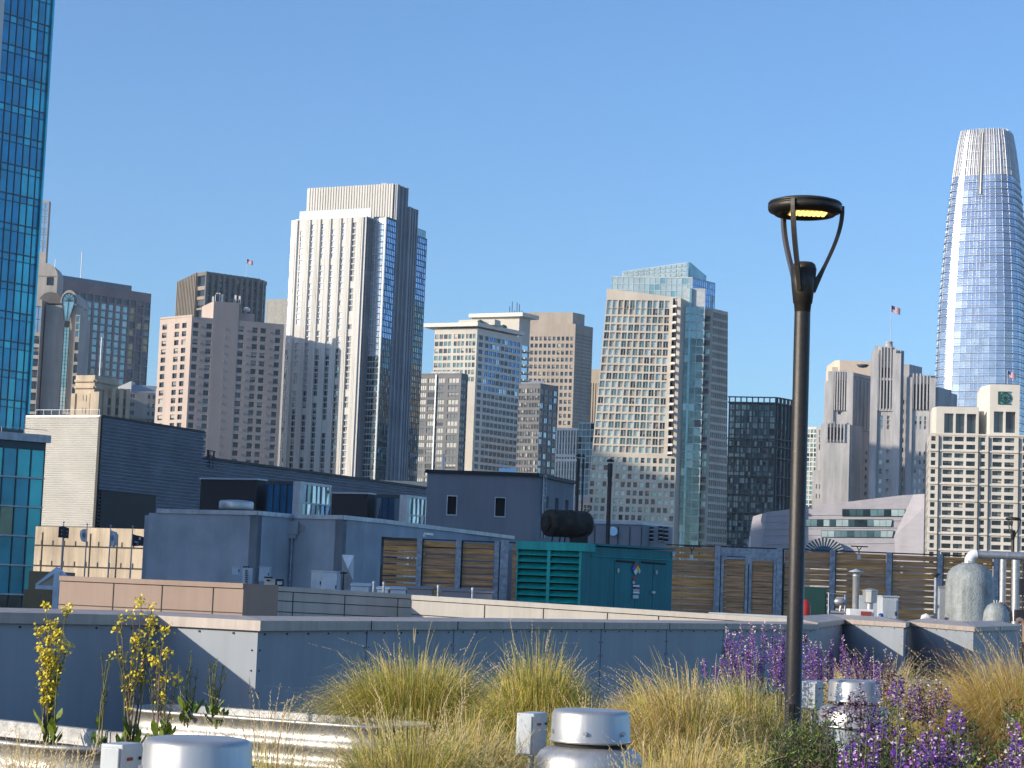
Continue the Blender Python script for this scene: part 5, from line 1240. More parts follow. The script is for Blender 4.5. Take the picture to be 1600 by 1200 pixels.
# little pipes and units along parapet
k_ = 0
for (x, y0, w, mm, lb, kind) in ((583, 911, .09, 'galv_post', 'short blue pipe stub left of the white cap', 't'), (598.5, 912, .08, 'galv_post', 'short grey pipe stub behind the white cap', 't'), (684, 917, .08, 'galv_post', 'pipe stub in front of the middle wooden fence bay', 't'), (738, 921, .09, 'galv_post', 'pipe stub at the right end of the low blue ducts', 't')):
    q = P(x, 940, 66); w *= .5; m_ = MB(); m_.tube([q, (q.x, q.y, Z(x, y0, 66))], w, mm, 10); m_.lathe((q.x, q.y, Z(x, y0, 66)-.02), [(w*1.2, 0), (w*1.2, .06), (w*.8, .09), (0, .09)], mm, 10); m_.build('pipe_stub', label=lb, cat='pipe')
for (x0, x1, y0, mm, lb) in ((547, 576, 911, 'box_blue', 'crumpled pale blue tarp covered unit beside the metal hood'), (588, 606, 916.5, 'white_paint', 'low white cap unit beside the pipe stubs'), (609, 634, 916.5, 'box_blue', 'pale blue low unit next to the white cap'), (634.5, 675, 915.5, 'stucco_slate', 'dark blue low duct below the first wooden fence bay'), (687, 735, 919, 'stucco_slate', 'dark blue low duct below the middle wooden fence bay'), (740, 770, 922, 'stucco_slate', 'dark blue low duct below the third wooden fence bay')):
    Yq = 68; a = P(x0, 945, Yq); c = P(x1, 945, Yq); m_ = MB(); h = Z(x0, y0, Yq)-a.z; w = c.x-a.x; e_ = empty('roof_duct', ((a.x+c.x)/2, Yq, a.z), lb, 'duct')
    m_.obox(((a.x+c.x)/2, Yq+.4, a.z), w, .8, h-.08, mm); m_.build('body', e_, bevel=.04)
    m_ = MB(); m_.prism([(a.x-.03, Yq-.04), (c.x+.03, Yq-.04), (c.x+.03, Yq+.84), (a.x-.03, Yq+.84)], a.z+h-.08, [a.z+h-.03, a.z+h-.03, a.z+h+.02, a.z+h+.02], mm); m_.build('lid', e_)
# mushroom vent on the stucco roof
q = P(368.5, 806, 104); e = empty('mushroom_vent', (q.x, q.y, zt-.4), 'wide flat mushroom vent on the stucco block roof', 'roof vent')
m_ = MB(); r = 27*104/F; m_.lathe((q.x, q.y, zt-.4), [(r*.6, 0), (r*.6, .75)], 'alu', 28); m_.build('neck', e)
m_ = MB(); m_.lathe((q.x, q.y, Z(368, 796, 104)), [(r*.62, 0), (r*.98, .0), (r, .04), (r, .34), (r*.93, .42), (r*.5, .46), (0, .47)], 'alu', 36); m_.build('hood', e)

# ---- slate penthouse
Y = 128
b = Bld('slate_penthouse', 'dark slate stucco penthouse with two small black windows and a wall ladder', loc=loc(760, Y, -2))
c0 = V2(P(840, 745, Y)); l0 = hit(668, 741, c0, Vector((1, -.06)).normalized()); r0 = hit(897, 757, c0, Vector((.33, .94)).normalized()); z1 = Z(840, 745, Y)
fx = lambda x: (hit(x, 790, c0, (c0-l0).normalized())-l0).length/((c0-l0).length-.6)
b.facade(l0, c0-(c0-l0).normalized()*.6, -3, z1, 'stucco_slate', [(fx(699), fx(713)), (fx(774), fx(789))], [(Z(745, 776.5, Y), Z(745, 805, Y))], lambda i, j: 'black_rubber' if True else None, .25)
d_s = (r0-c0).normalized(); cA = c0-(c0-l0).normalized()*.6; cB = c0+d_s*.6
for k in range(4):
    t0, t1 = k/4, (k+1)/4
    bz = lambda t: cA*(1-t)**2+c0*2*t*(1-t)+cB*t*t
    b.facade(bz(t0), bz(t1), -3, z1, 'stucco_slate')
b.facade(cB, r0, -3, z1, 'stucco_slate', [(.05+.30*k+.10, .05+.30*k+.20) for k in range(3)], [(Z(850, 778, Y+4), Z(850, 796, Y+4))], lambda i, j: 'glass_mid', .2)
back = [r0, l0+(r0-c0), l0]
for a, c in zip(back, back[1:]): b.facade(a, c, -3, z1, 'stucco_slate')
b.part('roof').prism([l0+Vector((-.15, -.12)), c0+Vector((.1, -.2)), r0+Vector((.15, 0)), l0+(r0-c0)], z1, z1+.22, 'black_panel')
wf_ = b.part('window_trim')
for xa, xb in ((699, 713), (774, 789)):
    a = hit(xa, 790, c0, (c0-l0).normalized()); c = hit(xb, 790, c0, (c0-l0).normalized()); za = Z(745, 776.5, Y); zb2 = Z(745, 805, Y)
    for (u, v, z0_, z1_) in ((a, c, za, za+.05), (a, c, zb2-.07, zb2)): wf_.prism([u+Vector((-.05, -.05)), v+Vector((.05, -.05)), v+Vector((.05, -.003)), u+Vector((-.05, -.003))], z0_, z1_, 'coping_grey')
    for u in (a-Vector((.05, 0)), c): wf_.prism([u+Vector((0, -.05)), u+Vector((.05, -.05)), u+Vector((.05, -.003)), u+Vector((0, -.003))], zb2, za, 'coping_grey')
lm = b.part('ladder'); ladder(lm, 848, Y+1.2, 744, 840, .55, 'coping_grey', cage=True, d=d_s)
b.done('window')
q = P(793, 741, Y+6); m_ = MB(); m_.obox((q.x, q.y, z1-.1), 1.15, 1, Z(793, 732.5, Y+6)-z1+.1, 'sky_glass'); m_.build('roof_hatch', label='pale blue skylight box on top of the slate penthouse', cat='skylight')

# ---- low mechanical building with louvres and exhaust hoods (right of penthouse)
Y = 110
e = empty('louvred_plant_room', loc(980, Y, -2), 'low slate metal plant room with a round disc and louvred hoods behind the generator', 'building')
a = P(918, 815, Y); c = P(1004, 817, Y); r = P(1046, 822, Y+6); m_ = MB(); m_.prism([(a.x, a.y), (c.x, c.y), (r.x, r.y), (r.x-2, r.y+5), (a.x, a.y+6)], -3, [a.z-.1, c.z-.1, r.z-.1, r.z-.1, a.z-.1], 'stucco_slate'); m_.build('wall', e)
m_ = MB(); m_.prism([(a.x, a.y-.1), (c.x, c.y-.1), (r.x, r.y-.1), (r.x-2, r.y+5), (a.x, a.y+6)], [a.z-.1, c.z-.1, r.z-.1, r.z-.1, a.z-.1], [a.z+.05, c.z+.05, r.z+.05, r.z+.05, a.z+.05], 'box_blue'); m_.build('roof_edge', e)
m_ = MB()
for k in range(5): x = a.x+.4+k*.62; m_.obox((x, a.y-.02, -1), .04, .05, a.z+.8, 'joint')
m_.build('seams', e)
m_ = MB(); q = P(958, 830, Y-.3); m_.face([(q.x+.24*math.cos(t), q.y, q.z+.24*math.sin(t)) for t in [k*math.pi/12 for k in range(24)]], 'sky_glass'); m_.face([(q.x+.24*math.cos(-t), q.y+.05, q.z+.24*math.sin(-t)) for t in [k*math.pi/12 for k in range(24)]], 'sky_glass'); m_.build('disc', e)
for xs in (1003, 1026):
    m_ = MB()
    for col_ in (0, 1):
        for k in range(4):
            q = P(xs+3+col_*8, 822+k*6.3+col_*1.0, Y-.4+xs*.002); m_.face([(q.x, q.y, q.z), (q.x+.24, q.y, q.z), (q.x+.24, q.y-.22, q.z-.13), (q.x, q.y-.22, q.z-.13)], 'steel_dark'); m_.face([(q.x, q.y+.1, q.z-.14), (q.x+.24, q.y+.1, q.z-.14), (q.x+.24, q.y, q.z), (q.x, q.y, q.z)], 'black_rubber'); m_.face([(q.x, q.y-.22, q.z-.13), (q.x+.24, q.y-.22, q.z-.13), (q.x+.24, q.y-.22, q.z-.16), (q.x, q.y-.22, q.z-.16)], 'coping_grey')
    q = P(xs, 850, Y-.3+xs*.002); m_.obox((q.x+.42, q.y+.25, -1), .85, .5, Z(xs, 820, Y)+1, 'slate_stone'); m_.build('louvre_hood', e)

# ---- wooden fence with steel posts
def fence_bays(name, label, spans, yt, Y, posts, ybot_z=-.35, dirY=0.0, seed=1):
    rnd = random.Random(seed)
    x0 = spans[0][0]; e = empty(name, (P(x0, 850, Y).x, Y, ybot_z), label, 'fence')
    zt_ = Z(x0+20, yt, Y)
    for (xa, xb) in spans:
        a = P(xa, 890, Y); c = P(xb, 890, Y); m_ = MB(); z = zt_-.05; bh = .205
        while z > ybot_z:
            g_ = rnd.choice([.012, .02, .03, .045, .06]); t = rnd.uniform(-.01, .01)
            cut = []
            m_.prism([(a.x, Y+t), (c.x, Y+t), (c.x, Y+t+.03), (a.x, Y+t+.03)], z-bh, z, rnd.choice(['wood', 'wood_b', 'wood', 'wood_c']))
            z -= bh+g_
        m_.build('board_panel', e)
    for (xa, xb, m) in posts:
        a = P(xa, 890, Y-.12); c = P(xb, 890, Y-.12); w = c.x-a.x; m_ = MB()
        m_.obox((a.x+w*.5, Y-.15, ybot_z), w, .05, zt_-ybot_z+.05, m); m_.obox((a.x+w*.5+.0, Y-.02, ybot_z), .03, .2, zt_-ybot_z+.04, m); m_.obox((a.x+w*.5+w*.62, Y+.05, ybot_z), w*.5, .06, zt_-ybot_z, 'steel_dark'); m_.build('post', e)
    m_ = MB(); a = P(spans[0][0], 890, Y); c = P(spans[-1][1], 890, Y); m_.prism([(a.x, Y-.06), (c.x, Y-.06), (c.x, Y+.08), (a.x, Y+.08)], zt_, zt_+.05, 'steel_dark'); m_.build('top_rail', e); return e, zt_
fence_bays('slatted_fence', 'dark stained slatted fence with three steel posts left of the teal generator', [(598, 650), (660, 711), (722, 771), (800, 812)], 842, 84, [(650, 658, 'galv_post'), (711, 719.5, 'galv_post'), (771.5, 779, 'galv_post')], seed=3)
m_ = MB(); a = P(787, 890, 82); w = 13*82/F; m_.obox((a.x, 82, -.35), w*.95, .3, Z(787, 844, 82)+.35, 'galv_post'); m_.build('steel_column', label='thick galvanised steel column beside the teal generator', cat='column')
e, zt_ = fence_bays('slatted_fence', 'long slatted wooden fence with galvanised posts right of the teal generator', [(1040, 1117), (1226, 1296), (1306, 1384), (1394, 1464), (1474, 1551), (1562, 1625)], 852.5, 86, [(1116, 1125, 'galv_post'), (1213, 1222, 'galv_post'), (1296, 1304.5, 'galv_post'), (1384.5, 1393, 'galv_post'), (1464, 1472.5, 'galv_post'), (1552, 1560, 'galv_post')], seed=5)
# gate
ga = P(1125, 890, 86); gc = P(1213, 890, 86); e = empty('double_gate', (ga.x, 86, -.35), 'double gate of slats in a galvanised steel frame in the wooden fence', 'gate')
zt2 = zt_-.05; mid = (ga.x+gc.x)/2
m_ = MB(); m_.obox((mid, 85.85, zt2-.30), gc.x-ga.x, .12, .34, 'galv_post'); m_.build('lintel', e)
rnd = random.Random(8)
for s_, (xa, xb) in enumerate(((ga.x+.02, mid-.02), (mid+.02, gc.x-.02))):
    m_ = MB(); zg = zt2-.34
    for (u, w) in ((xa+.06, .1), (xb-.06, .1)): m_.obox((u, 85.88, -.3), w, .08, zg+.3, 'galv_post')
    for z_ in (zg-.09, -.3): m_.prism([(xa+.11, 85.84), (xb-.11, 85.84), (xb-.11, 85.92), (xa+.11, 85.92)], z_, z_+.09, 'galv_post')
    lf = m_.build('gate_leaf', e); m_ = MB(); z = zg-.12
    while z > -.2: m_.prism([(xa+.13, 85.93), (xb-.13, 85.93), (xb-.13, 85.96), (xa+.13, 85.96)], z-.2, z, rnd.choice(['wood', 'wood_b'])); z -= .2+rnd.choice([.01, .02, .03])
    m_.build('boards', lf)
m_ = MB(); m_.obox((mid+.06, 85.8, .55), .05, .06, .14, 'black_rubber'); m_.build('latch', e)
def camlight(x, lb):
    q = P(x, 868, 85.6); e = empty('fence_light', q, lb, 'light', 'box lights on the fence'); m_ = MB(); m_.obox((q.x, q.y, q.z-.16), .13, .13, .2, 'box_grey'); m_.build('lamp_box', e)
    m_ = MB(); m_.tube([(q.x, q.y, q.z+.03), (q.x, q.y, q.z+.2), (q.x-.1, q.y, q.z+.38)], .02, 'steel_dark', 5); m_.tube([(q.x, q.y, q.z+.2), (q.x+.12, q.y, q.z+.38)], .02, 'steel_dark', 5); m_.tube([(q.x-.3, q.y+.2, q.z+.38), (q.x+.4, q.y+.2, q.z+.38)], .025, 'steel_dark', 5); m_.build('bracket', e)
camlight(1080.5, 'small box light on the fence just right of the teal generator'); camlight(1342, 'small box light hanging from the fence above the vent pipe')

# ---- generator
Y = 76; dF = Vector((.985, -.17)).normalized(); dS = Vector((.72, .69)).normalized()
c0 = V2(P(909, 860, Y)); l0 = hit(808, 858, c0, dF); r0 = hit(1051, 870, c0, dS); nF = Vector((dF.y, -dF.x)); nS = Vector((dS.y, -dS.x))
zt_ = Z(909, 848.5, Y); e = empty('generator', (c0.x, c0.y, -.35), 'large teal green generator enclosure with louvred end and side doors', 'generator')
m_ = MB()
zl0 = Z(860, 858.5, Y)
# frame around louvres
def onF(u, z, o=0): q = l0.lerp(c0, u)+nF*o; return (q.x, q.y, z)
m_.prism([l0-nF*.5, c0-nF*.5, r0-nS*.02, l0+(r0-c0)], -.35, zt_-.1, 'gen_teal_shaded')
m_.prism([c0-nF*.0, c0+dS*.0-nF*.5, r0-nS*.05, r0], -.35, zt_-.1, 'gen_teal_shaded')
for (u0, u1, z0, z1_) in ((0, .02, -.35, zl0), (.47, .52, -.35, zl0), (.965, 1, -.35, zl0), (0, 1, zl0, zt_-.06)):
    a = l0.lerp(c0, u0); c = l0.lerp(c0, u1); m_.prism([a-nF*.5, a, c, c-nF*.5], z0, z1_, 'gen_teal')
m_.build('housing', e)
for (u0, u1) in ((.02, .47), (.52, .965)):
    m_ = MB(); z = zl0-.02; pz = 10.4*Y/F
    while z > -.1:
        a, c = l0.lerp(c0, u0), l0.lerp(c0, u1)
        vs = [(*(a-nF*.22), z-.02), (*(c-nF*.22), z-.02), (*(c+nF*.03), z-pz*.80), (*(a+nF*.03), z-pz*.80)]
        m_.face(vs, 'gen_teal'); m_.prism([a-nF*.0, a+nF*.045, c+nF*.045, c-nF*.0], z-pz*.84, z-pz*.78, 'gen_teal'); z -= pz
    m_.face([(*(l0.lerp(c0, u0)-nF*.3), -.3), (*(l0.lerp(c0, u1)-nF*.3), -.3), (*(l0.lerp(c0, u1)-nF*.3), zl0), (*(l0.lerp(c0, u0)-nF*.3), zl0)], 'black_rubber')
    m_.build('louvre', e)
m_ = MB(); k_ = dS*.55; m_.prism([l0+nF*.06-dF*.05, c0+nF*.06+dF*.12, c0+dF*.12+k_, l0+k_], zt_-.30, zt_, 'gen_teal'); m_.prism([c0+k_+dF*.2, r0+nS*.1, r0-nS*1.8, c0+k_-nS*1.8], zt_-.06, zt_+.02, 'gen_teal_shaded')
m_.mesh([], [], 'gen_teal'); m_.build('roof', e)
m_ = MB()
def onS(x, z, o=.03): q = hit(x, 900, c0, dS)+nS*o; return (q.x, q.y, z)
zs0 = Z(980, 872, Y+2)
m_.tube([onS(922, zs0), onS(1050, zs0)], .022, 'gen_teal', 5); m_.build('drip_rail', e)
for (xa, xb) in ((960, 987), (993, 1019), (1020, 1046)):
    m_ = MB(); zt3 = Z(980, 878, Y+2); a = onS(xa, 0, 0); c = onS(xb, 0, 0); A = Vector(a[:2]); C_ = Vector(c[:2])
    m_.prism([A, A+nS*.02, C_+nS*.02, C_], -.2, zt3, 'gen_teal_shaded'); dr = m_.build('door', e)
    m_ = MB(); q = A.lerp(C_, .15); m_.obox((q.x+nS.x*.05, q.y+nS.y*.05, zt3-.42), .05, .05, .16, 'alu_dull', dS); m_.obox((q.x+nS.x*.05, q.y+nS.y*.05, zt3-.36), .12, .04, .04, 'alu_dull', dS); m_.build('handle', dr)
m_ = MB()
for (xa, xb) in ((961, 990), (1001, 1038)): a = onS(xa, zs0-.13, .05); c = onS(xb, zs0-.15, .05); m_.tube([a, c], .035, 'black_rubber', 5)
m_.build('hinge_bars', e)
# hazard diamond and small labels
m_ = MB(); q = onS(991, Z(991, 888.5, Y+2), .07); c = Vector((q[0], q[1], q[2])); ds = Vector((dS.x, dS.y, 0)); s_ = .22; zz = Vector((0, 0, 1))
m_.face([c+zz*s_*1.1, c+ds*s_*.5+zz*s_*.55, c, c-ds*s_*.5+zz*s_*.55], 'red_paint'); m_.face([c-ds*s_*.5+zz*s_*.55, c, c-ds*s_*.5-zz*s_*.55, c-ds*s_], 'hazard_blue'); m_.face([c+ds*s_*.5+zz*s_*.55, c+ds*s_, c+ds*s_*.5-zz*s_*.55, c], 'hazard_yellow'); m_.face([c, c+ds*s_*.5-zz*s_*.55, c-zz*s_*1.1, c-ds*s_*.5-zz*s_*.55], 'white_paint'); m_.build('hazard_sign', e)
m_ = MB()
for (x0, x1, y0, y1, mm) in ((987, 992, 901, 907, 'label_red'), (987, 991, 908, 912, 'box_blue'), (988, 998, 914, 916.5, 'white_paint'), (991, 998, 916.6, 920, 'label_red'), (988, 998, 920.5, 923, 'box_blue'), (988, 998, 924, 927, 'white_paint'), (988, 997, 929.5, 935, 'box_grey'), (1048, 1052, 862, 868, 'box_blue'), (924, 926.5, 853, 857, 'white_paint')):
    a = onS(x0, Z(x0, y1, Y+2), .06); c = onS(x1, Z(x0, y1, Y+2), .06); t = Z(x0, y0, Y+2); m_.face([a, c, (c[0], c[1], t), (a[0], a[1], t)], mm)
m_.build('labels', e)
q = onS(1019, Z(1019, 925, Y+2), .08); m_ = MB(); m_.obox((q[0], q[1], q[2]-.03), .2, .06, .05, 'alu', dS); m_.obox((q[0], q[1], q[2]-.06), .07, .08, .1, 'alu', dS); m_.build('latch', e)
# ---- horizontal muffler
Ym = 80; a = P(856, 817, Ym); c = P(921, 820, Ym+1.1); ax = (c-a).normalized(); L_ = (c-a).length; rr = 21.5*Ym/F
e = empty('exhaust_silencer', (a.x, a.y, zt_), 'big dark rusty horizontal exhaust silencer drum above the generator', 'exhaust silencer')
m_ = MB(); st = [(-.012, .45), (.0, .95), (.06, 1), (.5, 1), (.52, 1.03), (.56, 1.03), (.58, 1), (.88, .99), (.95, .85), (1, .5), (1.01, 0.02)]
m_.tube([a+ax*L_*t for t, _ in st], [rr*r_ for _, r_ in st], 'muffler', 24); m_.build('drum', e)
m_ = MB(); m_.tube([a+ax*.02, a-ax*.12], [rr*.55, rr*.5], 'muffler', 16); m_.tube([a-ax*.12, a-ax*.14], [rr*.4, rr*.35], 'black_rubber', 12); m_.build('end_flange', e)
for t in (.1, .28, .40, .62):
    q = a+ax*L_*t; m_ = MB(); m_.tube([(q.x+.05, q.y, q.z-rr*.9), (q.x-.02, q.y, zt_-.1)], .028, 'black_paint', 6); m_.build('leg', e)
m_ = MB(); q = a+ax*L_*.75; m_.obox((q.x, q.y, zt_-.1), .7, .4, q.z-rr*.7-zt_+.1, 'black_paint'); m_.build('bracket', e)
def stack(label, xb, yb, xt, yt, Y, r, twin=False):
    q = P(xb, yb, Y); t = P(xt, yt, Y); e = empty('exhaust_stack', q, label, 'exhaust stack', 'black exhaust stacks'); m_ = MB()
    m_.tube([q, (q.x, q.y, t.z)], r, 'black_paint', 14); m_.lathe((q.x, q.y, t.z-.55), [(r*1.15, 0), (r*1.2, .05), (r*1.2, .5), (r*1.0, .55)], 'black_paint', 14); m_.build('pipe', e)
    m_ = MB(); m_.lathe((q.x, q.y, t.z+.06), [(0, 0), (r*1.7, .0), (r*1.7, .06), (0, .12)], 'black_paint', 16)
    for s_ in (-1, 1): m_.tube([(q.x+s_*r*.7, q.y, t.z-.1), (q.x+s_*r*.7, q.y, t.z+.08)], .012, 'alu_dull', 4)
    m_.build('rain_cap', e)
stack('taller black exhaust stack rising from the silencer drum', 901, 800, 904.5, 716, Ym+.7, .062)
stack('thin black exhaust stack just behind the taller one', 909, 800, 911, 716.5, Ym+1.6, .035)
stack('lone black exhaust stack on the generator roof right of the silencer', 949.5, 850, 955, 724, Y+2.5, .082)
m_ = MB(); q = P(1062.5, 880, 100); m_.tube([q, (q.x, q.y, Z(1062.5, 831, 100))], .045, 'white_paint', 8); m_.build('antenna', label='short white rod antenna right of the generator', cat='antenna')
m_ = MB(); q = P(1171, 880, 105); m_.tube([q, (q.x, q.y, Z(1171, 838, 105))], .025, 'white_paint', 6); m_.tube([(q.x-.1, q.y, q.z+.35), (q.x, q.y, q.z+.7)], .02, 'white_paint', 5); m_.build('antenna', label='thin white mast behind the double gate', cat='antenna')
m_ = MB(); q = P(663, 839, 82); m_.tube([q, q+Vector((.0, 0, .13)), q+Vector((.35, 0, .10))], .05, 'white_paint', 6); m_.build('pipe_elbow', label='small white pipe elbow above the left slatted fence', cat='pipe')
m_ = MB(); q = P(692, 748, 135); m_.tube([q, q+Vector((0, 0, 1.6))], .07, 'white_paint', 6); m_.build('whip_antenna', label='white stub antenna at the left of the slate penthouse roof', cat='antenna')

# ---- right hand equipment
zdk = -.35
e = empty('green_cabinet', (P(1275, 950, 66).x, 66, zdk), 'dark green cabinet behind the lamp post', 'cabinet')
a = P(1256, 917, 66); c = P(1292, 917, 66); m_ = MB(); m_.obox(((a.x+c.x)/2, 66.3, zdk), c.x-a.x, .6, a.z-zdk, 'green_cab'); m_.build('body', e, bevel=.02); m_ = MB(); m_.obox(((a.x+c.x)/2+.1, 65.99, zdk+.1), (c.x-a.x)*.6, .03, a.z-zdk-.25, 'green_cab'); m_.build('door', e); m_ = MB(); m_.obox(((a.x+c.x)/2+.1, 65.95, .8), .04, .05, .35, 'black_rubber'); m_.build('handle', e)
q = P(1257, 955, 63); m_ = MB(); m_.lathe((q.x, q.y, q.z-.8), [(.19, 0), (.19, .9), (.16, 1.05), (.08, 1.14), (0, 1.16)], 'red_paint', 18); m_.build('red_tank', label='small red domed tank peeking out right of the lamp post', cat='tank')
# backflow frame with valve
e = empty('valve_assembly', (P(1308, 950, 62).x, 62, zdk), 'pipe frame holding a silver round valve cover right of the green cabinet', 'valve')
m_ = MB(); a = P(1295.5, 927, 62); c = P(1321, 929, 62)
m_.tube([(a.x, 62, zdk), (a.x, 62, a.z), (c.x, 62, a.z-.02), (c.x, 62, zdk)], .035, 'galv_post', 8); m_.build('frame', e)
q = P(1311.5, 940, 62); m_ = MB(); m_.tube([q-Vector((.16, 0, 0)), q-Vector((.12, 0, 0)), q, q+Vector((.12, 0, 0)), q+Vector((.17, 0, 0))], [.02, .09, .115, .09, .03], 'alu_dull', 14); m_.build('valve_cover', e)
m_ = MB(); m_.tube([q+Vector((-.25, 0, -.32)), q+Vector((.25, 0, -.32))], .05, 'alu_dull', 10); m_.tube([q+Vector((.05, 0, -.12)), q+Vector((.02, 0, -.32))], .04, 'alu_dull', 8); m_.build('pipe', e)
# rain capped flue
q = P(1337, 936, 60); zt3 = Z(1340, 893, 60); e = empty('vent_pipe', (q.x, q.y, zdk), 'pale metal flue with a flat conical rain cap in front of the fence', 'vent pipe')
r = 5.3*60/F; m_ = MB(); m_.lathe((q.x, q.y, zdk), [(r, 0), (r, zt3-zdk-.15), (r*1.08, zt3-zdk-.14), (r*1.08, zt3-zdk-.09), (r*.8, zt3-zdk-.08), (r*.8, zt3-zdk)], 'alu_dull', 20); m_.build('pipe', e)
m_ = MB(); m_.lathe((q.x, q.y, zt3-.02), [(0, 0), (r*2.2, 0), (r*2.2, .02), (0, .10)], 'box_blue', 22); m_.build('rain_cap', e)
# square turbine cowl
q = P(1359, 950, 57); zt3 = Z(1359, 920, 57); zb3 = Z(1359, 942.5, 57); e = empty('exhaust_cowl', (q.x, q.y, zdk), 'eight sided silver exhaust cowl on a short round neck', 'vent cowl')
w = 12*57/F; m_ = MB(); m_.lathe((q.x, q.y, zdk), [(w*.42, 0), (w*.42, zb3-zdk+.05)], 'alu_dull', 18); m_.build('neck', e)
m_ = MB(); m_.lathe((q.x, q.y, zb3), [(w*.6, 0), (w*.92, .02), (w*.98, zt3-zb3-.07), (w*1.08, zt3-zb3-.06), (w*1.08, zt3-zb3-.04), (0, zt3-zb3+.02)], 'alu', 8, False)
m_.build('hood', e)
e = box_on('white_unit', 'low white unit with a dark red sign under the silver exhaust cowl', 'equipment box', 1326, 1365.5, 951, 985, 55, 'white_paint', .5)
m_ = MB(); a = P(1345, 961.5, 54.97); c = P(1361, 961.5, 54.97); t = Z(1350, 955.3, 54.97); m_.prism([(a.x, a.y-.02), (c.x, a.y-.02), (c.x, a.y+.02), (a.x, a.y+.02)], a.z, t, 'label_red'); m_.build('sign', e)
box_on('cabinet', 'light grey cabinet with double doors between the cowl and the fence', 'cabinet', 1375.5, 1402, 932.5, 985, 59, 'box_grey', .5, d=(1, .12), door=True)
box_on('cabinet', 'light grey cabinet partly hidden behind the silver exhaust cowl', 'cabinet', 1341, 1374, 930, 985, 61, 'box_grey', .4)
q = P(1376.5, 966, 56.5); m_ = MB(); m_.lathe((q.x, q.y, q.z-.5), [(.075, 0), (.075, .55), (.06, .62), (0, .64)], 'blue_drum', 16); m_.build('blue_drum', label='small dark blue drum left of the light grey cabinet', cat='drum')
# capped pipe and grey cabinet by the tank
q = P(1461.5, 960, 60); zt3 = Z(1464, 900, 60); e = empty('vent_pipe', (q.x, q.y, zdk), 'slim galvanised pipe with a dark flared cap left of the big tank', 'vent pipe')
m_ = MB(); m_.tube([(q.x, q.y, zdk), (q.x, q.y, zt3)], .055, 'galv_post', 12); m_.build('pipe', e); m_ = MB(); m_.lathe((q.x, q.y, zt3-.05), [(.06, 0), (.06, .06), (.15, .10), (.03, .14), (0, .14)], 'steel_dark', 14); m_.build('cap', e)
box_on('cabinet', 'dark grey control cabinet tucked against the left of the big tank', 'cabinet', 1465.5, 1482, 918, 985, 61, 'coping_grey', .5, door=True)
q = P(1446.5, 967, 52); m_ = MB(); m_.tube([q+Vector((-.11, 0, -.03)), q+Vector((-.07, 0, .03)), q+Vector((.0, 0, .05)), q+Vector((.09, 0, .03)), q+Vector((.11, 0, -.03))], [.03, .07, .09, .07, .04], 'white_paint', 12); m_.build('white_valve_cover', label='small white rounded valve cover left of the big grey tank', cat='valve')
# big tank
q = P(1515, 930, 60); r = 37.5*60/F; zt3 = Z(1516, 879, 60); H = zt3-zdk; e = empty('storage_tank', (q.x, q.y, zdk), 'big grey green domed cylindrical tank with peeling coating', 'tank')
m_ = MB(); m_.lathe((q.x, q.y, zdk), [(r*1.03, 0), (r*1.02, .4), (r, H*.72), (r*.985, H*.84), (r*.90, H*.91), (r*.72, H*.955), (r*.45, H*.985), (r*.2, H*.997), (0, H)], 'tank_paint', 48); m_.build('shell', e)
m_ = MB(); m_.tube([(q.x-r*.1, q.y-r*.3, zt3-.1), (q.x-.02-r*.1, q.y-r*.3, zt3+.05), (q.x+.06-r*.1, q.y-r*.3, zt3+.0)], .015, 'steel_dark', 5); m_.build('fitting', e)
q2 = P(1556.5, 960, 56.5); r2 = 20.5*56.5/F; zt4 = Z(1558, 941, 56.5); H = zt4-zdk; e2 = empty('storage_tank', (q2.x, q2.y, zdk), 'small grey domed tank in front of the big tank', 'tank')
m_ = MB(); m_.lathe((q2.x, q2.y, zdk), [(r2, 0), (r2, H*.78), (r2*.93, H*.88), (r2*.7, H*.955), (r2*.35, H*.99), (0, H)], 'tank_paint', 40); m_.build('shell', e2)
m_ = MB()
for k in (-1, 0, 1): m_.tube([(q2.x+k*.06, q2.y-.05, zt4-.03), (q2.x+k*.08, q2.y-.05, zt4+.06)], .012, 'white_paint', 5)
m_.build('valves', e2)
m_ = MB(); m_.tube([(q2.x+.12, q2.y+.1, zt4-.02), (q2.x+.30, q2.y+.1, zt4-.06), (q2.x+.40, q2.y, zt4-.25), (q2.x+.42, q2.y, zt4-.5)], .04, 'panel_brown', 8); m_.build('hose', e2)
m_ = MB(); q = P(1592, 972, 54); m_.tube([q+Vector((-.05, 0, .02)), q+Vector((.02, 0, .06)), q+Vector((.1, 0, .03)), q+Vector((.16, 0, -.1)), q+Vector((.16, 0, -.8))], .07, 'panel_brown', 12); m_.build('tan_pipe_elbow', label='tan pipe elbow beside the small grey tank', cat='pipe')
# insulated pipes
e = empty('insulated_pipe', (P(1560, 867, 60).x, 60, Z(1520, 878, 60)), 'fat white insulated pipe running right from an elbow above the big tank', 'pipe')
z_ = Z(1560, 867.5, 60); xa = P(1511+6, 870, 60).x; r = 6.3*60/F
m_ = MB(); xs_ = [P(1526, 867, 60).x, P(1640, 867, 60).x]; m_.tube([(xs_[0], 60, z_), (xs_[1], 60, z_-.00)], r, 'alu_dull', 20); m_.build('pipe', e)
m_ = MB(); rb_ = .2; cx = xs_[0]; m_.tube([(cx-rb_*math.sin(t), 60, z_-rb_+rb_*math.cos(t)) for t in [k*math.pi/2/7 for k in range(8)]]+[(cx-rb_, 60, zt3-.03)], r*1.25, 'white_paint', 20); m_.build('elbow', e)
m_ = MB()
for x in (1529, 1572, 1600): m_.lathe((0, 0, 0), [(0, 0)], 'alu', 3) if False else m_.tube([(P(x, 867, 60).x, 60, z_), (P(x, 867, 60).x+.03, 60, z_)], r*1.04, 'alu', 20)
m_.build('bands', e)
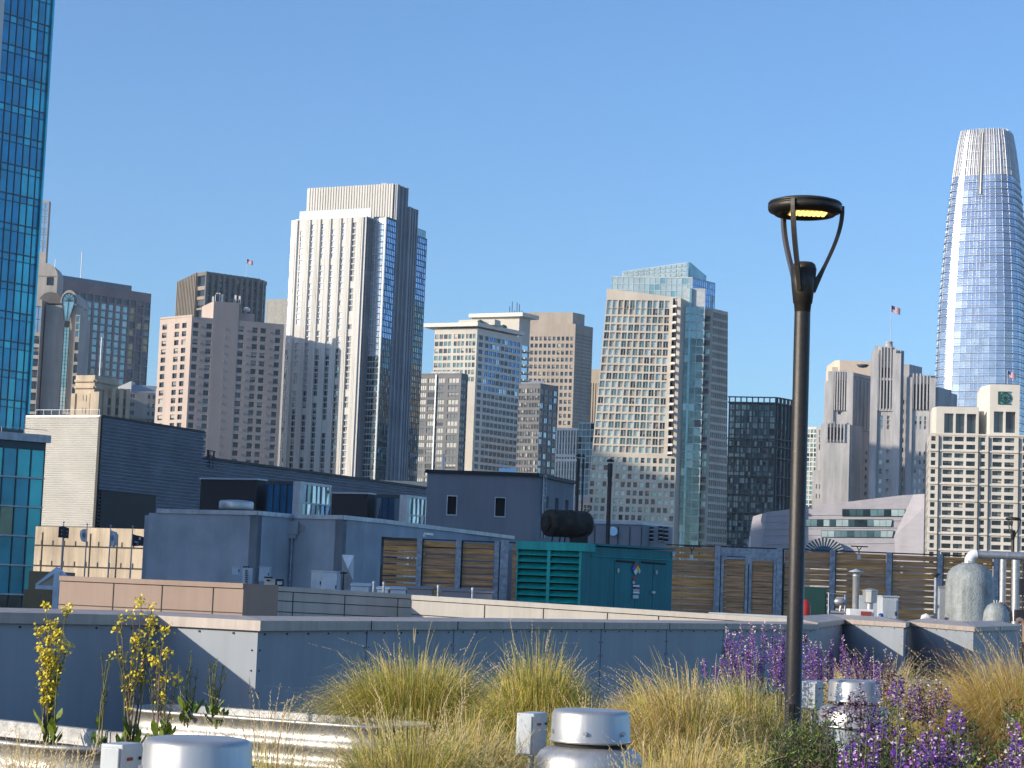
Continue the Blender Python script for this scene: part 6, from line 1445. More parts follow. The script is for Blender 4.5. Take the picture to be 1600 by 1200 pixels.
for x, lb in ((1566.5, 'thinner vertical insulated pipe left of its twin behind the small tank'), (1586.5, 'thicker vertical insulated pipe under the fat white pipe')):
    q = P(x, 930, 66); rr_ = (5.0 if x < 1570 else 6.0)*66/F; e = empty('vertical_pipe', (q.x, q.y, zdk), lb, 'pipe'); t = Z(x, 872, 66); m_ = MB(); m_.tube([(q.x, q.y, zdk), (q.x, q.y, t)], rr_, 'alu_dull', 18); m_.build('pipe', e)
    m_ = MB()
    for k in range(5): z5 = zdk+(t-zdk)*(k+.5)/5; m_.tube([(q.x, q.y, z5), (q.x, q.y, z5+.03)], rr_*1.05, 'alu_dull', 18)
    m_.build('bands', e)
q = P(1598, 925, 64); m_ = MB(); m_.tube([(q.x, q.y, zdk), (q.x, q.y, Z(1598, 880, 64))], .03, 'steel_dark', 6); m_.obox((q.x, q.y-.1, q.z-.1), .25, .2, .5, 'steel_dark'); m_.obox((q.x-.1, q.y-.1, q.z-.9), .3, .3, .35, 'steel_dark'); m_.build('pump_controller', label='dark pump controller on a post at the right edge', cat='pump')

# ================================================================ LAMPS
def make_lamp():
    LY = 14.7; b0 = P(1238.5, 1130, LY); e = empty('street_lamp', (b0.x, LY, 0), 'tall dark bronze lamp post with a lit round head among the purple flowers', 'street lamp', 'round headed lamp posts')
    x0 = b0.x; y0 = LY
    m_ = MB(); zc = Z(1255, 474, LY); m_.lathe((x0, y0, 0), [(.10, 0), (.10, .02), (.058, .03), (.0575, zc-.25), (.0565, zc)], 'lamp_metal', 36); m_.build('pole', e)
    m_ = MB(); z2 = Z(1258, 420, LY)
    m_.lathe((x0, y0, 0), [(.052, zc-.09), (.055, zc-.085), (.062, zc-.005), (.068, zc), (.083, zc+(z2-zc)*.5), (.094, z2), (.0, z2)], 'lamp_metal', 36); m_.build('fitter', e)
    m_ = MB(); m_.lathe((x0+.004, y0, z2), [(.085, -.01), (.086, .008), (.08, .03), (.062, .045), (0, .05)], 'lamp_metal', 32); m_.build('cap', e)
    zd = Z(1260, 329, LY); R_ = .265
    m_ = MB(); m_.lathe((x0, y0, zd), [(.17, -.012), (.18, -.03), (.215, -.036), (.235, -.018), (.255, -.012), (R_-.002, .0), (R_, .012), (R_, .030), (R_-.012, .032), (R_-.012, .040), (R_, .044), (R_-.01, .058), (.21, .072), (.13, .083), (0, .088)], 'lamp_metal', 64); hd = m_.build('lamp_head', e)
    m_ = MB(); m_.lathe((x0, y0, zd-.013), [(0, 0), (.17, 0), (.17, .003), (0, .003)], 'lamp_metal', 40); m_.build('reflector', hd)
    ln = MB(); ln.obox((x0+.025, y0-.0, zd-.019), .27, .20, .005, 'led_lens'); ln.build('lens', hd)
    m_ = MB()
    for j, yy in enumerate((-.075, -.038, 0, .038, .075)):
        for k in range(8): m_.lathe((x0+.025-.115+k*.033, y0+yy, zd-.0265), [(0, 0), (.012, .001), (.0135, .007), (0, .0075)], 'led', 12)
    m_.build('lens_array', hd)
    for an in (R(-2), R(-116), R(117)):
        m_ = MB(); d = Vector((math.cos(an), math.sin(an), 0)); s_ = Vector((-d.y, d.x, 0)); pf = []
        top = zd+.035; bot = z2-.17
        crv = [(.272, top+.0), (.276, top-.05), (.262, top-.14), (.232, top-.23), (.185, top-.32), (.14, z2-.0), (.095, z2-.07), (.070, bot)]
        crv = []
        p0, p1, p2, p3 = (.27, top), (.285, top-.20), (.165, z2+.06), (.066, bot)
        for k in range(13):
            t = k/12; crv.append(tuple(p0[i]*(1-t)**3+3*p1[i]*t*(1-t)**2+3*p2[i]*t*t*(1-t)+p3[i]*t**3 for i in (0, 1)))
        vs = []; fs = []
        for k, (r_, z_) in enumerate(crv):
            w = .014+.002*math.sin(k/12*3.14); t_ = .018 if k < 9 else .014+.006*(k-8)
            for (a, c) in ((-w, -t_), (w, -t_), (w, t_*.6), (-w, t_*.6)): vs.append(Vector((x0, y0, z_))+d*(r_+c)+s_*a)
        for k in range(12):
            for q in range(4): fs.append((k*4+q, k*4+(q+1) % 4, k*4+4+(q+1) % 4, k*4+4+q))
        fs += [(3, 2, 1, 0), (48, 49, 50, 51)]
        m_.mesh(vs, fs, 'lamp_metal' if an < 0 else 'lamp_arm'); m_.obox((x0+d.x*.255, y0+d.y*.255, top-.012), .05, .026, .016, 'lamp_metal', (d.x, d.y)); m_.build('arm', e)
    m_ = MB(); m_.obox((x0-.02, y0-.056, .78), .035, .012, .13, 'lamp_metal'); m_.build('access_cover', e)
    return e
lamp = make_lamp()
l2 = copy_tree(lamp); p = P(1583, 815, 74); l2.location = (p.x-.0, 74, .50); l2['label'] = 'distant black lamp post with round head against the white gridded hotel'
# ================================================================ GARDEN
def stock_tank(name, label, cx, cy, hl, hw, ang, ztop, h):
    e = empty(name, (cx, cy, 0), label, 'planter', 'galvanised stock tank planters')
    ca, sa = math.cos(ang), math.sin(ang)
    def outline(off, n=20):
        o = []; r = hw+off; s_ = hl-hw
        for k in range(n+1): t = -math.pi/2+math.pi*k/n; o.append((s_+r*math.cos(t), r*math.sin(t)))
        for k in range(n+1): t = math.pi/2+math.pi*k/n; o.append((-s_+r*math.cos(t), r*math.sin(t)))
        return [(cx+x*ca-y*sa, cy+x*sa+y*ca) for x, y in o]
    prof = [(0, ztop-h), (0, ztop-h+.03)]
    z0 = ztop-h
    for c_ in (.30, .52, .74):   # rolled ribs
        for k in range(-4, 5): prof.append((.020*math.cos(k/4*math.pi/2), z0+h*c_+k/4*.045))
    prof += [(0, ztop-.035), (.012, ztop-.03), (.022, ztop-.018), (.018, ztop-.003), (.004, ztop), (-.008, ztop-.008), (-.008, ztop-h+.05)]
    m_ = MB(); rings = [[(x, y, z) for x, y in outline(o)] for o, z in prof]; n = len(rings[0])
    vs = [v for r in rings for v in r]; fs = [(i*n+k, i*n+(k+1) % n, (i+1)*n+(k+1) % n, (i+1)*n+k) for i in range(len(rings)-1) for k in range(n)]
    m_.mesh(vs, fs, 'galv', True); m_.build('tank_wall', e)
    m_ = MB(); m_.face([(x, y, ztop-.10) for x, y in outline(-.012)], 'soil'); m_.build('soil', e, kind='stuff')
    return e
stock_tank('stock_tank', 'left galvanised oval stock tank planter with tall yellow mustard', -3.0, 12.0, 1.55, .50, R(-38), .735, .62)
stock_tank('stock_tank', 'galvanised stock tank planter at the parapet corner behind the grass', -1.5, 14.1, 1.12, .36, R(-27), .735, .60)

def roof_vent(label, px, ytop, Y, rpx, boxside, full=True):
    q = P(px, ytop, Y); r = rpx*Y/F; zt = q.z; e = empty('roof_vent', (q.x, q.y, 0), label, 'roof vent', 'spun aluminium roof vents')
    h = r*.82
    m_ = MB(); m_.lathe((q.x, q.y, zt-h), [(r*1.0, 0), (r*1.035, .004), (r*1.035, .012), (r, .018), (r*.985, h*.84), (r*.965, h*.91), (r*.90, h*.965), (r*.8, h*.985), (r*.4, h), (0, h*1.005)], 'alu', 72); c = m_.build('upper_cap', e)
    m_ = MB()
    for k in range(6):
        an = math.radians(-100+k*60); m_.tube([(q.x+r*.97*math.cos(an), q.y+r*.97*math.sin(an), zt-h*.68), (q.x+(r*1.0+.012)*math.cos(an), q.y+(r*1.0+.012)*math.sin(an), zt-h*.68)], .011, 'alu_dull', 8)
    m_.build('bolts', c)
    m_ = MB(); m_.lathe((q.x, q.y, zt-h-.035), [(r*.9, 0), (r*.9, .04)], 'black_rubber', 40); m_.build('gap_ring', e)
    R2 = r*1.39; z2 = zt-h-.022; h2 = r*.80
    m_ = MB(); m_.lathe((q.x, q.y, z2-h2), [(R2*1.03, 0), (R2*1.03, .008), (R2*1.005, .013), (R2*.985, h2*.45), (R2*.955, h2*.66), (R2*.89, h2*.84), (R2*.80, h2*.93), (r*1.02, h2*.985), (r*.9, h2)], 'alu', 80); m_.build('lower_hood', e)
    m_ = MB(); m_.lathe((q.x, q.y, 0), [(r*1.18, 0), (r*1.18, z2-h2+.04)], 'galv_post', 40); m_.obox((q.x, q.y, 0), r*3.2, r*3.2, .22, 'galv_post'); m_.build('curb', e)
    for (x, y, z) in ((.30, -.953, .2),):
        m_ = MB(); m_.tube([(q.x-r*.42, q.y-r*1.21, z2-h2-.05), (q.x-r*.42, q.y-r*1.24, z2-h2-.05)], .01, 'copper' if False else 'panel_brown', 6); m_.build('screw', e)
    return e, q, r
def sbox(label, x0, x1, xr, y0, y1, Y):
    a = P(x0, y1, Y); c = P(x1, y1, Y); t = Z((x0+x1)/2, y0, Y); w = c.x-a.x; dp = .26
    d = Vector((.93, -.36)).normalized(); pl = V2(a); pc = pl+d*(w/d.x*.98); s2 = Vector((.36, .93)); pr = hit(xr, y0, pc, s2.normalized())
    e = empty('switch_box', (pc.x, pc.y, a.z), label, 'switch box', 'grey disconnect boxes beside the roof vents')
    m_ = MB(); m_.prism([pl, pc, pr, pl+(pr-pc)], a.z, t, 'box_grey'); m_.build('body', e, bevel=.006)
    m_ = MB(); n = Vector((d.y, -d.x)); m_.prism([pl+n*.012+d*.01, pc+n*.012-d*.01, pc+n*.001-d*.01, pl+n*.001+d*.01], a.z+.01, t-.014, 'box_grey'); m_.build('door', e, bevel=.004)
    m_ = MB(); s_ = (pr-pc).normalized(); ns = Vector((s_.y, -s_.x)); L_ = (pr-pc).length
    for u, w_ in ((.30, .02), (.42, .012), (.84, .012)): q = pc+s_*L_*u+ns*.003; m_.obox((q.x, q.y, t-.065), w_, .008, .012, 'label_red' if u < .5 else 'black_rubber', s_)
    m_.build('knockouts', e)
    m_ = MB(); q = pl.lerp(pr, .5); m_.tube([(q.x, q.y, 0), (q.x, q.y, a.z+.02)], .018, 'alu_dull', 8); m_.build('conduit', e)
roof_vent('largest spun aluminium vent cap cut off by the bottom edge at left', 310, 1152, 8.2, 84.5, 0)
sbox('plain grey switch box beside the largest vent cap', 152, 190, 224, 1162, 1262, 8.4)
roof_vent('two tier spun aluminium roof vent in the grass at the bottom centre', 924, 1108, 10.9, 61.5, 0)
sbox('grey switch box with a weathered top beside the centre roof vent', 805, 833, 856, 1114, 1180, 11.1)
roof_vent('two tier aluminium roof vent half hidden by purple flowers right of the lamp post', 1336, 1062, 16.4, 41.5, 0)
sbox('pale switch box right behind the lamp post', 1252, 1275, 1287, 1064, 1108, 16.8)

# ---- grasses
def tussock(label, px, ytop, Y, rpx, n, mats, h0=.95, lean=1.0, wind=(0, 0), stiff=.55, w=.0053, seedheads=.08, zb=0., group='ornamental grass clumps', rr=.36, seed=0, name='grass_clump', fine=1.0):
    rnd = random.Random(seed or int(px*7+Y*13)); q = P(px, ytop, Y); H = q.z-zb; cx, cy = q.x, q.y; Rr = rpx*Y/F*1.12; n = int(n*2.1)
    e = empty(name, (cx, cy, zb), label, 'ornamental grass', group)
    names = list(mats); ws = [mats[k] for k in names]
    mb = MB(); sh = MB()
    for i in range(n):
        an = rnd.uniform(0, 2*math.pi); b0 = Rr*rr*math.sqrt(rnd.random()); t = rnd.random()**.62
        out = Rr*t*lean*rnd.uniform(.6, 1.15); 
        hh = H*(1.0-.40*t**2.0)*(rnd.uniform(.68, .95) if rnd.random() < .96 else rnd.uniform(.95, 1.10))
        dx, dy = math.cos(an), math.sin(an)
        b0 = b0 if rnd.random() < .5 else Rr*rr*t; bx, by = cx+dx*b0+rnd.uniform(-.04, .04), cy+dy*b0+rnd.uniform(-.04, .04)
        tx, ty = bx+dx*out+wind[0]*hh*rnd.uniform(.5, 1.3), by+dy*out+wind[1]*hh
        m = rnd.choices(names, ws)[0]; pts = []; ns = 5; cur = rnd.uniform(1.3, 2.2); ze = 1.2+rnd.uniform(.2, 1.5)*(.3+t)
        droop = hh*rnd.uniform(.0, .28)*(.1+t)
        for k in range(ns+1):
            s = k/ns; f_ = s**cur; pts.append((bx+(tx-bx)*f_, by+(ty-by)*f_, zb+hh*(1-(1-s)**ze)-droop*max(0, s-.6)**2*6))
        # ribbon facing random azimuth
        ra = rnd.uniform(0, math.pi); rx, ry = math.cos(ra), math.sin(ra)*.6
        ww = w*rnd.uniform(.6, 1.25)
        vs = []
        for k, p in enumerate(pts):
            wk = ww*(1-.82*(k/ns)**1.5)*.5; vs += [(p[0]-rx*wk, p[1]-ry*wk, p[2]), (p[0]+rx*wk, p[1]+ry*wk, p[2])]
        mb.mesh(vs, [(2*k, 2*k+1, 2*k+3, 2*k+2) for k in range(ns)], m)
        if rnd.random() < seedheads and t < .95:
            a, c = Vector(pts[-2]), Vector(pts[-1]); d = (c-a).normalized(); L_ = rnd.uniform(.10, .22); k_ = 7
            for s in range(k_):
                p = c+d*L_*(s/k_-.4); o = Vector((rnd.uniform(-1, 1), rnd.uniform(-1, 1), rnd.uniform(.2, 1)))*.008
                r_ = .0035*(1-s/k_*.6); sh.face([p-Vector((r_, 0, 0)), p+o+d*.012, p+Vector((r_, 0, 0)), p-d*.010], 'grass_straw')
    mb.build('blades', e)
    if sh.v: sh.build('seed_heads', e)
    return e
G1 = dict(grass_gold=4, grass_olive=6, grass_green=4, grass_straw=1.2)
G2 = dict(grass_gold=4, grass_straw=5, grass_olive=2, grass_green=1)
G3 = dict(grass_gold=5, grass_rust=3, grass_straw=3, grass_olive=2)
tussock('large golden green tussock against the parapet, left of the middle', 650, 1004, 14.6, 168, 8200, G1)
tussock('tall golden tussock standing just behind the centre roof vent', 845, 994, 13.6, 108, 5200, G1)
tussock('low olive tussock between the tall golden one and the parapet gap', 915, 1085, 13.0, 85, 2200, G1, seedheads=.1)
tussock('straw coloured tussock swept to the left, right of the centre roof vent', 1070, 1032, 12.6, 126, 7200, G2, wind=(-.10, 0))
tussock('straw and green tussock directly left of the lamp post', 1165, 1042, 13.4, 78, 4200, dict(grass_gold=3, grass_straw=3, grass_olive=4, grass_green=2), wind=(-.05, 0))
tussock('nearest green and straw tussock at the bottom, left of the grey switch box', 650, 1092, 9.4, 185, 5600, dict(grass_gold=4, grass_olive=5, grass_green=4, grass_straw=3), rr=.35, w=.0036)
tussock('dry tussock in front of the second stock tank', 735, 1090, 10.8, 105, 2200, G2, rr=.4)
tussock('tawny straw tussock swept right below the centre roof vent', 1080, 1120, 9.9, 130, 3200, G2, rr=.4, wind=(.06, 0))
tussock('sparse straw grass at the bottom left corner', 40, 1130, 9.6, 90, 420, G2, rr=.8, w=.0035, seedheads=.8)
tussock('sparse dry grass stalks in front of the left stock tank', 120, 1150, 9.2, 100, 260, dict(grass_straw=5, grass_gold=3, grass_rust=2), rr=.8, w=.003, seedheads=.5)
tussock('green gold grass between the largest vent cap and the stock tank', 420, 1120, 9.3, 85, 900, G1, rr=.6, w=.0036)
tussock('thin upright stalks above the second stock tank', 425, 1065, 12.2, 120, 160, dict(grass_straw=5, grass_rust=2, grass_gold=3), rr=.9, w=.003, seedheads=.9)
tussock('arching straw blades falling over the left stock tank', 232, 1135, 10.4, 75, 130, dict(grass_straw=5, grass_gold=3), rr=.5, w=.004)
tussock('big golden rust tussock leaning left at the right edge', 1590, 1000, 14.2, 150, 7500, G3, wind=(-.16, 0), w=.0038)
tussock('small tawny tussock between the purple sage and the grey wall', 1395, 1022, 19.0, 45, 900, G2, rr=.5, wind=(.12, 0), w=.006, seedheads=.6)
tussock('small straw tussock behind the right roof vent', 1340, 1024, 19.5, 40, 700, G2, rr=.5, wind=(-.15, 0), w=.006, seedheads=.6)
tussock('low green tussock at the foot of the lamp post', 1180, 1135, 11.0, 70, 1500, G1, rr=.5)
tussock('low straw tussock at the bottom between vent and lamp post', 1010, 1160, 9.4, 90, 1400, G1, rr=.5)

tussock('low straw tussock by the wall between the two wide grass groups', 985, 1078, 17.5, 60, 1500, G2, rr=.5)
tussock('low golden tussock behind the lamp post near the wall', 1215, 1066, 18.5, 60, 1500, G2, rr=.5)
tussock('low green tussock behind the third vent along the grey wall', 1450, 1062, 18.0, 75, 1800, G1, rr=.6)
tussock('dry tussock filling the gap left of the centre roof vent', 770, 1120, 11.8, 80, 1800, G2, rr=.6)
# ---- leafy plants
def leafquad(mb, p, d, L_, w, m, rnd, nrm=None):
    d = d.normalized(); s = d.cross(Vector((rnd.uniform(-1, 1), rnd.uniform(-1, 1), rnd.uniform(-1, 1)))).normalized()
    mb.face([p, p+d*L_*.5+s*w*.5, p+d*L_, p+d*L_*.5-s*w*.5], m)
def mustard(label, base, stems, group='yellow mustard plants', fl=1.0, big=True, seed=1, green=False):
    """base=(px,Y,zbase); stems=[(px_top, py_top, flowers density)]"""
    rnd = random.Random(seed); bx, Y, zb = base; b0 = P(bx, 1100, Y); e = empty('mustard_plant', (b0.x, Y, zb), label, 'flowering plant', group)
    st = MB(); lf = MB(); fo = MB()
    def flower_cluster(c, n, r):
        for _ in range(n):
            p = c+Vector((rnd.gauss(0, r), rnd.gauss(0, r), rnd.gauss(0, r*.9)))
            a0 = rnd.uniform(0, 3); nn = Vector((rnd.uniform(-1, 1), rnd.uniform(-1, .2), rnd.uniform(-.2, 1))).normalized(); u = nn.orthogonal().normalized(); v = nn.cross(u)
            for k in range(4):
                t = a0+k*math.pi/2; dd = u*math.cos(t)+v*math.sin(t); s = v*math.cos(t)-u*math.sin(t)
                fo.face([p, p+dd*.005+s*.0036, p+dd*.0088, p+dd*.005-s*.0036], 'petal_yellow')
    for (tx, ty, dens) in stems:
        t_ = P(tx, ty, Y+rnd.uniform(-.06, .06)); s0 = Vector((b0.x+rnd.uniform(-.03, .03), Y+rnd.uniform(-.03, .03), zb)); H = t_.z-zb
        mid = s0.lerp(t_, .5)+Vector((rnd.uniform(-.02, .02), 0, 0)); path = [s0, s0.lerp(mid, .6), mid, mid.lerp(t_, .55)+Vector((rnd.uniform(-.01, .01), 0, 0)), t_]
        st.tube(path, [.006, .005, .004, .003, .0018], 'stem_brown' if (not green and rnd.random() < .5) else 'stem', 5)
        nb = int(14 if big else 8)
        for k in range(nb):
            f_ = rnd.uniform(.28, .96); i = min(3, int(f_*4)); p = path[i].lerp(path[i+1], f_*4-i); L_ = H*rnd.uniform(.06, .2)*(1.15-f_*.7)
            an = rnd.uniform(0, 6.28); tip = p+Vector((math.cos(an)*L_*.36, math.sin(an)*L_*.36, L_)); st.tube([p, p.lerp(tip, .5)+Vector((math.cos(an), math.sin(an), 0))*L_*.07, tip], [.0022, .0018, .0012], 'stem', 4, False)
            for _ in range(5): leafquad(lf, p.lerp(tip, rnd.uniform(.3, 1)), Vector((rnd.uniform(-1, 1), rnd.uniform(-1, 1), .6)), .018, .004, 'leaf_green', rnd)
            if rnd.random() < dens*fl: flower_cluster(tip, rnd.randint(3, 9), .010)
        if dens > 0: flower_cluster(t_, int(30*dens)+4, .017)
    for _ in range(26 if big else 6):
        an = rnd.uniform(0, 6.28); p = Vector((b0.x+rnd.uniform(-.05, .05), Y+rnd.uniform(-.05, .05), zb+rnd.uniform(0, .12))); d = Vector((math.cos(an)*.6, math.sin(an)*.6, 1)); L_ = rnd.uniform(.06, .13)
        s = d.cross(Vector((0, 0, 1))).normalized()*L_*.17; d.normalize()
        lf.mesh([p, p+d*L_*.35+s, p+d*L_*.35-s, p+d*L_*.75+s*.9+Vector((0, 0, -.005)), p+d*L_*.75-s*.9, p+d*L_], [(0, 1, 2), (1, 3, 4, 2), (3, 5, 4)], 'leaf_bright')
    st.build('stems', e); lf.build('leaves', e)
    if fo.v: fo.build('flowers', e)
zs = .64
mustard('dense bushy yellow mustard plant in the left stock tank', (82, 12.0, zs), [(72, 946, 1), (104, 952, 1.2), (60, 985, 1), (90, 990, 1.2), (76, 1000, 1.1), (98, 1005, .9), (84, 975, 1), (66, 1030, .9), (92, 1040, .7), (104, 1015, .6), (70, 1020, 1), (80, 1030, .9), (62, 1010, .8)], seed=2, fl=1.2)
mustard('tallest branching yellow mustard plant near the inner parapet corner', (205, 11.7, zs), [(221, 940, 1.2), (190, 965, .5), (208, 960, .4), (236, 970, 1.3), (183, 985, .7), (212, 1000, 1), (228, 990, .4), (216, 1030, .3), (237, 952, .2)], seed=3, fl=.55)
mustard('yellow mustard plant with drooping side clusters right of the tallest one', (257, 11.5, zs), [(258, 982, 1.2), (238, 1030, 1.3), (262, 1020, 1), (250, 1040, .6), (275, 1060, .6), (246, 1005, .4)], seed=4, fl=.35)
mustard('slim green mustard stalk without flowers left of the tallest plant', (157, 12.0, zs), [(158, 1022, 0), (166, 1035, 0), (172, 1028, .35)], seed=5, fl=0, big=False, green=True)
mustard('green mustard stalk gone to seed, left of two in the second tank', (296, 14.0, zs), [(300, 1018, 0), (292, 1045, 0), (308, 1050, 0), (279, 1040, 0)], seed=6, fl=0, green=True)
mustard('wide green mustard plant gone to seed, right of two in the second tank', (339, 13.9, zs), [(340, 1032, 0), (328, 1038, 0), (355, 1046, 0), (322, 1062, 0), (348, 1040, 0), (334, 1036, 0)], seed=7, fl=0, green=True)

def sage(label, spikes, base, mats=('petal_purple', 'petal_violet', 'petal_pale'), leaf='leaf_grey', seed=1, zb=0., name='sage_plant', group='purple sage plants', fill=600, fh=.5, fr=.3, fs=.015, cat='flowering plant', tipw=.027):
    rnd = random.Random(seed); bx, Y = base; b0 = P(bx, 1150, Y); e = empty(name, (b0.x, Y, zb), label, cat, group)
    st = MB(); lf = MB(); fo = MB()
    for (tx, ty, L_) in spikes:
        Yt = Y+rnd.uniform(-.25, .25); t = P(tx, ty, Yt); s0 = Vector((b0.x+(t.x-b0.x)*.55+rnd.uniform(-.03, .03), Yt, zb)); mid = s0.lerp(t, .55)+Vector((rnd.uniform(-.03, .03), 0, 0))
        st.tube([s0, mid, t], [.005, .004, .002], 'stem', 4, False); d = (t-mid).normalized(); n = int(L_*F/Y and L_*60)
        bm = rnd.choices(mats[:2], [3, 2])[0]
        for k in range(int(L_/.0065)):
            u = k/(L_/.0065); p = t-d*L_*u; w_ = tipw*(.25+.75*min(1, u*2.5)); nfl = 2 if u < .2 else 5
            for _ in range(nfl):
                an = rnd.uniform(0, 6.28); o = Vector((math.cos(an), math.sin(an), rnd.uniform(-.2, .6)))
                m = mats[2] if rnd.random() < (.7 if u < .15 else .17) else (bm if rnd.random() < .8 else mats[1])
                leafquad(fo, p+o*w_*rnd.uniform(.2, .7), o+Vector((0, 0, rnd.uniform(-.5, .8))), fs*rnd.uniform(.7, 1.5), fs*rnd.uniform(.5, 1.0), m, rnd)
        for _ in range(44):
            f_ = rnd.uniform(.15, .9); p = s0.lerp(t, f_); an = rnd.uniform(0, 6.28); leafquad(lf, p, Vector((math.cos(an), math.sin(an), rnd.uniform(0, 1))), rnd.uniform(.025, .055), .011, leaf, rnd)
    for _ in range(fill):
        an = rnd.uniform(0, 6.28); r_ = fr*math.sqrt(rnd.random()); p = Vector((b0.x+math.cos(an)*r_, Y+math.sin(an)*r_, zb+fh*rnd.uniform(.1, 1)*(1-.4*(r_/fr)**2)))
        leafquad(lf, p, Vector((math.cos(an)*.7, math.sin(an)*.7, rnd.uniform(.1, 1.2))), rnd.uniform(.02, .05), rnd.uniform(.006, .012), leaf if rnd.random() < .7 else 'leaf_dark', rnd)
    st.build('stems', e); lf.build('leaves', e); fo.build('flower_spikes', e); return e
rs = random.Random(44)
def spk(xs, y0, y1, L0=.18, L1=.34): return [(x+rs.uniform(-3, 3), rs.uniform(y0, y1), rs.uniform(L0, L1)) for x in xs]
sage('pale tipped purple sage rising above the straw tussock left of the lamp post', [(1136, 980, .4), (1147, 988, .36), (1159, 976, .42), (1172, 972, .45), (1178, 978, .4), (1145, 1015, .3), (1153, 1022, .3), (1166, 1010, .3), (1184, 1008, .3), (1128, 1025, .2), (1098, 1030, .16), (1116, 1038, .15), (1176, 1020, .3)], (1158, 16.5), seed=1, fill=900, fh=.85)
sage('purple sage with upright spikes directly left of the lamp post', [(1194, 972, .4), (1208, 976, .42), (1221, 978, .45), (1228, 990, .4), (1202, 1005, .3), (1212, 1015, .3), (1188, 1030, .25), (1222, 1020, .3)], (1210, 16.2), seed=2, fill=900, fh=.85)
sage('purple sage with crowded spikes directly right of the lamp post', [(1257, 992, .36), (1265, 998, .36), (1274, 1002, .34), (1281, 1004, .34), (1270, 1020, .25), (1287, 1015, .28), (1260, 1025, .3), (1279, 1030, .22), (1300, 1000, .34), (1297, 1012, .3), (1304, 1030, .24)], (1280, 17.6), seed=3, fill=900, fh=.8)
sage('purple sage behind the right roof vent', [(1316, 993, .36), (1321, 1008, .3), (1336, 1016, .26), (1353, 1012, .34), (1362, 1028, .28), (1345, 1034, .2), (1328, 1030, .22), (1372, 1030, .2)], (1342, 18.4), seed=4, fill=800, fh=.7)
sage('pink purple sage right of the roof vent', [(1384, 1016, .36), (1391, 1022, .34), (1398, 1040, .26), (1375, 1035, .26), (1406, 1058, .3), (1380, 1060, .22), (1393, 1070, .2)], (1390, 16.0), seed=5, fill=900, fh=.75, mats=('petal_purple', 'petal_plum', 'petal_pale'))
PL = ('petal_plum', 'petal_violet', 'petal_pale')
sage('dull plum coloured sage in front of the right roof vent', [(1345, 1068, .28), (1350, 1085, .22), (1332, 1080, .15), (1322, 1100, .14), (1362, 1096, .2), (1370, 1100, .15), (1306, 1098, .1), (1290, 1105, .08)], (1345, 11.6), seed=6, leaf='leaf_dark', mats=PL, fill=1800, fh=.66, fr=.33)
sage('plum and violet sage in front of the grey wall end', [(1433, 1056, .3), (1440, 1064, .26), (1424, 1070, .25), (1452, 1072, .25), (1466, 1062, .18), (1460, 1080, .22), (1480, 1072, .14), (1445, 1090, .2), (1415, 1082, .2), (1472, 1090, .15)], (1447, 13.6), seed=7, leaf='leaf_dark', mats=('petal_violet', 'petal_plum', 'petal_pale'), fill=1800, fh=.78, fr=.4)
sage('tall hoary sage with woolly grey leaves at the bottom right', [(1404, 1056, .13), (1406, 1120, .22), (1408, 1180, .2)], (1406, 9.0), seed=8, leaf='leaf_grey', fill=260, fh=.5, fr=.10, fs=.016)
sage('bright violet sage low at the bottom, left of the hoary one', [(1332, 1148, .2), (1356, 1128, .12), (1340, 1165, .2), (1318, 1172, .16), (1368, 1150, .16), (1354, 1180, .14), (1379, 1122, .1), (1366, 1182, .2)], (1347, 9.4), seed=9, leaf='leaf_dark', fill=2200, fh=.45, fr=.26, fs=.014, tipw=.030)
sage('bright violet sage at the bottom, right of the hoary one', [(1450, 1130, .18), (1468, 1138, .18), (1438, 1148, .18), (1456, 1160, .2), (1425, 1165, .2), (1480, 1150, .16), (1490, 1105, .12), (1497, 1112, .1), (1470, 1175, .2), (1500, 1155, .12), (1510, 1165, .14), (1440, 1180, .2)], (1463, 9.2), seed=10, leaf='leaf_dark', fill=2800, fh=.5, fr=.32, fs=.015, tipw=.032)
sage('violet sage mixed among cream flowers at the right bottom corner', [(1586, 1125, .14), (1590, 1140, .2), (1560, 1185, .16), (1575, 1170, .18), (1596, 1165, .18), (1545, 1190, .14)], (1578, 9.0), seed=11, fill=1500, fh=.4, fr=.25, fs=.014)
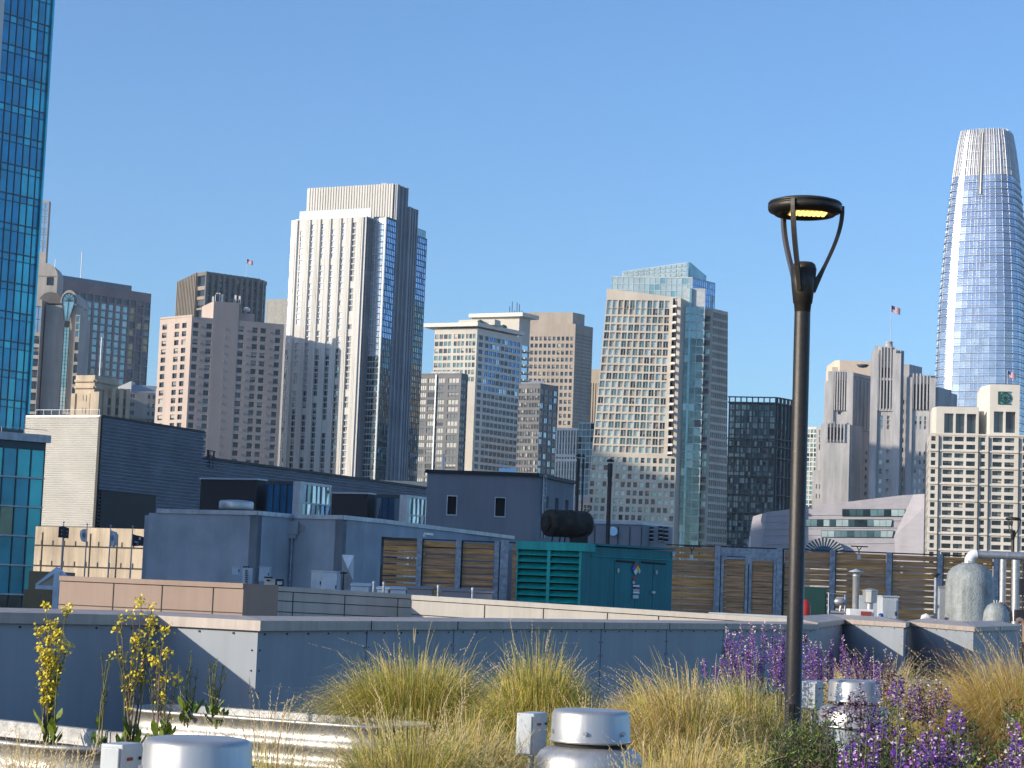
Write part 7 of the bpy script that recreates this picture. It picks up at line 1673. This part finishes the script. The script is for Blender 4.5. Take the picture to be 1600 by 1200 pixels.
def shrub(label, px, ytop, Y, rpx, n, mats, name='shrub', group=None, L=(.02, .045), w=.008, seed=5, blossoms=None, nb=0, zb=0., cat='shrub', fw=.35):
    rnd = random.Random(seed); q = P(px, ytop, Y); Rr = rpx*Y/F; H = (q.z-zb)*1.03; n = int(n*1.35); e = empty(name, (q.x, q.y, zb), label, cat, group); lf = MB(); st = MB(); fo = MB()
    names = list(mats); ws = [mats[k] for k in names]; nt = max(12, n//60)
    tips = []
    for i in range(nt):
        an = rnd.uniform(0, 6.28); t = math.sqrt(rnd.random()); hh = H*math.sqrt(max(.05, 1-.75*t*t))*rnd.uniform(.72, 1.02); p = Vector((q.x+math.cos(an)*Rr*t, q.y+math.sin(an)*Rr*t, zb+hh)); s0 = Vector((q.x+math.cos(an)*Rr*t*.4, q.y+math.sin(an)*Rr*t*.4, zb)); tips.append((s0, p)); st.tube([s0, s0.lerp(p, .5)+Vector((rnd.uniform(-.03, .03), rnd.uniform(-.03, .03), .03)), p], [.005, .004, .0015], 'stem_brown', 4, False)
    for i in range(n):
        s0, p = tips[i % nt]; f_ = 1-rnd.random()**1.6*.8; c = s0.lerp(p, f_)+Vector((rnd.gauss(0, .018), rnd.gauss(0, .018), rnd.gauss(0, .015))); an = rnd.uniform(0, 6.28)
        leafquad(lf, c, Vector((math.cos(an), math.sin(an), rnd.uniform(.1, 1.4))), rnd.uniform(*L), w*rnd.uniform(.6, 1.2), rnd.choices(names, ws)[0], rnd)
    for i in range(nb):
        s0, p = rnd.choice(tips); c = s0.lerp(p, 1-rnd.random()*fw)+Vector((rnd.gauss(0, .03), rnd.gauss(0, .03), rnd.gauss(0, .02)))
        mm = rnd.choices(list(blossoms), [blossoms[k] for k in blossoms])[0]
        for _ in range(4): leafquad(fo, c+Vector((rnd.uniform(-1, 1), rnd.uniform(-1, 1), rnd.uniform(-1, 1)))*.007, Vector((rnd.uniform(-1, 1), rnd.uniform(-1, .3), rnd.uniform(-.3, 1))), .015, .012, mm, rnd)
    st.build('stems', e); lf.build('leaves', e)
    if fo.v: fo.build('blossoms', e)
    return e
shrub('bright green feathery shrub at the foot of the lamp post', 1268, 1096, 12.4, 70, 9000, dict(leaf_green=5, leaf_bright=2.5, leaf_dark=3), L=(.025, .05), w=.006, seed=51)
shrub('dark green feathery shrub at the bottom below the lamp post', 1215, 1148, 10.4, 60, 6500, dict(leaf_green=4, leaf_dark=4, leaf_bright=1), L=(.025, .05), w=.006, seed=52)
shrub('mixed green and brown shrub at the bottom between lamp post and violet sage', 1290, 1150, 9.8, 55, 6500, dict(leaf_green=4, leaf_dark=4, petal_plum=1, leaf_bright=1), L=(.02, .045), w=.007, seed=53)
shrub('reddish brown green shrub under the plum sage', 1385, 1102, 12.4, 85, 7000, dict(leaf_dark=5, petal_plum=2, leaf_green=2, leaf_bright=.5), seed=54)
shrub('dark shrub beneath the golden rust tussock', 1515, 1122, 10.8, 90, 8000, dict(leaf_dark=6, leaf_green=2, grass_rust=1), seed=55)
shrub('cream flowered shrub in the bottom right corner', 1588, 1112, 9.4, 62, 5000, dict(leaf_green=3, leaf_bright=3, leaf_dark=2), seed=56, blossoms=dict(petal_cream=8, petal_peach=1, petal_pale=2), nb=420, fw=.7)
shrub('low cream flowered shrub at the bottom left of the corner one', 1535, 1162, 8.8, 48, 3500, dict(leaf_green=3, leaf_bright=3, leaf_dark=2), seed=57, blossoms=dict(petal_cream=6, petal_peach=1, petal_pale=4), nb=260, fw=.6)
shrub('peach blossomed sprig plant in front of the golden rust tussock', 1583, 1075, 10.6, 26, 500, dict(leaf_green=3, leaf_dark=2), seed=58, blossoms=dict(petal_peach=5, petal_cream=3), nb=26, fw=.3)
shrub('dark low shrub right of the centre tussocks near the lamp base', 1385, 1150, 9.9, 60, 6000, dict(leaf_dark=5, leaf_green=3, petal_plum=1), seed=59)
shrub('dense dark shrub behind the violet sage at the bottom right', 1480, 1120, 10.2, 60, 6500, dict(leaf_dark=6, leaf_green=3), seed=60)

# ================================================================ AIR
hm = bpy.data.materials.new('haze_air'); hm.use_nodes = True; ht = hm.node_tree; ht.nodes.clear()
ho = ht.nodes.new('ShaderNodeOutputMaterial'); hv = ht.nodes.new('ShaderNodeVolumePrincipled'); hv.inputs['Density'].default_value = .00010; hv.inputs['Color'].default_value = (.72, .86, 1, 1); hv.inputs['Anisotropy'].default_value = .2
ht.links.new(hv.outputs[0], ho.inputs['Volume']); M['haze_air'] = hm
m_ = MB(); m_.prism([(-1510, -710), (1510, -710), (1510, 1910), (-1510, 1910)], GZ-1.5, 340, 'haze_air'); m_.build('haze', kind='stuff')
# ================================================================ LIGHT
sd = Vector((-.906, -.423)).normalized(); EL = R(18)
sv = Vector((sd.x*math.cos(EL), sd.y*math.cos(EL), math.sin(EL)))
ld = bpy.data.lights.new('sun', 'SUN'); ld.energy = 3.9; ld.angle = R(.5); ld.color = (1, .89, .73)
lo = bpy.data.objects.new('sun', ld); col.objects.link(lo); lo.rotation_euler = sv.to_track_quat('Z', 'Y').to_euler()
w = bpy.data.worlds.new('World'); sc.world = w; w.use_nodes = True; nt = w.node_tree
bg = nt.nodes['Background']; sk = nt.nodes.new('ShaderNodeTexSky'); sk.sky_type = 'NISHITA'; sk.sun_disc = False
sk.sun_elevation = EL; sk.sun_rotation = math.atan2(sv.x, sv.y); sk.air_density = 1.0; sk.dust_density = .8; sk.ozone_density = 5.9
nt.links.new(sk.outputs[0], bg.inputs[0]); bg.inputs[1].default_value = .15
sc.view_settings.view_transform = 'Standard'; sc.view_settings.look = 'None'; sc.view_settings.gamma = 1; sc.view_settings.exposure = 0.5
